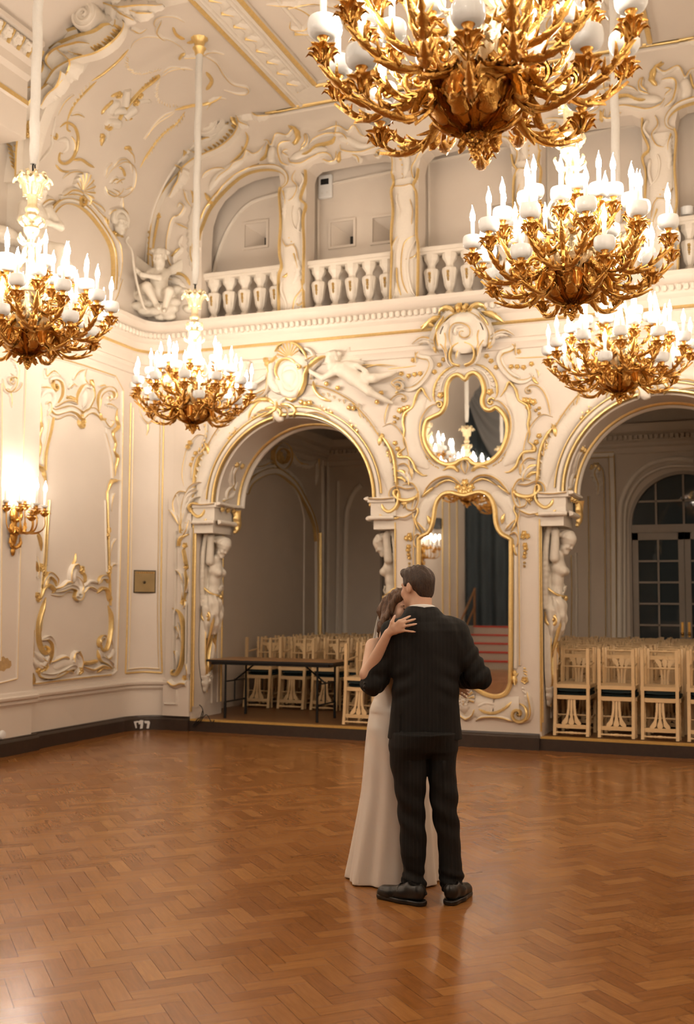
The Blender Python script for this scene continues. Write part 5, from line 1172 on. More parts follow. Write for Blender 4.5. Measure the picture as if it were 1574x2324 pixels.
flowers(r, '1245 465 960 505 1000 548 1180 600 1232 600 1290 605 1360 575 1045 605', .032); flowers(r, '1335 905 1378 915 1330 960 1300 900', .042); flowers(r, '1430 970 1430 1020 1400 990', .022); flowers(r, '990 825', .045)
r.leaf('1370 690 1400 740 1425 750', .045, .04, 'G', 3); r.leaf('1400 620 1425 660 1420 700', .04, .03, 'K', 3)
r.rb('850 575 930 600 1000 660 1045 740 1055 830 1040 880', .035, .03, 'G', 'b', 9); r.rb('840 610 920 640 975 710 990 790', .03, .02, 'C'); r.frill('860 620 930 650 990 720 1010 800', 6, .05, 1, 'C')
r.rb('1130 830 1235 950 1265 1080 1258 1220 1205 1370 1110 1480', .20, .03, 'C'); r.rb('1080 870 1130 800 1165 740 1220 805 1250 900 1325 950 1345 1030 1332 1110 1342 1200 1328 1270', .04, .045, 'G', 'b', 15)
r.rb('1328 1270 1385 1310 1390 1350 1300 1362 1250 1420 1222 1490 1160 1540 1120 1540', .042, .045, 'G', 'b', 11); r.dashes('1180 930 1230 1060 1225 1200 1180 1330 1100 1440', 9, .055, .022, 70, 0); r.dashes('1230 880 1290 1050 1290 1230', 5, .045, .018, 60, 0)
r.rb('1000 910 1060 905 1120 950 1165 1020 1182 1110 1172 1210 1140 1310 1090 1390 1030 1450', .045, .045, 'K'); r.spiral(1000, 915, .045, 1.1, 0, 1, .03, .04)
r.rb('1322 830 1335 780 1395 768 1455 805 1498 880 1520 960 1527 1030', .045, .04, 'K'); r.spiral(1340, 815, .045, 1.2, 60, 1, .025, .035, 'K')
r.rb('1470 1420 1480 1250 1510 1180 1560 1150', .04, .035, 'K'); r.rb('1270 1560 1275 1480 1330 1420 1400 1430', .05, .04, 'K'); r.leaf('1310 1540 1350 1490 1420 1480', .05, .05, 'G', 4); r.leaf('830 1535 870 1490 920 1485 975 1510', .06, .06, 'G', 4); r.leaf('760 1440 740 1490 770 1560', .06, .07, 'K', 4); r.dashes('1150 1340 1080 1440 1000 1490', 8, .03, .016, 20)
flowers(r, '1500 1330 1520 1390 1500 1300', .035)
r.build('trim_11')
r = Relief(m_depth(YB-.11)); r.rb('765 100 765 300 765 480', .40, .05, 'C'); r.rb('655 425 640 350 655 260 700 225 770 230 820 265 825 325 785 355 738 340 732 300 760 290 775 315', .045, .075, 'K', lift=.02); r.rb('700 330 690 280 720 255 770 255', .05, .05, 'C', lift=.03); r.dashes('640 270 635 360 650 430', 6, .05, .02, 20); r.leaf('690 540 700 480 720 430', .05, .05, 'K', 5)
flowers(r, '720 60 680 100 745 110 700 150 770 80', .05); r.dashes('500 190 560 170 620 165 700 185', 10, .035, .03, 60); r.leaf('510 250 440 215 370 250', .06, .06, 'G', 4); r.rb('540 440 520 360 525 270 570 200', .05, .05, 'K'); r.build('trim_12')
# ---- tall mirror
SEC[0] = 'G'
lo_out = '660 280 720 262 790 252 850 275 890 330 910 400 915 480 930 550 970 610 1040 650 1048 720 1046 1200 1043 1800 1036 1890 1005 1955 950 1985 880 1985 800 1955 730 1910 655 1895 580 1910 510 1955 430 1985 360 1985 305 1955 274 1890 267 1800 264 1200 262 720 270 640 340 600 375 540 392 460 402 380 430 310 480 265 540 256 600 272'
ml_ = glass_panel('wall_mirror', parse(lo_out), 'mirror', YB-.012, YB-.006, None); tag(ml_, 'tall wall mirror in a gold frame behind the dancing couple', 'mirror')
f = Relief(m_back); f.rb(lo_out, .058, .05, 'G', closed=True); f.build('mirror_frame', parent=ml_)
r = Relief(m_back, AX)
r.rb('690 195 740 140 800 112 880 118 950 158 1000 215 1035 265', .062, .07, 'K'); r.rb('720 180 790 142 860 152 925 195', .03, .05, 'G', 'b', 7); r.rb('1060 240 1110 278 1180 292 1250 275 1292 230 1280 190 1250 200', .055, .06, 'G'); r.rb('1040 270 1000 240 930 190', .03, .06, 'G')
r.leaf('1060 220 1080 260 1085 310', .05, .06, 'G', 4); r.leaf('1160 290 1190 320 1215 360', .06, .05, 'G', 4); flowers(r, '1200 310', .045); r.rb('1090 180 1180 190 1260 160 1320 180 1340 240 1300 290', .04, .04, 'K'); r.rb('1130 110 1120 40 1140 0', .035, .03, 'K'); r.leaf('1150 160 1160 100 1210 50 1280 20', .09, .05, 'C', 6); r.leaf('1180 130 1220 90 1290 80', .05, .05, 'G', 4)
r.rb('1085 262 1112 300 1127 365 1118 440 1105 510 1112 580 1118 700 1120 1000 1122 1400 1122 1725', .036, .035, 'K', 'n'); r.rb('1085 700 1085 1200 1083 1750', .05, .02, 'C', 'n')
r.rb('880 270 960 310 1020 380 1050 470 1030 560', .17, .02, 'C'); r.rb('1095 320 1075 400 1100 460 1080 530 1045 590', .035, .04, 'G', 'b', 9); r.dashes('930 280 1000 350 1030 430 1010 520', 6, .06, .025, 70); r.leaf('970 520 980 460 1000 430', .05, .04, 'G', 4); r.leaf('1000 580 1040 530 1090 480', .07, .05, 'K', 5)
r.rb('1035 615 1080 595 1110 630 1108 690 1085 720', .045, .05, 'K'); r.rb('1070 690 1080 760 1100 800', .03, .03, 'G'); flowers(r, '1158 600 1185 625 1150 630', .035); flowers(r, '1165 700 1170 730', .032); flowers(r, '1165 770 1160 800', .026); flowers(r, '1160 850 1160 880', .016)
r.leaf('1085 1890 1075 1820 1110 1790', .06, .05, 'G', 5); r.leaf('1070 1760 1080 1800 1075 1850', .05, .04, 'G', 3); flowers(r, '1162 1850', .045); r.dashes('1160 1740 1170 1800 1165 1830', 3, .05, .02, 60)
r.rb('900 2075 1000 2100 1120 2100', .30, .025, 'C', 'n'); r.rb('650 2060 780 2080 900 2075', .26, .025, 'C', 'n'); r.spiral(1108, 2140, .105, 1.3, 90, -1, .045, .055, 'G'); r.rb('1185 1950 1205 2040 1215 2120 1195 2180 1130 2212', .06, .05, 'K'); r.rb('1075 2205 980 2172 880 2162 800 2168 745 2195', .05, .05, 'K')
r.rb('1060 2025 1000 2085 920 2125 840 2125 760 2085', .045, .045, 'G', 'b', 11); r.rb('740 2090 720 2150 670 2180 650 2180', .05, .05, 'K'); r.rb('750 2085 830 2045 920 2060', .05, .03, 'C'); r.dashes('1140 1900 1170 1990 1180 2080', 4, .06, .03, 30, 0, 'C')
r.build('trim_13')
r = Relief(m_back); flowers(r, '600 205 650 220 705 205 650 250 655 170 690 240 620 245', .05); r.shell(650, 2010, .15, 90, 200, 9, 'K', .06); r.flower(650, 2025, .075, 'C', 7, .08); r.leaf('655 2020 650 2080 655 2140', .14, .08, 'C', 5); r.build('trim_15')
# ---- arches: archivolts drawn in the wall's own coordinates so both arches carry them
def apt(c, rr, a, dz=0): a = math.radians(a); return (np.array([c+rr*cos(a), YB, ZS+rr*sin(a)+dz]), np.array([0, -1.0, 0]))
def arcs(c, rf, a0, a1, n=14): return [apt(c, rf(a) if callable(rf) else rf, a) for a in np.linspace(a0, a1, n)]
for ai, c in enumerate((A1, A2)):
    r = Relief(m_back)
    r.rb(arcs(c, 1.062, -2, 182, 40), .045, .045, 'G', 'n'); r.rb(arcs(c, 1.115, 0, 180, 40), .055, .03, 'C', 'n'); r.rb(arcs(c, 1.155, 3, 177, 40), .022, .035, 'G', 'n')
    for s in (0, 1):
        g = (lambda a: a) if s == 0 else (lambda a: 180-a)
        A_ = lambda rf, a0, a1, n=14: [apt(c, rf(q) if callable(rf) else rf, g(q)) for q in np.linspace(a0, a1, n)]
        r.rb(A_(1.265, 0, 84), .19, .035, 'C'); r.rb(A_(lambda q: 1.375-.02*sin(q*.2), 2, 34), .05, .05, 'G', 'b', 11); r.rb(A_(lambda q: 1.34+.002*(q-30), 31, 58), .05, .055, 'K', 'b'); r.rb(A_(lambda q: 1.40+.001*(q-50), 50, 82), .048, .055, 'K', 'b')
        r.rb([apt(c, 1.37, g(4)), apt(c, 1.36, g(-3), 0), apt(c, 1.28, g(-7)), apt(c, 1.20, g(-6)), apt(c, 1.16, g(-2))], .05, .055, 'G')
        r.dashes(A_(1.30, 4, 80), 17, .07, .024, 60 if s == 0 else -60); r.dashes(A_(1.22, 8, 78), 15, .05, .018, -50 if s == 0 else 50); r.frill(A_(1.33, 5, 78), 22, .055, 1 if s else -1, 'K', .045)
        r.leaf([apt(c, 1.40, g(33)), apt(c, 1.33, g(31)), apt(c, 1.27, g(27))], .07, .06, 'G', 4); r.leaf([apt(c, 1.44, g(52)), apt(c, 1.37, g(50)), apt(c, 1.30, g(45))], .07, .06, 'K', 4)
        for q in (64, 44): 
            for k in range(4): r.flower(0, 0, .034, 'G', P=apt(c, 1.18+.03*(k % 2), g(q+k*2.2)))
        r.rb([apt(c, 1.44, g(36)), apt(c, 1.56, g(34)), apt(c, 1.60, g(26)), apt(c, 1.56, g(16)), apt(c, 1.50, g(9))], .035, .035, 'K'); 
        for q in (20, 23, 26): r.flower(0, 0, .034, 'G', P=apt(c, 1.47, g(q)))
        r.rb([apt(c, 1.42, g(6)), apt(c, 1.55, g(6)), apt(c, 1.62, g(1)), apt(c, 1.58, g(-5)), apt(c, 1.48, g(-5)), apt(c, 1.47, g(-1))], .05, .05, 'K'); r.leaf([apt(c, 1.58, g(-6)), apt(c, 1.46, g(-9)), apt(c, 1.34, g(-9))], .09, .05, 'K', 6)
        r.rb([apt(c, 1.14, g(-9)), apt(c, 1.25, g(-11)), apt(c, 1.4, g(-9.5))], .035, .05, 'G', 'b', 9)
    for k in range(4): a = 84+k*5; r.rb([apt(c, 1.02, a+5), apt(c, 1.10, a+3), apt(c, 1.17, a+7), apt(c, 1.20, a+14)], .05, .075, 'K' if k % 2 else 'G')
    r.rb([apt(c, 1.0, 97), apt(c, 1.1, 101), apt(c, 1.22, 98), apt(c, 1.30, 92)], .13, .07, 'C', 'l', 4); r.rb([apt(c, 1.06, 82), apt(c, 1.11, 72), apt(c, 1.10, 62)], .045, .06, 'K'); r.rb([apt(c, 1.16, 84), apt(c, 1.19, 76), apt(c, 1.15, 66)], .045, .05, 'K'); r.rb([apt(c, 1.20, 100), apt(c, 1.33, 106), apt(c, 1.28, 114), apt(c, 1.18, 120)], .05, .05, 'G')
    r.build('trim_%d' % (16+ai))
    # soffit rolls and jamb fillets, on the thickness of the wall
    r = Relief(None)
    def sp(a, y, rr=1.045): a = math.radians(a); return (np.array([c+rr*cos(a), y, ZS+rr*sin(a)]), -np.array([cos(a), 0, sin(a)]))
    r.rb([sp(a, YB+.62) for a in np.linspace(0, 180, 40)], .045, .03, 'G', 'n'); r.rb([sp(a, YB+.72) for a in np.linspace(0, 180, 40)], .08, .05, 'C', 'n'); r.rb([sp(a, YB+.06) for a in np.linspace(0, 180, 40)], .035, .02, 'C', 'n')
    for s in (0, 180):
        q = lambda a: a if s == 0 else 180-a
        r.rb([sp(q(2), YB+.34), sp(q(9), YB+.28), sp(q(16), YB+.40), sp(q(24), YB+.32), sp(q(33), YB+.36)], .06, .03, 'K', 'b'); r.leaf([sp(q(12), YB+.45), sp(q(18), YB+.30), sp(q(28), YB+.24)], .08, .03, 'C', 5); r.leaf([sp(q(3), YB+.2), sp(q(8), YB+.45), sp(q(18), YB+.5)], .08, .03, 'C', 5)
        for yk in (.3, .45): r.flower(0, 0, .04, 'G', P=sp(q(30), YB+yk))
    for s in (-1, 1):
        n = np.array([-s*1.0, 0, 0]); X_ = c+s*AW
        jp = lambda y, z: (np.array([X_, y, z]), n)
        for y, w_, k_ in ((YB+.02, .028, 'G'), (YB+.66, .03, 'K'), (YB+.75, .03, 'G'), (YB+.5, .02, 'C')): r.rb([jp(y, .3), jp(y, 1.2), jp(y, 2.5)], w_, .02, k_, 'n')
    r.build('trim_%d' % (18+ai))
    for s in (-1, 1):     # impost block over the caryatid
        xa, xb = sorted((c+s*AW+s*.01, c+s*(AR-.015))); m = MB(); m.box((xa, YB-.03, ZCAP+.05), (xb, YB+.60, ZS-.03)); 
        pr = [(0, ZS-.045), (.03, ZS-.03), (.045, ZS-.01), (.045, ZS+.02), (0, ZS+.02)]
        m.box((xa-(.03 if s > 0 else -.0), YB-.055, ZS-.045), (xb+(.03 if s < 0 else 0), YB+.63, ZS+.012)); m.box((xa+(.0 if s < 0 else .03), YB-.01, ZCAP-.10), (xb-(.03 if s < 0 else 0), YB+.54, ZCAP+.05))
        m.build('x', 'relief', None, False); o = COL.objects[-1] if False else bpy.data.objects[-1]
    imp = [o for o in COL.objects if o.name.split('.')[0] == 'x']
    for o in imp: o.name = 'trim_20'; struct(o)
    r = Relief(m_back)
    for s in (-1, 1):
        a_, b_ = c+s*AW, c+s*(AR-.03); bp_ = lambda x, z, y=YB-.05: (np.array([x, y, z]), np.array([0, -1.0, 0]))
        r.rb([bp_(a_, ZCAP+.03), bp_((a_+b_)/2, ZCAP+.03), bp_(b_, ZCAP+.03)], .06, .03, 'C', 'n', 7); r.rb([bp_(a_, ZS+.0), bp_((a_+b_)/2, ZS-.012), bp_(b_, ZS+.0)], .035, .035, 'K', 'n', 8)
        n = np.array([-s*1.0, 0, 0]); sp_ = lambda y, z: (np.array([b_+n[0]*.02, y, z]), n)
        r.rb([sp_(YB, ZCAP+.03), sp_(YB+.3, ZCAP+.03), sp_(YB+.56, ZCAP+.03)], .07, .04, 'C', 'n', 9); r.rb([sp_(YB-.04, ZS-.0), sp_(YB+.3, ZS-.01), sp_(YB+.6, ZS)], .06, .05, 'C', 'n', 6); r.leaf([sp_(YB+.45, ZS-.05), sp_(YB+.5, ZCAP+.0), sp_(YB+.42, ZCAP-.08)], .14, .08, 'G', 5)
        for yk in (.1, .25, .4): r.flower(0, 0, .035, 'G', P=sp_(YB+yk, ZS-.06))
    r.build('trim_%d' % (22+ai))
# ---- cartouche over the left arch
SEC[0] = 'V'
r = Relief(m_depth(YB-.05))
r.rb('760 130 755 260 750 400', .42, .04, 'C')
r.rb('700 400 745 430 790 420 830 360 835 280 790 215 730 210 690 250 685 320', .10, .06, 'C', closed=True); r.rb('740 250 750 320 770 390', .22, .07, 'C', 'l')
r.rb('810 245 795 205 750 178 700 185 665 225 660 280 685 325 722 345', .04, .085, 'G'); r.spiral(820, 240, .035, 1.1, 180, -1, .03, .08); r.rb('835 245 885 232 862 290 855 350 830 410 800 445', .035, .08, 'G'); r.rb('640 180 610 230 615 300 625 360 680 410', .12, .045, 'C', 'b', 7); r.rb('650 170 600 215 605 290', .03, .06, 'G', 'b', 8)
r.shell(750, 165, .19, 95, 140, 9, 'K', .08); r.rb('640 120 690 75 740 60 800 75 850 120 870 170', .045, .07, 'G', 'b', 11); r.rb('850 95 900 120 930 165', .05, .06, 'C')
r.leaf('600 230 585 190 560 165', .10, .06, 'G', 4); r.leaf('610 210 640 170 680 150', .06, .07, 'G', 4); r.leaf('880 240 940 180 1030 145', .06, .08, 'G', 5); r.leaf('900 250 935 215 990 170', .06, .08, 'K', 5); r.leaf('870 190 910 165 945 150', .06, .07, 'K', 4)
r.rb('600 240 592 330 580 400 540 440 500 455', .035, .05, 'K'); r.rb('915 330 930 400 975 450 1040 475', .04, .05, 'G'); r.rb('620 380 660 410 700 400 690 380', .05, .05, 'C'); r.leaf('720 450 760 465 800 450', .06, .05, 'G', 3); r.leaf('600 470 540 460 470 490', .06, .05, 'G', 5); r.leaf('660 480 650 530 590 570 540 590', .05, .05, 'G', 5)
flowers(r, '860 490 830 480 890 485', .035); flowers(r, '1010 350 1090 380 1170 520 1200 525 1370 480 1400 415', .032); r.dashes('1140 250 1300 240 1460 230', 3, .5, .012, 0); r.spiral(1525, 375, .06, 1.2, 180, -1, .04, .05, 'K'); r.rb('1570 395 1500 370 1480 340 1530 310 1570 330', .04, .04, 'K')
r.leaf('905 320 900 270 880 240', .05, .05, 'C', 4); r.rb('470 480 420 540 360 580 310 640', .03, .03, 'K'); r.dashes('130 620 150 700 120 790 70 850', 6, .06, .02, 30); r.rb('45 1030 55 940 80 870 125 840', .028, .03, 'K'); r.rb('150 620 150 700 120 790', .022, .025, 'K'); flowers(r, '20 800 35 770', .035)
r.build('trim_24')
# ---- slim fern pilaster left of the left arch, and the jamb line
SEC[0] = 'K'
r = Relief(m_depth(YB-.036))
m = MB(); m.box((-7.07, YB-.035, .18), (-6.74, YB, 2.9)); m.box((-7.09, YB-.05, .18), (-6.72, YB, .62)); struct(m.build('trim_25', 'cream', None, False))
r.rb('100 2070 200 2072 208 2060 212 1940', .025, .04, 'C', 'n'); r.leaf('150 310 195 375 235 450 250 510', .07, .06, 'K', 5); r.leaf('250 520 240 400 240 300 200 160', .06, .06, 'C', 6); r.leaf('255 500 265 350 300 200 390 130', .08, .07, 'C', 7); r.rb('255 430 270 250 330 110 400 60 430 60', .04, .06, 'K'); r.rb('265 330 300 180 370 110', .035, .06, 'C'); r.leaf('250 480 300 300 350 210 420 190', .06, .07, 'C', 6); r.rb('330 335 325 280 360 250 420 262', .035, .06, 'G')
r.leaf('232 640 235 580 270 550 320 528', .05, .07, 'G', 5); r.leaf('255 570 300 500 320 400', .06, .06, 'K', 5); flowers(r, '280 632 292 828 268 1130 262 1150 278 1836', .04); r.rb('270 660 285 740 300 820', .035, .07, 'G'); r.leaf('210 855 245 895 270 980', .05, .06, 'K', 4); r.leaf('300 1060 322 960 322 870', .05, .07, 'K', 5); r.leaf('270 1120 265 1020 245 960', .05, .06, 'C', 4); r.rb('285 850 300 960 290 1080 270 1130', .02, .06, 'G')
r.rb('168 1203 230 1240 265 1330 274 1480 270 1600 250 1720 205 1800 165 1795 165 1765 190 1770', .05, .075, 'G'); r.leaf('280 1210 290 1160 270 1140', .06, .06, 'K', 4); r.leaf('205 1370 245 1440 265 1560', .07, .06, 'C', 5); r.leaf('195 1590 215 1660 205 1760', .06, .06, 'C', 5); r.leaf('225 1480 240 1400 215 1330', .05, .06, 'K', 4); r.rb('300 1190 300 1450 295 1800', .02, .05, 'C', 'n'); r.rb('190 1220 188 1500 185 1760', .02, .05, 'C', 'n'); r.rb('140 1868 195 1905 255 1885 300 1890', .085, .07, 'K', 'n'); r.leaf('300 1700 310 1780 295 1850', .05, .07, 'K', 4)
r.rb('205 500 205 900 195 1250', .02, .045, 'C', 'n'); r.rb('340 470 330 1000 318 1800', .02, .045, 'C', 'n')
r.build('trim_26')
r = Relief(m_back, AX); SEC[0] = ''; r.rb('439.5 1190 437 1340 434.5 1500 433 1615', .026, .02, 'G', 'n'); r.rb('1224 1178 1225.5 1400 1227 1660', .022, .02, 'G', 'n'); r.build('trim_27')
# ---- rounded corner panel and the left wall's big panel
r = Relief(m_corner); r.rb('296 915 292 1140 288 1400 284 1528', .022, .016, 'G', 'n'); r.rb('301 925 298 1140 294 1400 290 1520', .022, .016, 'K', 'n'); r.rb('284 1528 325 1525 368 1527', .022, .016, 'G', 'n'); r.rb('290 1519 325 1516 362 1518', .02, .016, 'K', 'n'); r.rb('372 930 368 1140 365 1400 368 1527', .022, .016, 'G', 'n'); r.rb('364 935 361 1140 358 1400 361 1518', .022, .016, 'K', 'n')
SEC[0] = 'N'; r.rb('1240 720 1250 790 1290 850 1320 870 1370 830 1385 790 1350 770', .04, .03, 'K'); r.leaf('1310 850 1320 910 1305 980', .06, .03, 'K', 5); r.leaf('1290 150 1340 180 1390 150', .07, .03, 'G', 5); r.leaf('1200 260 1240 220 1300 180', .07, .03, 'G', 5); r.spiral(1345, 790, .05, 1.2, 0, 1, .03, .03, 'K'); r.build('trim_28')
SEC[0] = ''; r = Relief(m_left)
r.rb('77.5 801 168 824 259 854', .05, .03, 'K', 'n'); r.rb('259 854 276 886', .05, .03, 'K', 'n'); r.rb('276 886 271 1200 262 1522', .05, .03, 'K', 'n'); r.rb('262 1522 255 1528 249 1531', .05, .03, 'C', 'n'); r.rb('249 1531 160 1541 75 1552', .05, .03, 'K', 'n'); r.rb('75 1552 71 1538 60 1527', .05, .03, 'G', 'n'); r.rb('60 1527 68 1140 77.5 801', .04, .03, 'K', 'n')
SEC[0] = 'N'
r.rb('430 700 480 765 560 752 620 738 680 762 722 805 765 770 820 752 870 790 900 840', .075, .04, 'E'); r.rb('440 790 500 830 580 800 640 800 700 850', .03, .025, 'K'); r.rb('490 720 550 682 620 668 690 700', .05, .04, 'K'); r.rb('690 700 690 620 740 540 800 550 815 620 790 690 750 750 710 745', .055, .05, 'R'); r.rb('740 570 745 660 735 730', .11, .05, 'C', 'l'); r.leaf('780 540 735 460 770 380', .12, .05, 'K', 6); r.leaf('640 480 690 410 770 385', .08, .04, 'K', 5); r.leaf('600 560 650 520 690 540', .07, .04, 'K', 4); r.leaf('590 640 640 650 690 660', .07, .04, 'G', 4); r.leaf('800 480 820 540 815 620', .06, .05, 'G', 4); flowers(r, '720 800 740 850 720 880 650 660', .045); r.rb('690 830 700 880 730 905 750 870', .035, .04, 'G')
r.leaf('395 380 400 450 470 400 540 450', .09, .035, 'K', 7); r.rb('450 520 440 480 490 460 540 490 560 560 550 640 500 720', .05, .04, 'L'); r.spiral(490, 540, .06, 1.1, 90, 1, .035, .04); r.leaf('340 550 420 550 500 590', .08, .035, 'K', 6); r.rb('360 640 390 590 450 580 480 640 450 720 420 760', .06, .04, 'C'); r.rb('400 700 430 680 440 740 420 800', .04, .04, 'K')
r.leaf('870 540 930 530 960 570', .07, .03, 'K', 5); r.rb('880 760 875 650 900 590 960 560 1010 580 1020 640 990 650', .06, .04, 'E'); r.spiral(960, 640, .05, 1.1, 90, -1, .03, .04, 'K'); r.rb('880 770 900 830 940 830', .04, .04, 'G'); r.leaf('930 700 980 700 1050 740', .09, .035, 'K', 6); r.rb('900 820 960 900 1000 860 980 840', .06, .04, 'K')
r.rb('350 590 338 650 352 780 348 850 362 900 335 1000 348 1060 335 1180 342 1245', .06, .035, 'G', 'b', 17); r.rb('400 800 400 900 380 1000 365 1120 355 1240', .10, .02, 'C'); r.rb('470 820 455 920 430 1020 405 1150 398 1290', .024, .03, 'G', 'n'); r.rb('420 830 405 960 375 1100 362 1240', .02, .03, 'K', 'n')
r.rb('1045 740 1035 830 1052 900 1000 960 1022 1050 1008 1120 1045 1170 1030 1260 1025 1340', .06, .035, 'G', 'b', 17); r.rb('940 900 985 1000 1005 1100 1000 1250', .10, .02, 'C'); r.rb('930 960 962 1080 985 1200 995 1360', .03, .03, 'K', 'n'); r.leaf('320 1250 365 1270 392 1340 412 1415', .06, .05, 'G', 4); r.leaf('1045 1380 990 1390 968 1440 950 1500', .06, .05, 'G', 4); r.dashes('400 880 385 1000 370 1140', 7, .05, .02, 20)
SEC[0] = 'O'
r.rb('432 60 415 300 405 550 392 720', .024, .03, 'G', 'n'); r.rb('400 200 388 400 372 600 350 900', .02, .025, 'K', 'n'); r.leaf('318 350 350 400 366 510', .06, .04, 'G', 4); r.leaf('293 598 326 650 332 730', .06, .04, 'G', 4); r.leaf('330 760 340 640 330 560', .05, .03, 'K', 5); flowers(r, '365 650 370 680 330 910 340 940 400 720', .04); r.rb('950 -20 958 300 968 650 976 900 978 1000', .024, .03, 'G', 'n'); r.rb('935 60 940 400 950 700', .02, .02, 'C', 'n'); flowers(r, '965 328 955 375 970 670 968 700 975 940', .045); r.leaf('1000 0 985 80 992 160', .06, .04, 'K', 5); r.leaf('1020 405 988 470 980 560', .05, .03, 'K', 5); r.leaf('1032 628 990 650 978 750', .05, .03, 'K', 5)
r.rb('345 960 372 862 430 820 475 865 460 890', .045, .05, 'G'); r.rb('372 870 382 780 432 722 490 775 500 830', .06, .045, 'E'); r.leaf('390 850 420 780 460 760', .07, .04, 'K', 5); r.rb('478 850 540 830 590 790 650 800', .05, .045, 'K'); r.rb('490 880 560 852 622 832 672 862 655 920 690 942 722 905 740 840', .05, .05, 'L'); r.rb('450 905 540 915 600 880 650 885', .02, .02, 'K'); r.rb('962 960 945 862 900 848 862 890', .045, .05, 'G'); r.rb('955 800 940 750 890 755 868 810', .055, .045, 'E'); r.rb('862 872 800 838 760 850 728 900', .045, .045, 'K'); r.rb('865 800 810 782 765 800 740 840', .045, .045, 'C'); r.leaf('635 650 660 600 672 535', .035, .04, 'G', 2); r.rb('700 690 680 635 640 645 612 710 618 790 640 820', .045, .05, 'K'); r.rb('655 800 650 720 685 680', .08, .04, 'C', 'l', 4); r.rb('720 690 748 740 748 800', .03, .04, 'G'); r.leaf('700 900 725 830 700 760 670 740', .08, .05, 'K', 5); flowers(r, '725 682', .055)
r.rb('402 930 362 1050 335 1150 330 1280 350 1370 392 1428 425 1395 402 1362 380 1385', .045, .055, 'G'); r.rb('368 1310 415 1288 455 1335 460 1420 440 1525', .05, .05, 'L'); r.rb('395 940 370 1100 360 1250', .02, .025, 'K'); r.rb('960 1000 978 1090 978 1200 962 1310 935 1395 902 1385 905 1352', .045, .055, 'G'); r.rb('880 1375 872 1320 905 1280 940 1290', .05, .05, 'E'); r.rb('868 1395 888 1470 940 1500 1005 1560', .07, .05, 'L'); r.leaf('1000 1200 985 1300 1010 1400', .08, .03, 'K', 7); r.leaf('290 1220 285 1320 290 1440 300 1520', .09, .03, 'K', 9); r.leaf('400 1500 340 1450 300 1420', .09, .04, 'C', 5); r.leaf('960 1480 1000 1430 1010 1380', .09, .04, 'C', 5); r.leaf('430 1440 400 1500 360 1570', .09, .05, 'C', 6)
SEC[0] = 'Q'
r.rb('265 300 280 350 350 362 420 342 490 300 530 305 515 340', .06, .055, 'L'); r.rb('350 262 400 240 452 222 492 242', .055, .05, 'K'); r.rb('380 300 450 268 530 262', .10, .03, 'C'); r.rb('380 370 430 330 490 325 520 345', .04, .045, 'K'); r.leaf('505 260 518 205 540 178', .08, .06, 'K', 4); r.leaf('540 180 572 240 570 300 548 350', .09, .06, 'K', 6); r.rb('500 250 515 200 545 192 560 230', .03, .05, 'K'); r.rb('572 258 620 268 692 250', .05, .05, 'G'); r.rb('585 292 650 315 720 288 790 315', .06, .05, 'K'); r.rb('690 335 720 305 772 302', .04, .045, 'G'); r.leaf('560 300 575 330 560 350', .06, .06, 'G', 3); flowers(r, '298 298 320 290 275 315', .055); r.leaf('232 35 225 120 225 200 245 270', .08, .03, 'K', 9); r.leaf('320 300 250 270 225 210', .09, .04, 'C', 5); r.rb('190 340 222 352 236 412', .05, .04, 'G'); r.leaf('800 300 770 250 745 210', .10, .04, 'K', 6)
r.build('trim_29')
SEC[0] = 'N'; r = Relief(m_xplane(XL+.07))
r.rb('20 470 30 560 80 590 130 540 140 470 100 460 90 500', .05, .03, 'K'); r.leaf('90 290 140 340 160 420 150 500', .09, .03, 'K', 6); r.leaf('60 560 90 620 100 730', .07, .03, 'K', 6); r.rb('110 590 160 560 190 500', .03, .03, 'K'); r.spiral(90, 480, .06, 1.2, 90, -1, .03, .03, 'K')
SEC[0] = ''; r.rb('2 870 1 1200 0 1500', .03, .02, 'K', 'n'); r.rb('57 830 45 1200 37 1540', .022, .02, 'K', 'n'); r.rb('37 1540 15 1546 -10 1552', .022, .02, 'K', 'n'); r.build('trim_30')
# brown water stain on the plaster at the photo's left edge
SEC[0] = ''; M['stain'] = noisy(mat('brown_stain', (.50, .33, .15), .7), 30, .25)
m = MB(); pp = [on_x(x, y, XL+.0712) for x, y in parse('-8 1488 0 1487 4 1491 8 1489 12 1494 17 1493 21 1499 25 1500 26 1510 22 1516 14 1518 9 1524 2 1522 -8 1526')]; k = len(pp)
m.add([p for p in pp]+[p+np.array((.0012, 0, 0)) for p in pp], [tuple(range(k)), tuple(range(k, 2*k))[::-1]]+[(i, (i+1) % k, k+(i+1) % k, k+i) for i in range(k)]); struct(m.build('trim_45', 'stain', None, False))
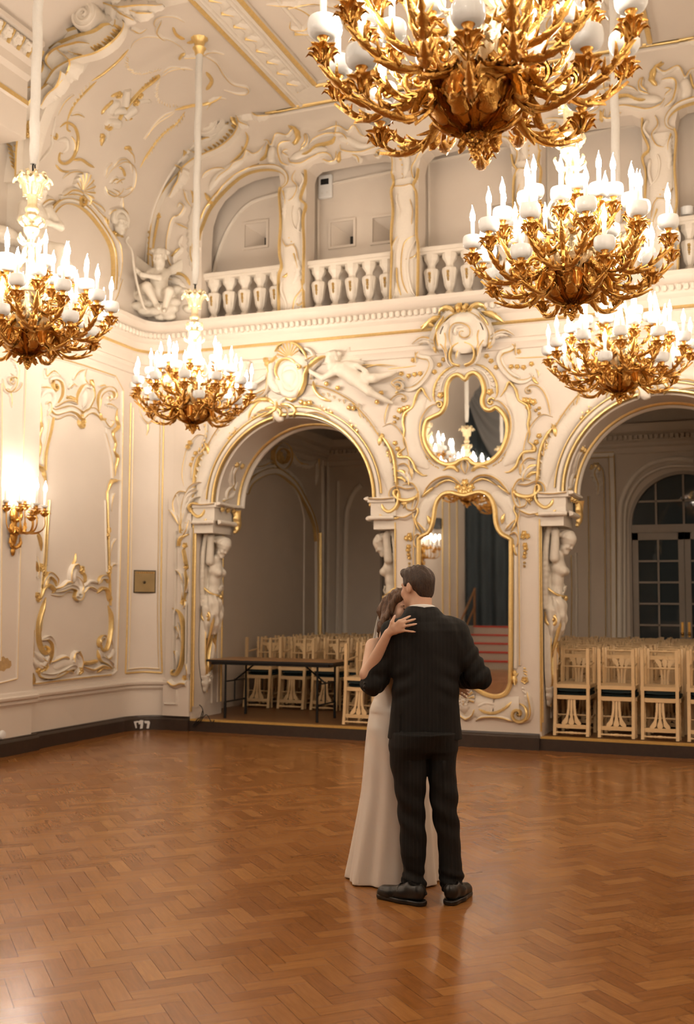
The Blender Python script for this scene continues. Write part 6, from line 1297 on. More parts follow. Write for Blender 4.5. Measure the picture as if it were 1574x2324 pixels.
# ================================================================ gallery level, cove and ceiling
# ---- balustrades, one per bay
def baluster_mesh():
    m = MB(); sq = [(.062, 0), (.062, .03), (.05, .035), (.045, .05), (.055, .07), (.058, .09), (.05, .11), (.036, .125), (.034, .135), (.058, .19), (.078, .33), (.084, .37), (.078, .40), (.05, .41), (.042, .425), (.042, .455), (.06, .49), (.075, .51), (.08, .53), (.08, .577)]
    m.lathe([(r*1.12, z) for r, z in sq], n=8, mod=lambda k, i: 1.0); Rz = lambda x, y: (x*cos(PI/8)-y*sin(PI/8), x*sin(PI/8)+y*cos(PI/8)); m.v = [Rz(x, y)+(z,) for x, y, z in m.v]
    g = Relief(None)
    for k, (z, r) in enumerate(((.34, .020), (.315, .015), (.29, .018), (.26, .013), (.24, .009))): g.flower(0, 0, r, 'G', P=(np.array([0, -.062-.075*(z-.19), z]), np.array([0, -1.0, 0])))
    for s in (-1, 1): g.rb([(np.array([s*.05, -.054-.07*(z-.19), z]), np.array([0, -1.0, 0])) for z in (.2, .28, .36)], .008, .006, 'C')
    m.add(g.mb.v, g.mb.f, list(g.mb.m)); return m
bm_ = baluster_mesh().build('baluster', ['relief', 'gild'], None, True, 35); bmesh_ = bm_.data; bpy.data.objects.remove(bm_)
ords = ['under the arched bay at the far left', 'in the second bay from the left', 'in the middle bay', 'in the fourth bay from the left', 'in the arched bay at the far right']
for i, b in enumerate(bays):
    x0, x1 = min(p[0] for p in b), max(p[0] for p in b); w_ = x1-x0; yb = YB+.16
    t = thing('balustrade', 'cream stone balustrade of the gallery %s' % ords[i], 'balustrade', ((x0+x1)/2, yb, 5.07))
    m = MB(); m.box((-w_/2-.05, -.085, .615), (w_/2+.05, .10, .705)); m.box((-w_/2-.05, -.105, .645), (w_/2+.05, .12, .69)); m.build('rail', 'relief', t, False)
    m = MB(); m.box((-w_/2-.05, -.10, .0), (w_/2+.05, .12, .04)); m.build('plinth', 'relief', t, False)
    n = max(3, int(round(w_/.222)))
    for k in range(n):
        o = bpy.data.objects.new('baluster', bmesh_); COL.objects.link(o); o.parent = t; o.location = (-w_/2+w_*(k+.5)/n, 0, .04)
# ---- gallery back wall recesses (square splayed vents)
mb = MB(); vents = [(580, 533), (776, 530), (872, 520), (1146, 492)]
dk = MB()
for px, py in vents:
    p = on_y(px, py, GY-.01); h = .155; x, z = p[0], p[2]; y0, y1 = GY-.012, GY+.0
    for a, b in (((x-h-.03, y0-.01, z-h-.03), (x+h+.03, GY+.02, z-h)), ((x-h-.03, y0-.01, z+h), (x+h+.03, GY+.02, z+h+.03)), ((x-h-.03, y0-.01, z-h), (x-h, GY+.02, z+h)), ((x+h, y0-.01, z-h), (x+h+.03, GY+.02, z+h))): mb.box(a, b)
struct(mb.build('trim_31', 'cream', None, False))
mb = MB(); mb.box((XL-.3, YB+.2, 7.25), (XR+.3, YB+1.35, 7.35)); mb.box((XL-.3, YB+.2, 4.98), (XR+.3, YB+1.35, 5.07))
for px, py in vents:
    p = on_y(px, py, GY-.01); x, z, h, d = p[0], p[2], .155, .22; q = lambda u, v, s, y: (x+u*s, y, z+v*s)
    f = [q(u, v, h, GY) for u, v in ((-1, -1), (1, -1), (1, 1), (-1, 1))]; bk = [(x+h*.55+u*h*.42, GY+d, z-h*.25+v*h*.45) for u, v in ((-1, -1), (1, -1), (1, 1), (-1, 1))]; o0 = len(mb.v)
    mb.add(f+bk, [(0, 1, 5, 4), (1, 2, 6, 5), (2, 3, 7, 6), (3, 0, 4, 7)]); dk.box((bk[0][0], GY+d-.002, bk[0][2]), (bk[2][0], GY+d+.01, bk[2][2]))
hol = [[(on_y(px, py, GY-.01)[0]+u*.155, on_y(px, py, GY-.01)[2]+v*.155) for u, v in ((-1, -1), (1, -1), (1, 1), (-1, 1))] for px, py in vents]
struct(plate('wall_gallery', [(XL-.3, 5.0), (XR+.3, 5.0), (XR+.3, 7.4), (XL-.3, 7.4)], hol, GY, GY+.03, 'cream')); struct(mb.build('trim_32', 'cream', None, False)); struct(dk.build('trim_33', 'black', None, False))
# raised frames on the gallery back wall
r = Relief(m_depth(GY)); SEC[0] = ''
r.rb('470 735 480 640 500 560 530 500 570 460 632 440', .05, .03, 'C', 'n'); r.rb('722 700 722 560 722 425', .03, .03, 'C', 'n'); r.rb('722 425 800 408 888 390', .03, .03, 'C', 'n'); r.rb('974 660 973 500 972 368', .03, .03, 'C', 'n'); r.rb('972 368 1060 350 1160 332', .03, .03, 'C', 'n'); r.rb('1245 600 1243 450 1242 325', .03, .03, 'C', 'n'); r.rb('1242 325 1350 300 1470 280', .03, .03, 'C', 'n'); r.build('trim_34')
def volute(R_, px, py, rad, yp, h):
    """solid scroll end: a drum with a spiral roll on its face"""
    p = on_y(*parse('%g %g' % (px, py))[0], yp); n = np.array([0, -1.0, 0]); vs = []; K = 40; prof = ((1.0, -.02), (1.0, h*.8), (.94, h*.95), (.86, h), (.0, h*.92))
    for rr, hh in prof: vs += [p+np.array((rad*rr*cos(2*PI*k/K), 0, rad*rr*sin(2*PI*k/K)))+n*hh for k in range(K)]
    R_.mb.add(vs, [(g*K+k, g*K+(k+1) % K, (g+1)*K+(k+1) % K, (g+1)*K+k) for g in range(len(prof)-1) for k in range(K)])
    Q = []
    for i in range(60): t = i/59; r_ = rad*(.93*(1-t)**.85+.08); a = .3-2*PI*2.3*t; Q.append((p+np.array((r_*cos(a), 0, r_*sin(a))), n))
    R_.rb(Q, rad*.26, rad*.20, 'C', 's', lift=h*.93); R_.flower(0, 0, rad*.16, 'C', P=(p+n*h*.95, n))
    if R_.mirror is not None:
        o = MB(); o.add(vs, []); q = [np.array((2*R_.mirror-v[0], v[1], v[2])) for v in vs]; R_.mb.add(q, [(g*K+(k+1) % K, g*K+k, (g+1)*K+k, (g+1)*K+(k+1) % K) for g in range(len(prof)-1) for k in range(K)])
# ---- carved pillars and scrollwork between the bays (left half traced, right half mirrored)
r = Relief(m_back, AX); SEC[0] = 'X'
r.rb('1370 740 1360 1000 1370 1300 1360 1770', .26, .03, 'C', 'n'); r.rb('1278 740 1268 800 1280 1000 1268 1250 1285 1380 1262 1480 1266 1780', .03, .05, 'G', 'n'); r.rb('1480 600 1478 700 1440 830 1482 880 1460 1000 1468 1200 1462 1500 1468 1780', .03, .05, 'G', 'n')
r.rb('1400 600 1380 680 1420 740 1385 830 1330 850', .045, .06, 'K', 'b', 9); r.rb('1440 620 1470 680 1430 760', .05, .05, 'C'); r.leaf('1300 770 1320 850 1310 950 1320 1060', .10, .05, 'C', 9); r.rb('1390 870 1370 960 1390 1060 1440 1100', .035, .05, 'C'); r.rb('1290 1150 1330 1220 1380 1210 1410 1240 1430 1340', .035, .06, 'K'); flowers(r, '1370 1180 1350 1150 1390 1200', .032); r.dashes('1340 880 1350 1080', 4, .05, .02, 20); r.rb('1430 900 1440 1000 1420 1100', .05, .05, 'C')
r.leaf('1390 1280 1420 1400 1390 1500 1340 1600', .11, .05, 'C', 7); r.rb('1440 1480 1460 1560 1400 1650 1380 1780', .06, .05, 'K'); r.rb('1300 1480 1290 1580 1330 1690 1320 1790', .05, .05, 'C'); r.leaf('1300 1470 1330 1450 1340 1420', .05, .05, 'G', 3); r.leaf('1470 1660 1430 1700 1400 1660', .08, .05, 'K', 4); r.dashes('1380 1290 1390 1420 1360 1520', 6, .05, .022, 20); r.leaf('1290 1780 1340 1720 1350 1640', .09, .05, 'C', 5); r.leaf('1440 1780 1450 1730 1420 1690', .08, .05, 'C', 4)
# arched trim round the first bay
r.rb('570 1420 590 1250 610 1120 640 1030 680 935 740 845 830 745 920 665 1000 615 1100 585 1200 578 1270 592 1322 640 1322 700 1270 745', .075, .06, 'E'); r.rb('740 850 830 720 920 640 1000 600 1100 540', .05, .06, 'K'); r.rb('640 1000 680 900 730 870', .06, .05, 'K'); r.leaf('740 880 700 840 660 780', .07, .05, 'G', 4)
r.rb('640 660 680 620 740 590 800 585 850 600', .04, .05, 'K'); r.rb('700 760 760 660 850 590 930 540 980 500', .12, .035, 'C'); r.rb('720 720 760 680 800 640 870 590 910 540 980 510 1010 445 1060 470 1110 450 1160 370', .04, .055, 'K', 'b', 15); r.rb('1180 380 1160 480 1110 520', .03, .05, 'G')
r.rb('1140 355 1180 360 1210 400 1250 310 1330 320 1360 300 1385 260 1340 245', .05, .06, 'K', 'b', 9); r.rb('1220 400 1200 480 1210 560', .12, .04, 'C'); r.rb('1360 360 1280 390 1265 450 1290 540 1340 560', .06, .06, 'K'); r.leaf('1385 390 1420 330 1400 270 1340 245', .07, .06, 'G', 5); r.rb('1430 440 1490 400 1500 330 1470 300', .045, .05, 'K')
r.rb('990 285 1010 340 980 430 920 500 850 560', .03, .03, 'G'); r.rb('960 400 970 440 940 480', .02, .02, 'G')
# the tall relief left of the first bay
r.leaf('580 1420 570 1200 560 1000 590 850', .20, .05, 'C', 11); r.rb('480 950 410 990 375 1100 360 1220 380 1340 430 1410 470 1410', .04, .05, 'K'); r.leaf('500 760 520 840 560 900', .08, .05, 'K', 6); r.leaf('560 770 575 820 560 860', .05, .05, 'G', 3); r.rb('420 980 470 960 500 900 470 870 440 900', .04, .05, 'K'); r.leaf('430 1030 500 1060 560 1090', .07, .05, 'K', 5); r.rb('480 1130 460 1200 480 1240 420 1310 440 1400', .05, .05, 'C', 'b', 7); r.leaf('400 1300 450 1240 480 1220', .06, .05, 'G', 4); r.rb('560 1200 555 1280 570 1360', .025, .05, 'G'); r.leaf('300 1380 320 1340 330 1450 430 1500', .12, .05, 'K', 7); r.rb('400 1435 470 1440 520 1480 540 1530', .04, .05, 'G'); r.leaf('340 1480 440 1500 520 1560', .12, .05, 'C', 6)
# ---- the curving rib that ends in a great volute
r.rb('172 1480 176 1250 200 1040 248 860 320 730 420 610', .25, .12, 'E', 'n'); r.rb('380 690 460 560 560 470 680 410 790 360 880 280 900 220 870 170', .27, .13, 'E'); r.rb('330 560 400 450 500 350 600 290 660 230 700 190', .11, .12, 'R', 'n'); r.rb('440 590 440 520 490 450 580 400 690 370 770 330', .07, .15, 'K'); r.spiral(720, 250, .16, 2.2, 20, -1, .07, .15, 'C', eye=False); r.rb('640 300 690 330 770 310 830 250 840 190 790 160', .05, .17, 'C'); r.dashes('680 472 780 415 850 360 905 295 935 225', 9, .045, .035, 15, 0, 'G', .15)
r.rb('330 580 350 540 400 530 410 580 370 620 340 600', .055, .15, 'K'); r.leaf('210 700 280 680 340 650 400 610', .10, .15, 'K', 6); r.leaf('470 590 510 610 490 680 420 760', .12, .15, 'C', 6); r.leaf('540 470 520 520 480 560', .12, .15, 'C', 5); r.leaf('570 460 640 480 700 470', .09, .14, 'K', 5); r.leaf('500 640 460 720 380 820', .09, .14, 'K', 7); flowers(r, '265 940 280 970 250 920', .05); r.dashes('180 1060 175 1350', 6, .06, .022, 10, -.04, 'G', .13); r.dashes('225 1040 215 1350', 6, .06, .022, -10, .03, 'G', .13); r.rb('107 1510 112 1200 135 1000 172 830 240 690', .03, .06, 'G', 'n'); r.rb('235 1380 246 1200 285 1000', .025, .035, 'G', 'n'); r.leaf('170 1260 180 1350 160 1440', .09, .14, 'K', 5); flowers(r, '180 1320 170 1390 200 1430', .04)
r.leaf('800 135 900 160 1000 150 1080 110 1160 90', .22, .12, 'K', 7); r.leaf('940 160 960 220 1020 240', .13, .12, 'K', 4); r.leaf('1040 130 1110 170 1200 150', .12, .10, 'K', 5); r.leaf('1140 80 1210 70 1290 65', .09, .08, 'K', 5); r.leaf('820 120 900 110 980 95', .10, .13, 'C', 5); r.leaf('900 180 920 230 945 250', .10, .14, 'G', 4)
volute(r, 720, 250, .165, YB, .19)
SEC[0] = ''; r.rb('628 254 900 203 1200 150 1400 114 1574 86', .05, .03, 'G', 'n'); r.rb('628 262 900 212 1200 159 1400 123 1574 96', .03, .03, 'C', 'n')
# scrollwork over the second bay
SEC[0] = 'I'
r.rb('690 430 710 465 770 470 830 440 890 410 940 410 965 440', .05, .06, 'K'); r.rb('690 420 660 400 690 380', .04, .05, 'K'); r.rb('700 440 770 410 850 390 930 380', .12, .04, 'C'); r.rb('815 355 850 320 910 292 970 285 1030 290 1058 330 1050 350', .045, .055, 'K'); r.rb('760 420 820 400 870 360 930 345 965 330 980 290', .05, .06, 'G', 'b', 9); r.leaf('980 300 990 240 985 205', .09, .06, 'K', 5); r.rb('900 440 950 460 990 440 985 390', .05, .05, 'K'); r.leaf('1000 460 1000 420 1010 390', .06, .05, 'G', 4); r.rb('1010 350 1020 385 1080 400 1150 398 1230 370 1300 345', .045, .055, 'K'); r.rb('1000 310 1060 320 1140 360 1220 350', .09, .04, 'C'); r.rb('870 270 920 262 1000 240 1060 270 1100 235 1150 300 1200 290', .045, .05, 'K', 'b', 11); r.leaf('1130 470 1120 430 1080 410', .08, .05, 'K', 5); r.leaf('700 240 735 260 740 320', .06, .06, 'G', 4); r.rb('770 370 800 330 790 285', .05, .05, 'K'); r.rb('1225 410 1240 390 1290 390 1330 430 1335 500 1325 560', .05, .055, 'K'); r.spiral(1245, 405, .05, 1.1, 180, 1, .03, .05, 'K')
# second pillar
r.rb('1405 560 1410 800 1400 1000 1405 1330', .27, .03, 'C', 'n'); r.rb('1328 520 1340 590 1325 640 1335 760 1325 900 1330 1050 1318 1330', .03, .05, 'G', 'n'); r.rb('1490 500 1480 560 1460 600 1478 650 1482 760 1480 900 1490 1000 1485 1300', .03, .05, 'G', 'n'); r.rb('1560 370 1510 400 1480 450 1455 500 1465 560 1490 570', .05, .06, 'K'); r.leaf('1390 380 1420 460 1400 560', .12, .05, 'C', 7); r.rb('1340 610 1400 610 1450 600 1475 640', .045, .055, 'K', 'b', 5); r.rb('1370 640 1360 700 1380 760 1370 820', .03, .05, 'C'); r.rb('1440 680 1460 760 1450 850', .03, .05, 'K'); r.dashes('1375 400 1400 500 1395 590', 6, .06, .022, 60); r.dashes('1380 640 1375 780 1440 830', 7, .05, .022, 10); r.rb('1380 900 1340 1000 1335 1150 1330 1280', .06, .05, 'L'); r.rb('1470 905 1410 960 1390 1080 1400 1200 1440 1290', .05, .05, 'K'); r.rb('1475 940 1440 1020 1430 1120 1450 1240 1480 1290', .05, .05, 'C'); r.leaf('1420 1060 1470 1040 1480 1010', .06, .05, 'K', 4); r.rb('1330 1320 1370 1340 1420 1335 1490 1320', .05, .05, 'K', 'b', 7); r.rb('1360 1100 1365 1200 1390 1290', .03, .05, 'G', 'b', 11)
r.build('trim_35')
# ---- second rib standing on the left cove, with its own depth
RY = 9.05
r = Relief(m_depth(RY)); SEC[0] = 'Y'
r.rb('110 1560 120 1300 150 1100 210 920 320 770 420 680', .24, .12, 'E', 'n'); r.rb('330 800 440 600 560 500 700 440 850 400 960 330 1030 250 1010 170', .26, .13, 'E'); r.rb('350 570 460 440 580 350 690 310', .11, .12, 'R', 'n'); r.rb('500 650 460 590 480 520 560 460 700 420 800 390', .06, .16, 'K'); r.spiral(800, 200, .135, 2.2, 20, -1, .06, .15, 'C', eye=False); volute(r, 800, 200, .15, RY, .20); r.dashes('820 462 900 430 960 385 1020 320 1065 225', 9, .045, .035, 15, 0, 'G', .15); r.rb('360 640 350 600 400 560 430 600 410 660 360 690', .05, .14, 'K'); r.leaf('185 770 260 780 330 740', .08, .14, 'K', 5); r.leaf('560 480 640 560 620 640 530 700', .20, .15, 'K', 7); r.leaf('650 490 720 500 790 510', .08, .14, 'K', 5); r.leaf('590 660 540 760 420 860 360 930', .09, .14, 'K', 8); flowers(r, '260 1060 240 1140 250 1090', .05); r.dashes('120 1240 170 1500', 6, .06, .022, 10, 0, 'G', .13); r.rb('50 1560 70 1250 130 960 195 790', .04, .06, 'G', 'n'); r.dashes('230 900 190 1200 180 1380', 8, .05, .022, 30, 0, 'G', .13)
r.leaf('900 60 1000 90 1100 90 1250 70 1400 60', .24, .12, 'K', 8); r.leaf('1010 110 1080 160 1160 190', .14, .12, 'K', 4); r.leaf('1150 130 1240 140 1310 120', .12, .10, 'K', 5); r.leaf('900 50 960 40 1080 30', .12, .12, 'C', 5)
r.build('trim_36')
# solid arch band behind that rib, following the cove profile
m = MB(); vs = []; n = 30; prof = []
for i in range(n+1):
    a = PI/2*i/n; px_, pz_ = CVX-CVA*cos(a), CVZ+CVB*sin(a); k = .24 if i < n*.6 else .24*(1-(i-n*.6)/(n*.4))**1.0+.06; prof.append(((px_, pz_), (px_+k*cos(a)*1.0+.02, pz_-k*sin(a))))
prof = [((XL, 5.1), (XL+.22, 5.1))]+prof+[((CVX+.9, ZC), (CVX+.9, ZC-.06))]
for (a, b) in prof:
    for (x, z) in (a, b):
        for y in (RY, RY+.14): vs.append((x, y, z))
fs = []
for i in range(len(prof)-1): o = i*4; fs += [(o, o+4, o+6, o+2), (o+1, o+3, o+7, o+5), (o+2, o+6, o+7, o+3)]
m.add(vs, fs); struct(m.build('wall_left_rib', 'relief', None, True, 50))
# ---- low relief on the cove
r = Relief(m_cove); SEC[0] = 'Y'
r.rb('1092 420 1000 520 880 622 778 688', .03, .02, 'G'); r.rb('820 690 740 765 640 872 590 965 570 1035', .025, .02, 'G'); r.frill('780 690 700 760 600 900', 6, .05, 1, 'K'); r.rb('508 1082 565 1043 630 1078 658 1160 645 1270 605 1355 545 1392 500 1362 508 1300 530 1310', .035, .03, 'G'); r.rb('600 1160 628 1220 622 1285', .05, .03, 'K'); r.rb('490 1200 560 1190 570 1260 530 1300', .06, .03, 'C', 'b', 5); r.rb('570 1045 570 1100 600 1120', .02, .02, 'G'); r.leaf('600 980 660 970 720 1000', .07, .02, 'K', 5); r.rb('470 1400 520 1452 600 1465', .025, .02, 'G'); r.rb('620 1360 690 1358 752 1400 800 1425', .035, .03, 'G'); r.rb('530 1520 580 1470 660 1460 740 1500 790 1570', .04, .03, 'K'); r.leaf('620 800 540 870 490 980', .05, .025, 'K', 6); r.rb('430 1150 470 1180 480 1130', .03, .03, 'G'); r.rb('470 990 440 1150 430 1250 330 1380', .04, .025, 'C', 'b', 9)
r.rb('1110 410 1140 350 1220 308 1330 308 1450 335 1530 385 1572 435', .022, .02, 'K'); r.rb('1340 240 1310 200 1330 150 1400 130 1500 140 1570 190', .025, .02, 'K'); r.rb('1470 230 1500 290 1570 330', .03, .03, 'G'); r.leaf('1110 230 1180 270 1250 240', .10, .03, 'K', 6); r.frill('1080 470 1065 560 1130 620 1220 630 1330 602 1372 590', 18, .045, 1, 'K'); r.frill('1365 650 1340 760 1350 840 1420 880 1520 890', 16, .04, -1, 'K'); r.rb('1380 620 1440 570 1530 570 1570 600', .025, .02, 'K'); r.rb('1520 500 1550 460 1574 450', .03, .03, 'G')
r.rb('1010 1010 1040 950 1100 870 1150 810 1210 750 1290 690 1352 635', .03, .04, 'G', 'n'); r.frill('1160 810 1270 700 1340 640', 8, .035, 1, 'G', .03); r.rb('930 980 960 900 1020 880', .12, .04, 'C'); r.rb('950 960 1000 940 1060 940', .09, .05, 'C', 'n'); r.rb('1065 890 1075 800 1080 760', .10, .05, 'C', 'n'); r.rb('1060 1000 1100 960 1150 930', .12, .05, 'C', 'n'); r.rb('890 1060 950 1050 1030 1060', .13, .05, 'C'); r.flower(918, 1068, .055, 'G', 8, .06); flowers(r, '1185 810 1155 870 1010 805', .05); r.leaf('850 1170 870 1150 860 1240', .09, .04, 'G', 4); r.rb('860 970 880 930 930 880 960 850', .04, .03, 'G', 'b', 7); r.rb('1180 860 1260 855 1265 870', .05, .03, 'C', 'n'); r.dashes('1060 1020 1140 1010', 3, .06, .03, 0); r.rb('940 820 1000 790 1040 800', .03, .03, 'G'); r.rb('890 1200 910 1150 905 1100', .03, .03, 'C')
r.rb('1490 940 1400 972 1320 1042 1262 1130 1230 1190', .022, .02, 'K'); r.rb('1572 950 1500 1042 1420 1102 1340 1182 1290 1252 1230 1342 1190 1425', .025, .025, 'G'); r.frill('1574 960 1500 1050 1420 1110 1340 1190 1290 1260 1230 1350', 16, .045, 1, 'K'); r.frill('1574 960 1500 1050 1420 1110 1340 1190 1290 1260', 12, .04, -1, 'K'); r.leaf('1055 1260 1100 1260 1120 1300', .06, .03, 'G', 4); r.rb('960 1420 1000 1360 1060 1350 1110 1400 1120 1470', .03, .03, 'K'); r.rb('1010 1420 1040 1440 1060 1500', .03, .03, 'G'); r.rb('890 1500 900 1430 950 1380', .02, .03, 'K'); r.leaf('930 1560 980 1520 1040 1560', .08, .03, 'K', 5)
SEC[0] = 'A'
r.rb('720 90 700 140 740 180', .04, .03, 'K'); r.rb('880 230 960 270 1000 330 1040 370 1100 385 1105 410 1060 415 1000 400', .035, .03, 'K'); r.rb('720 340 760 310 820 300 860 310', .03, .025, 'K'); r.rb('920 320 945 360 920 400', .045, .03, 'G'); r.rb('780 490 850 470 920 460 990 430', .04, .03, 'G', 'b', 7); r.leaf('920 480 960 440 1010 440', .10, .03, 'K', 6); r.rb('640 620 700 550 780 500', .02, .02, 'K'); r.leaf('820 250 880 250 940 230 1000 240', .12, .03, 'K', 7); r.rb('835 190 880 180 910 210', .03, .03, 'G'); r.rb('470 800 500 750 560 720 600 760 590 840 540 880 500 860', .03, .03, 'K'); r.rb('480 850 520 870 550 840', .04, .03, 'K'); r.leaf('560 660 590 690 600 730', .06, .03, 'K', 4)
# lunette arch with its carved surround
SEC[0] = 'W'
r.rb('395 400 430 300 490 235 560 212 650 232 740 300 830 410 900 520 945 640 958 800 950 960', .07, .06, 'E', 'n'); r.rb('480 210 560 160 650 160 740 215 800 280 860 350 900 430 960 520 1000 590 1015 720 1005 870 990 980', .05, .05, 'K', 'b', 21); r.rb('500 200 570 190 660 210 760 290 860 400 930 520 975 650 985 850', .11, .035, 'C', 'n'); r.shell(690, 130, .22, 80, 170, 9, 'K', .07); r.rb('520 170 590 120 660 130 700 160', .07, .06, 'K'); r.spiral(680, 205, .07, 1.3, 90, -1, .04, .06, 'G'); r.rb('720 150 745 200 735 250', .05, .06, 'K'); r.rb('760 210 840 260 880 310', .06, .05, 'K', 'b', 5); r.rb('890 80 900 140 960 170 1000 140 960 110', .04, .04, 'K'); r.rb('1040 180 1030 260 1070 320 1060 420 1030 500', .04, .04, 'K'); r.leaf('970 60 1010 30 1060 20', .06, .04, 'K', 5); r.rb('1060 110 1110 90 1100 130', .03, .03, 'K'); r.rb('920 330 940 290 1000 290 1040 330', .05, .05, 'K'); flowers(r, '880 370 900 390 760 220 960 500', .05); r.dashes('870 410 960 560 990 800', 9, .06, .025, 40); r.leaf('960 480 1010 490 1040 520', .08, .06, 'G', 4); r.leaf('1020 880 990 1000 960 1080', .09, .04, 'K', 6); r.leaf('330 250 400 200 470 210', .12, .05, 'K', 6); r.rb('360 350 380 280 440 260', .09, .05, 'C', 'b', 6)
SEC[0] = ''; r.rb('330 640 333 560 350 470 390 390 440 330', .03, .02, 'C', 'n'); r.rb('36 640 26 560 22 500', .05, .03, 'G', 'n')
r.build('trim_37')
# ---- ceiling: beams with carved soffits and gilt fillets
m = MB()
for sx in (0, 1):
    X = (lambda x: x) if sx == 0 else (lambda x: 2*AX-x)
    for x0, x1, z in ((-5.36, -4.86, ZC-.05), ):
        a, b = sorted((X(x0), X(x1))); m.box((a, 2.0, z), (b, 11.75, ZC))
m.box((-4.86, 11.30, ZC-.05), (2*AX+4.86, 11.75, ZC)); struct(m.build('trim_38', 'relief', None, False))
r = Relief(None, AX); cp = lambda x, y: (np.array([x, y, ZC-.05]), np.array([0, 0, -1.0])); c0 = lambda x, y: (np.array([x, y, ZC]), np.array([0, 0, -1.0]))
for x, k in ((-5.34, 'G'), (-4.88, 'G')): r.rb([cp(x, 2), cp(x, 6), cp(x, 11.28 if x > -5 else 11.7)], .06, .02, k, 'n')
r.rb([cp(-4.88, 11.32), cp(-4, 11.32), cp(AX, 11.32)], .06, .02, 'G', 'n'); r.rb([cp(-5.3, 11.72), cp(-4, 11.72), cp(AX, 11.72)], .05, .02, 'G', 'n'); r.rb([cp(-5.24, 2), cp(-5.24, 6), cp(-5.24, 11.7)], .05, .03, 'C', 'n'); r.rb([cp(-4.98, 2), cp(-4.98, 6), cp(-4.98, 11.3)], .05, .03, 'C', 'n')
y = 2.2
while y < 11.2:
    r.leaf([cp(-5.11-.05, y), cp(-5.11+.06, y+.12), cp(-5.11-.04, y+.28)], .16, .03, 'C', 4); y += .27
x = -4.75
while x < AX: r.leaf([cp(x, 11.48), cp(x+.12, 11.58), cp(x+.28, 11.5)], .16, .03, 'C', 4); x += .27
for y in (5.2, 6.3, 7.4, 8.5, 9.6, 10.7):   # rocaille along the inner border of the ceiling field
    r.rb([c0(-4.7, y), c0(-4.45, y+.1), c0(-4.35, y+.35), c0(-4.5, y+.55), c0(-4.65, y+.5), c0(-4.6, y+.38)], .07, .04, 'K'); r.leaf([c0(-4.5, y+.1), c0(-4.2, y+.15), c0(-4.0, y+.4)], .16, .04, 'K', 6); r.leaf([c0(-4.65, y+.6), c0(-4.35, y+.7), c0(-4.1, y+.6)], .14, .04, 'C', 6); r.rb([c0(-4.15, y), c0(-3.9, y+.3), c0(-4.1, y+.7), c0(-3.95, y+1.0)], .03, .02, 'G')
for x in (-4.3, -3.6): r.rb([c0(x, 11.1), c0(x+.2, 10.9), c0(x+.5, 10.95), c0(x+.55, 11.1), c0(x+.4, 11.1)], .07, .04, 'K'); r.leaf([c0(x+.1, 10.9), c0(x+.25, 10.7), c0(x+.5, 10.6)], .15, .04, 'K', 6)
r.build('trim_39')
r = Relief(None, AX)
for a, b in (((-4.55, 5.0), (-4.55, 10.9)), ((-4.55, 10.9), (AX, 10.9))): r.rb([c0(*a), c0((a[0]+b[0])/2, (a[1]+b[1])/2), c0(*b)], .05, .03, 'C', 'n')
r.build('trim_40')
# entablature of the neighbouring bay at the far left, standing forward of the cove
m = MB(); X0 = -7.0; a_ = on_x(65, 112, X0); y1 = a_[1]; zt = on_x(30, 88, X0)[2]
ent = [(-.35, zt-.95), (.0, zt-.95), (.0, zt-.62), (.02, zt-.60), (.02, zt-.55), (0, zt-.53), (.0, zt-.34), (.05, zt-.30), (.05, zt-.2), (.10, zt-.16), (.14, zt-.02), (.2, zt), (.2, zt+.05), (-.35, zt+.05)]
sweep(m, [(X0, 5.0, 1, 0), (X0, y1, 1, 0)], ent, [0, 0, 0, 1, 0, 0, 0, 0, 0, 0, 0, 0, 0]); struct(m.build('trim_43', ['cream', 'gild'], None, True, 30))
r = Relief(None); y = 7.2
while y < y1-.05: r.flower(0, 0, .075, 'C', P=(np.array([X0+.14, y, zt-.09]), np.array([.8, 0, -.6]))); r.rb([(np.array([X0+.10, y+.06, zt-.16]), np.array([.8, 0, -.6])), (np.array([X0+.17, y+.07, zt-.03]), np.array([.8, 0, -.6]))], .03, .03, 'G', 'n'); y += .15
r.build('trim_44')
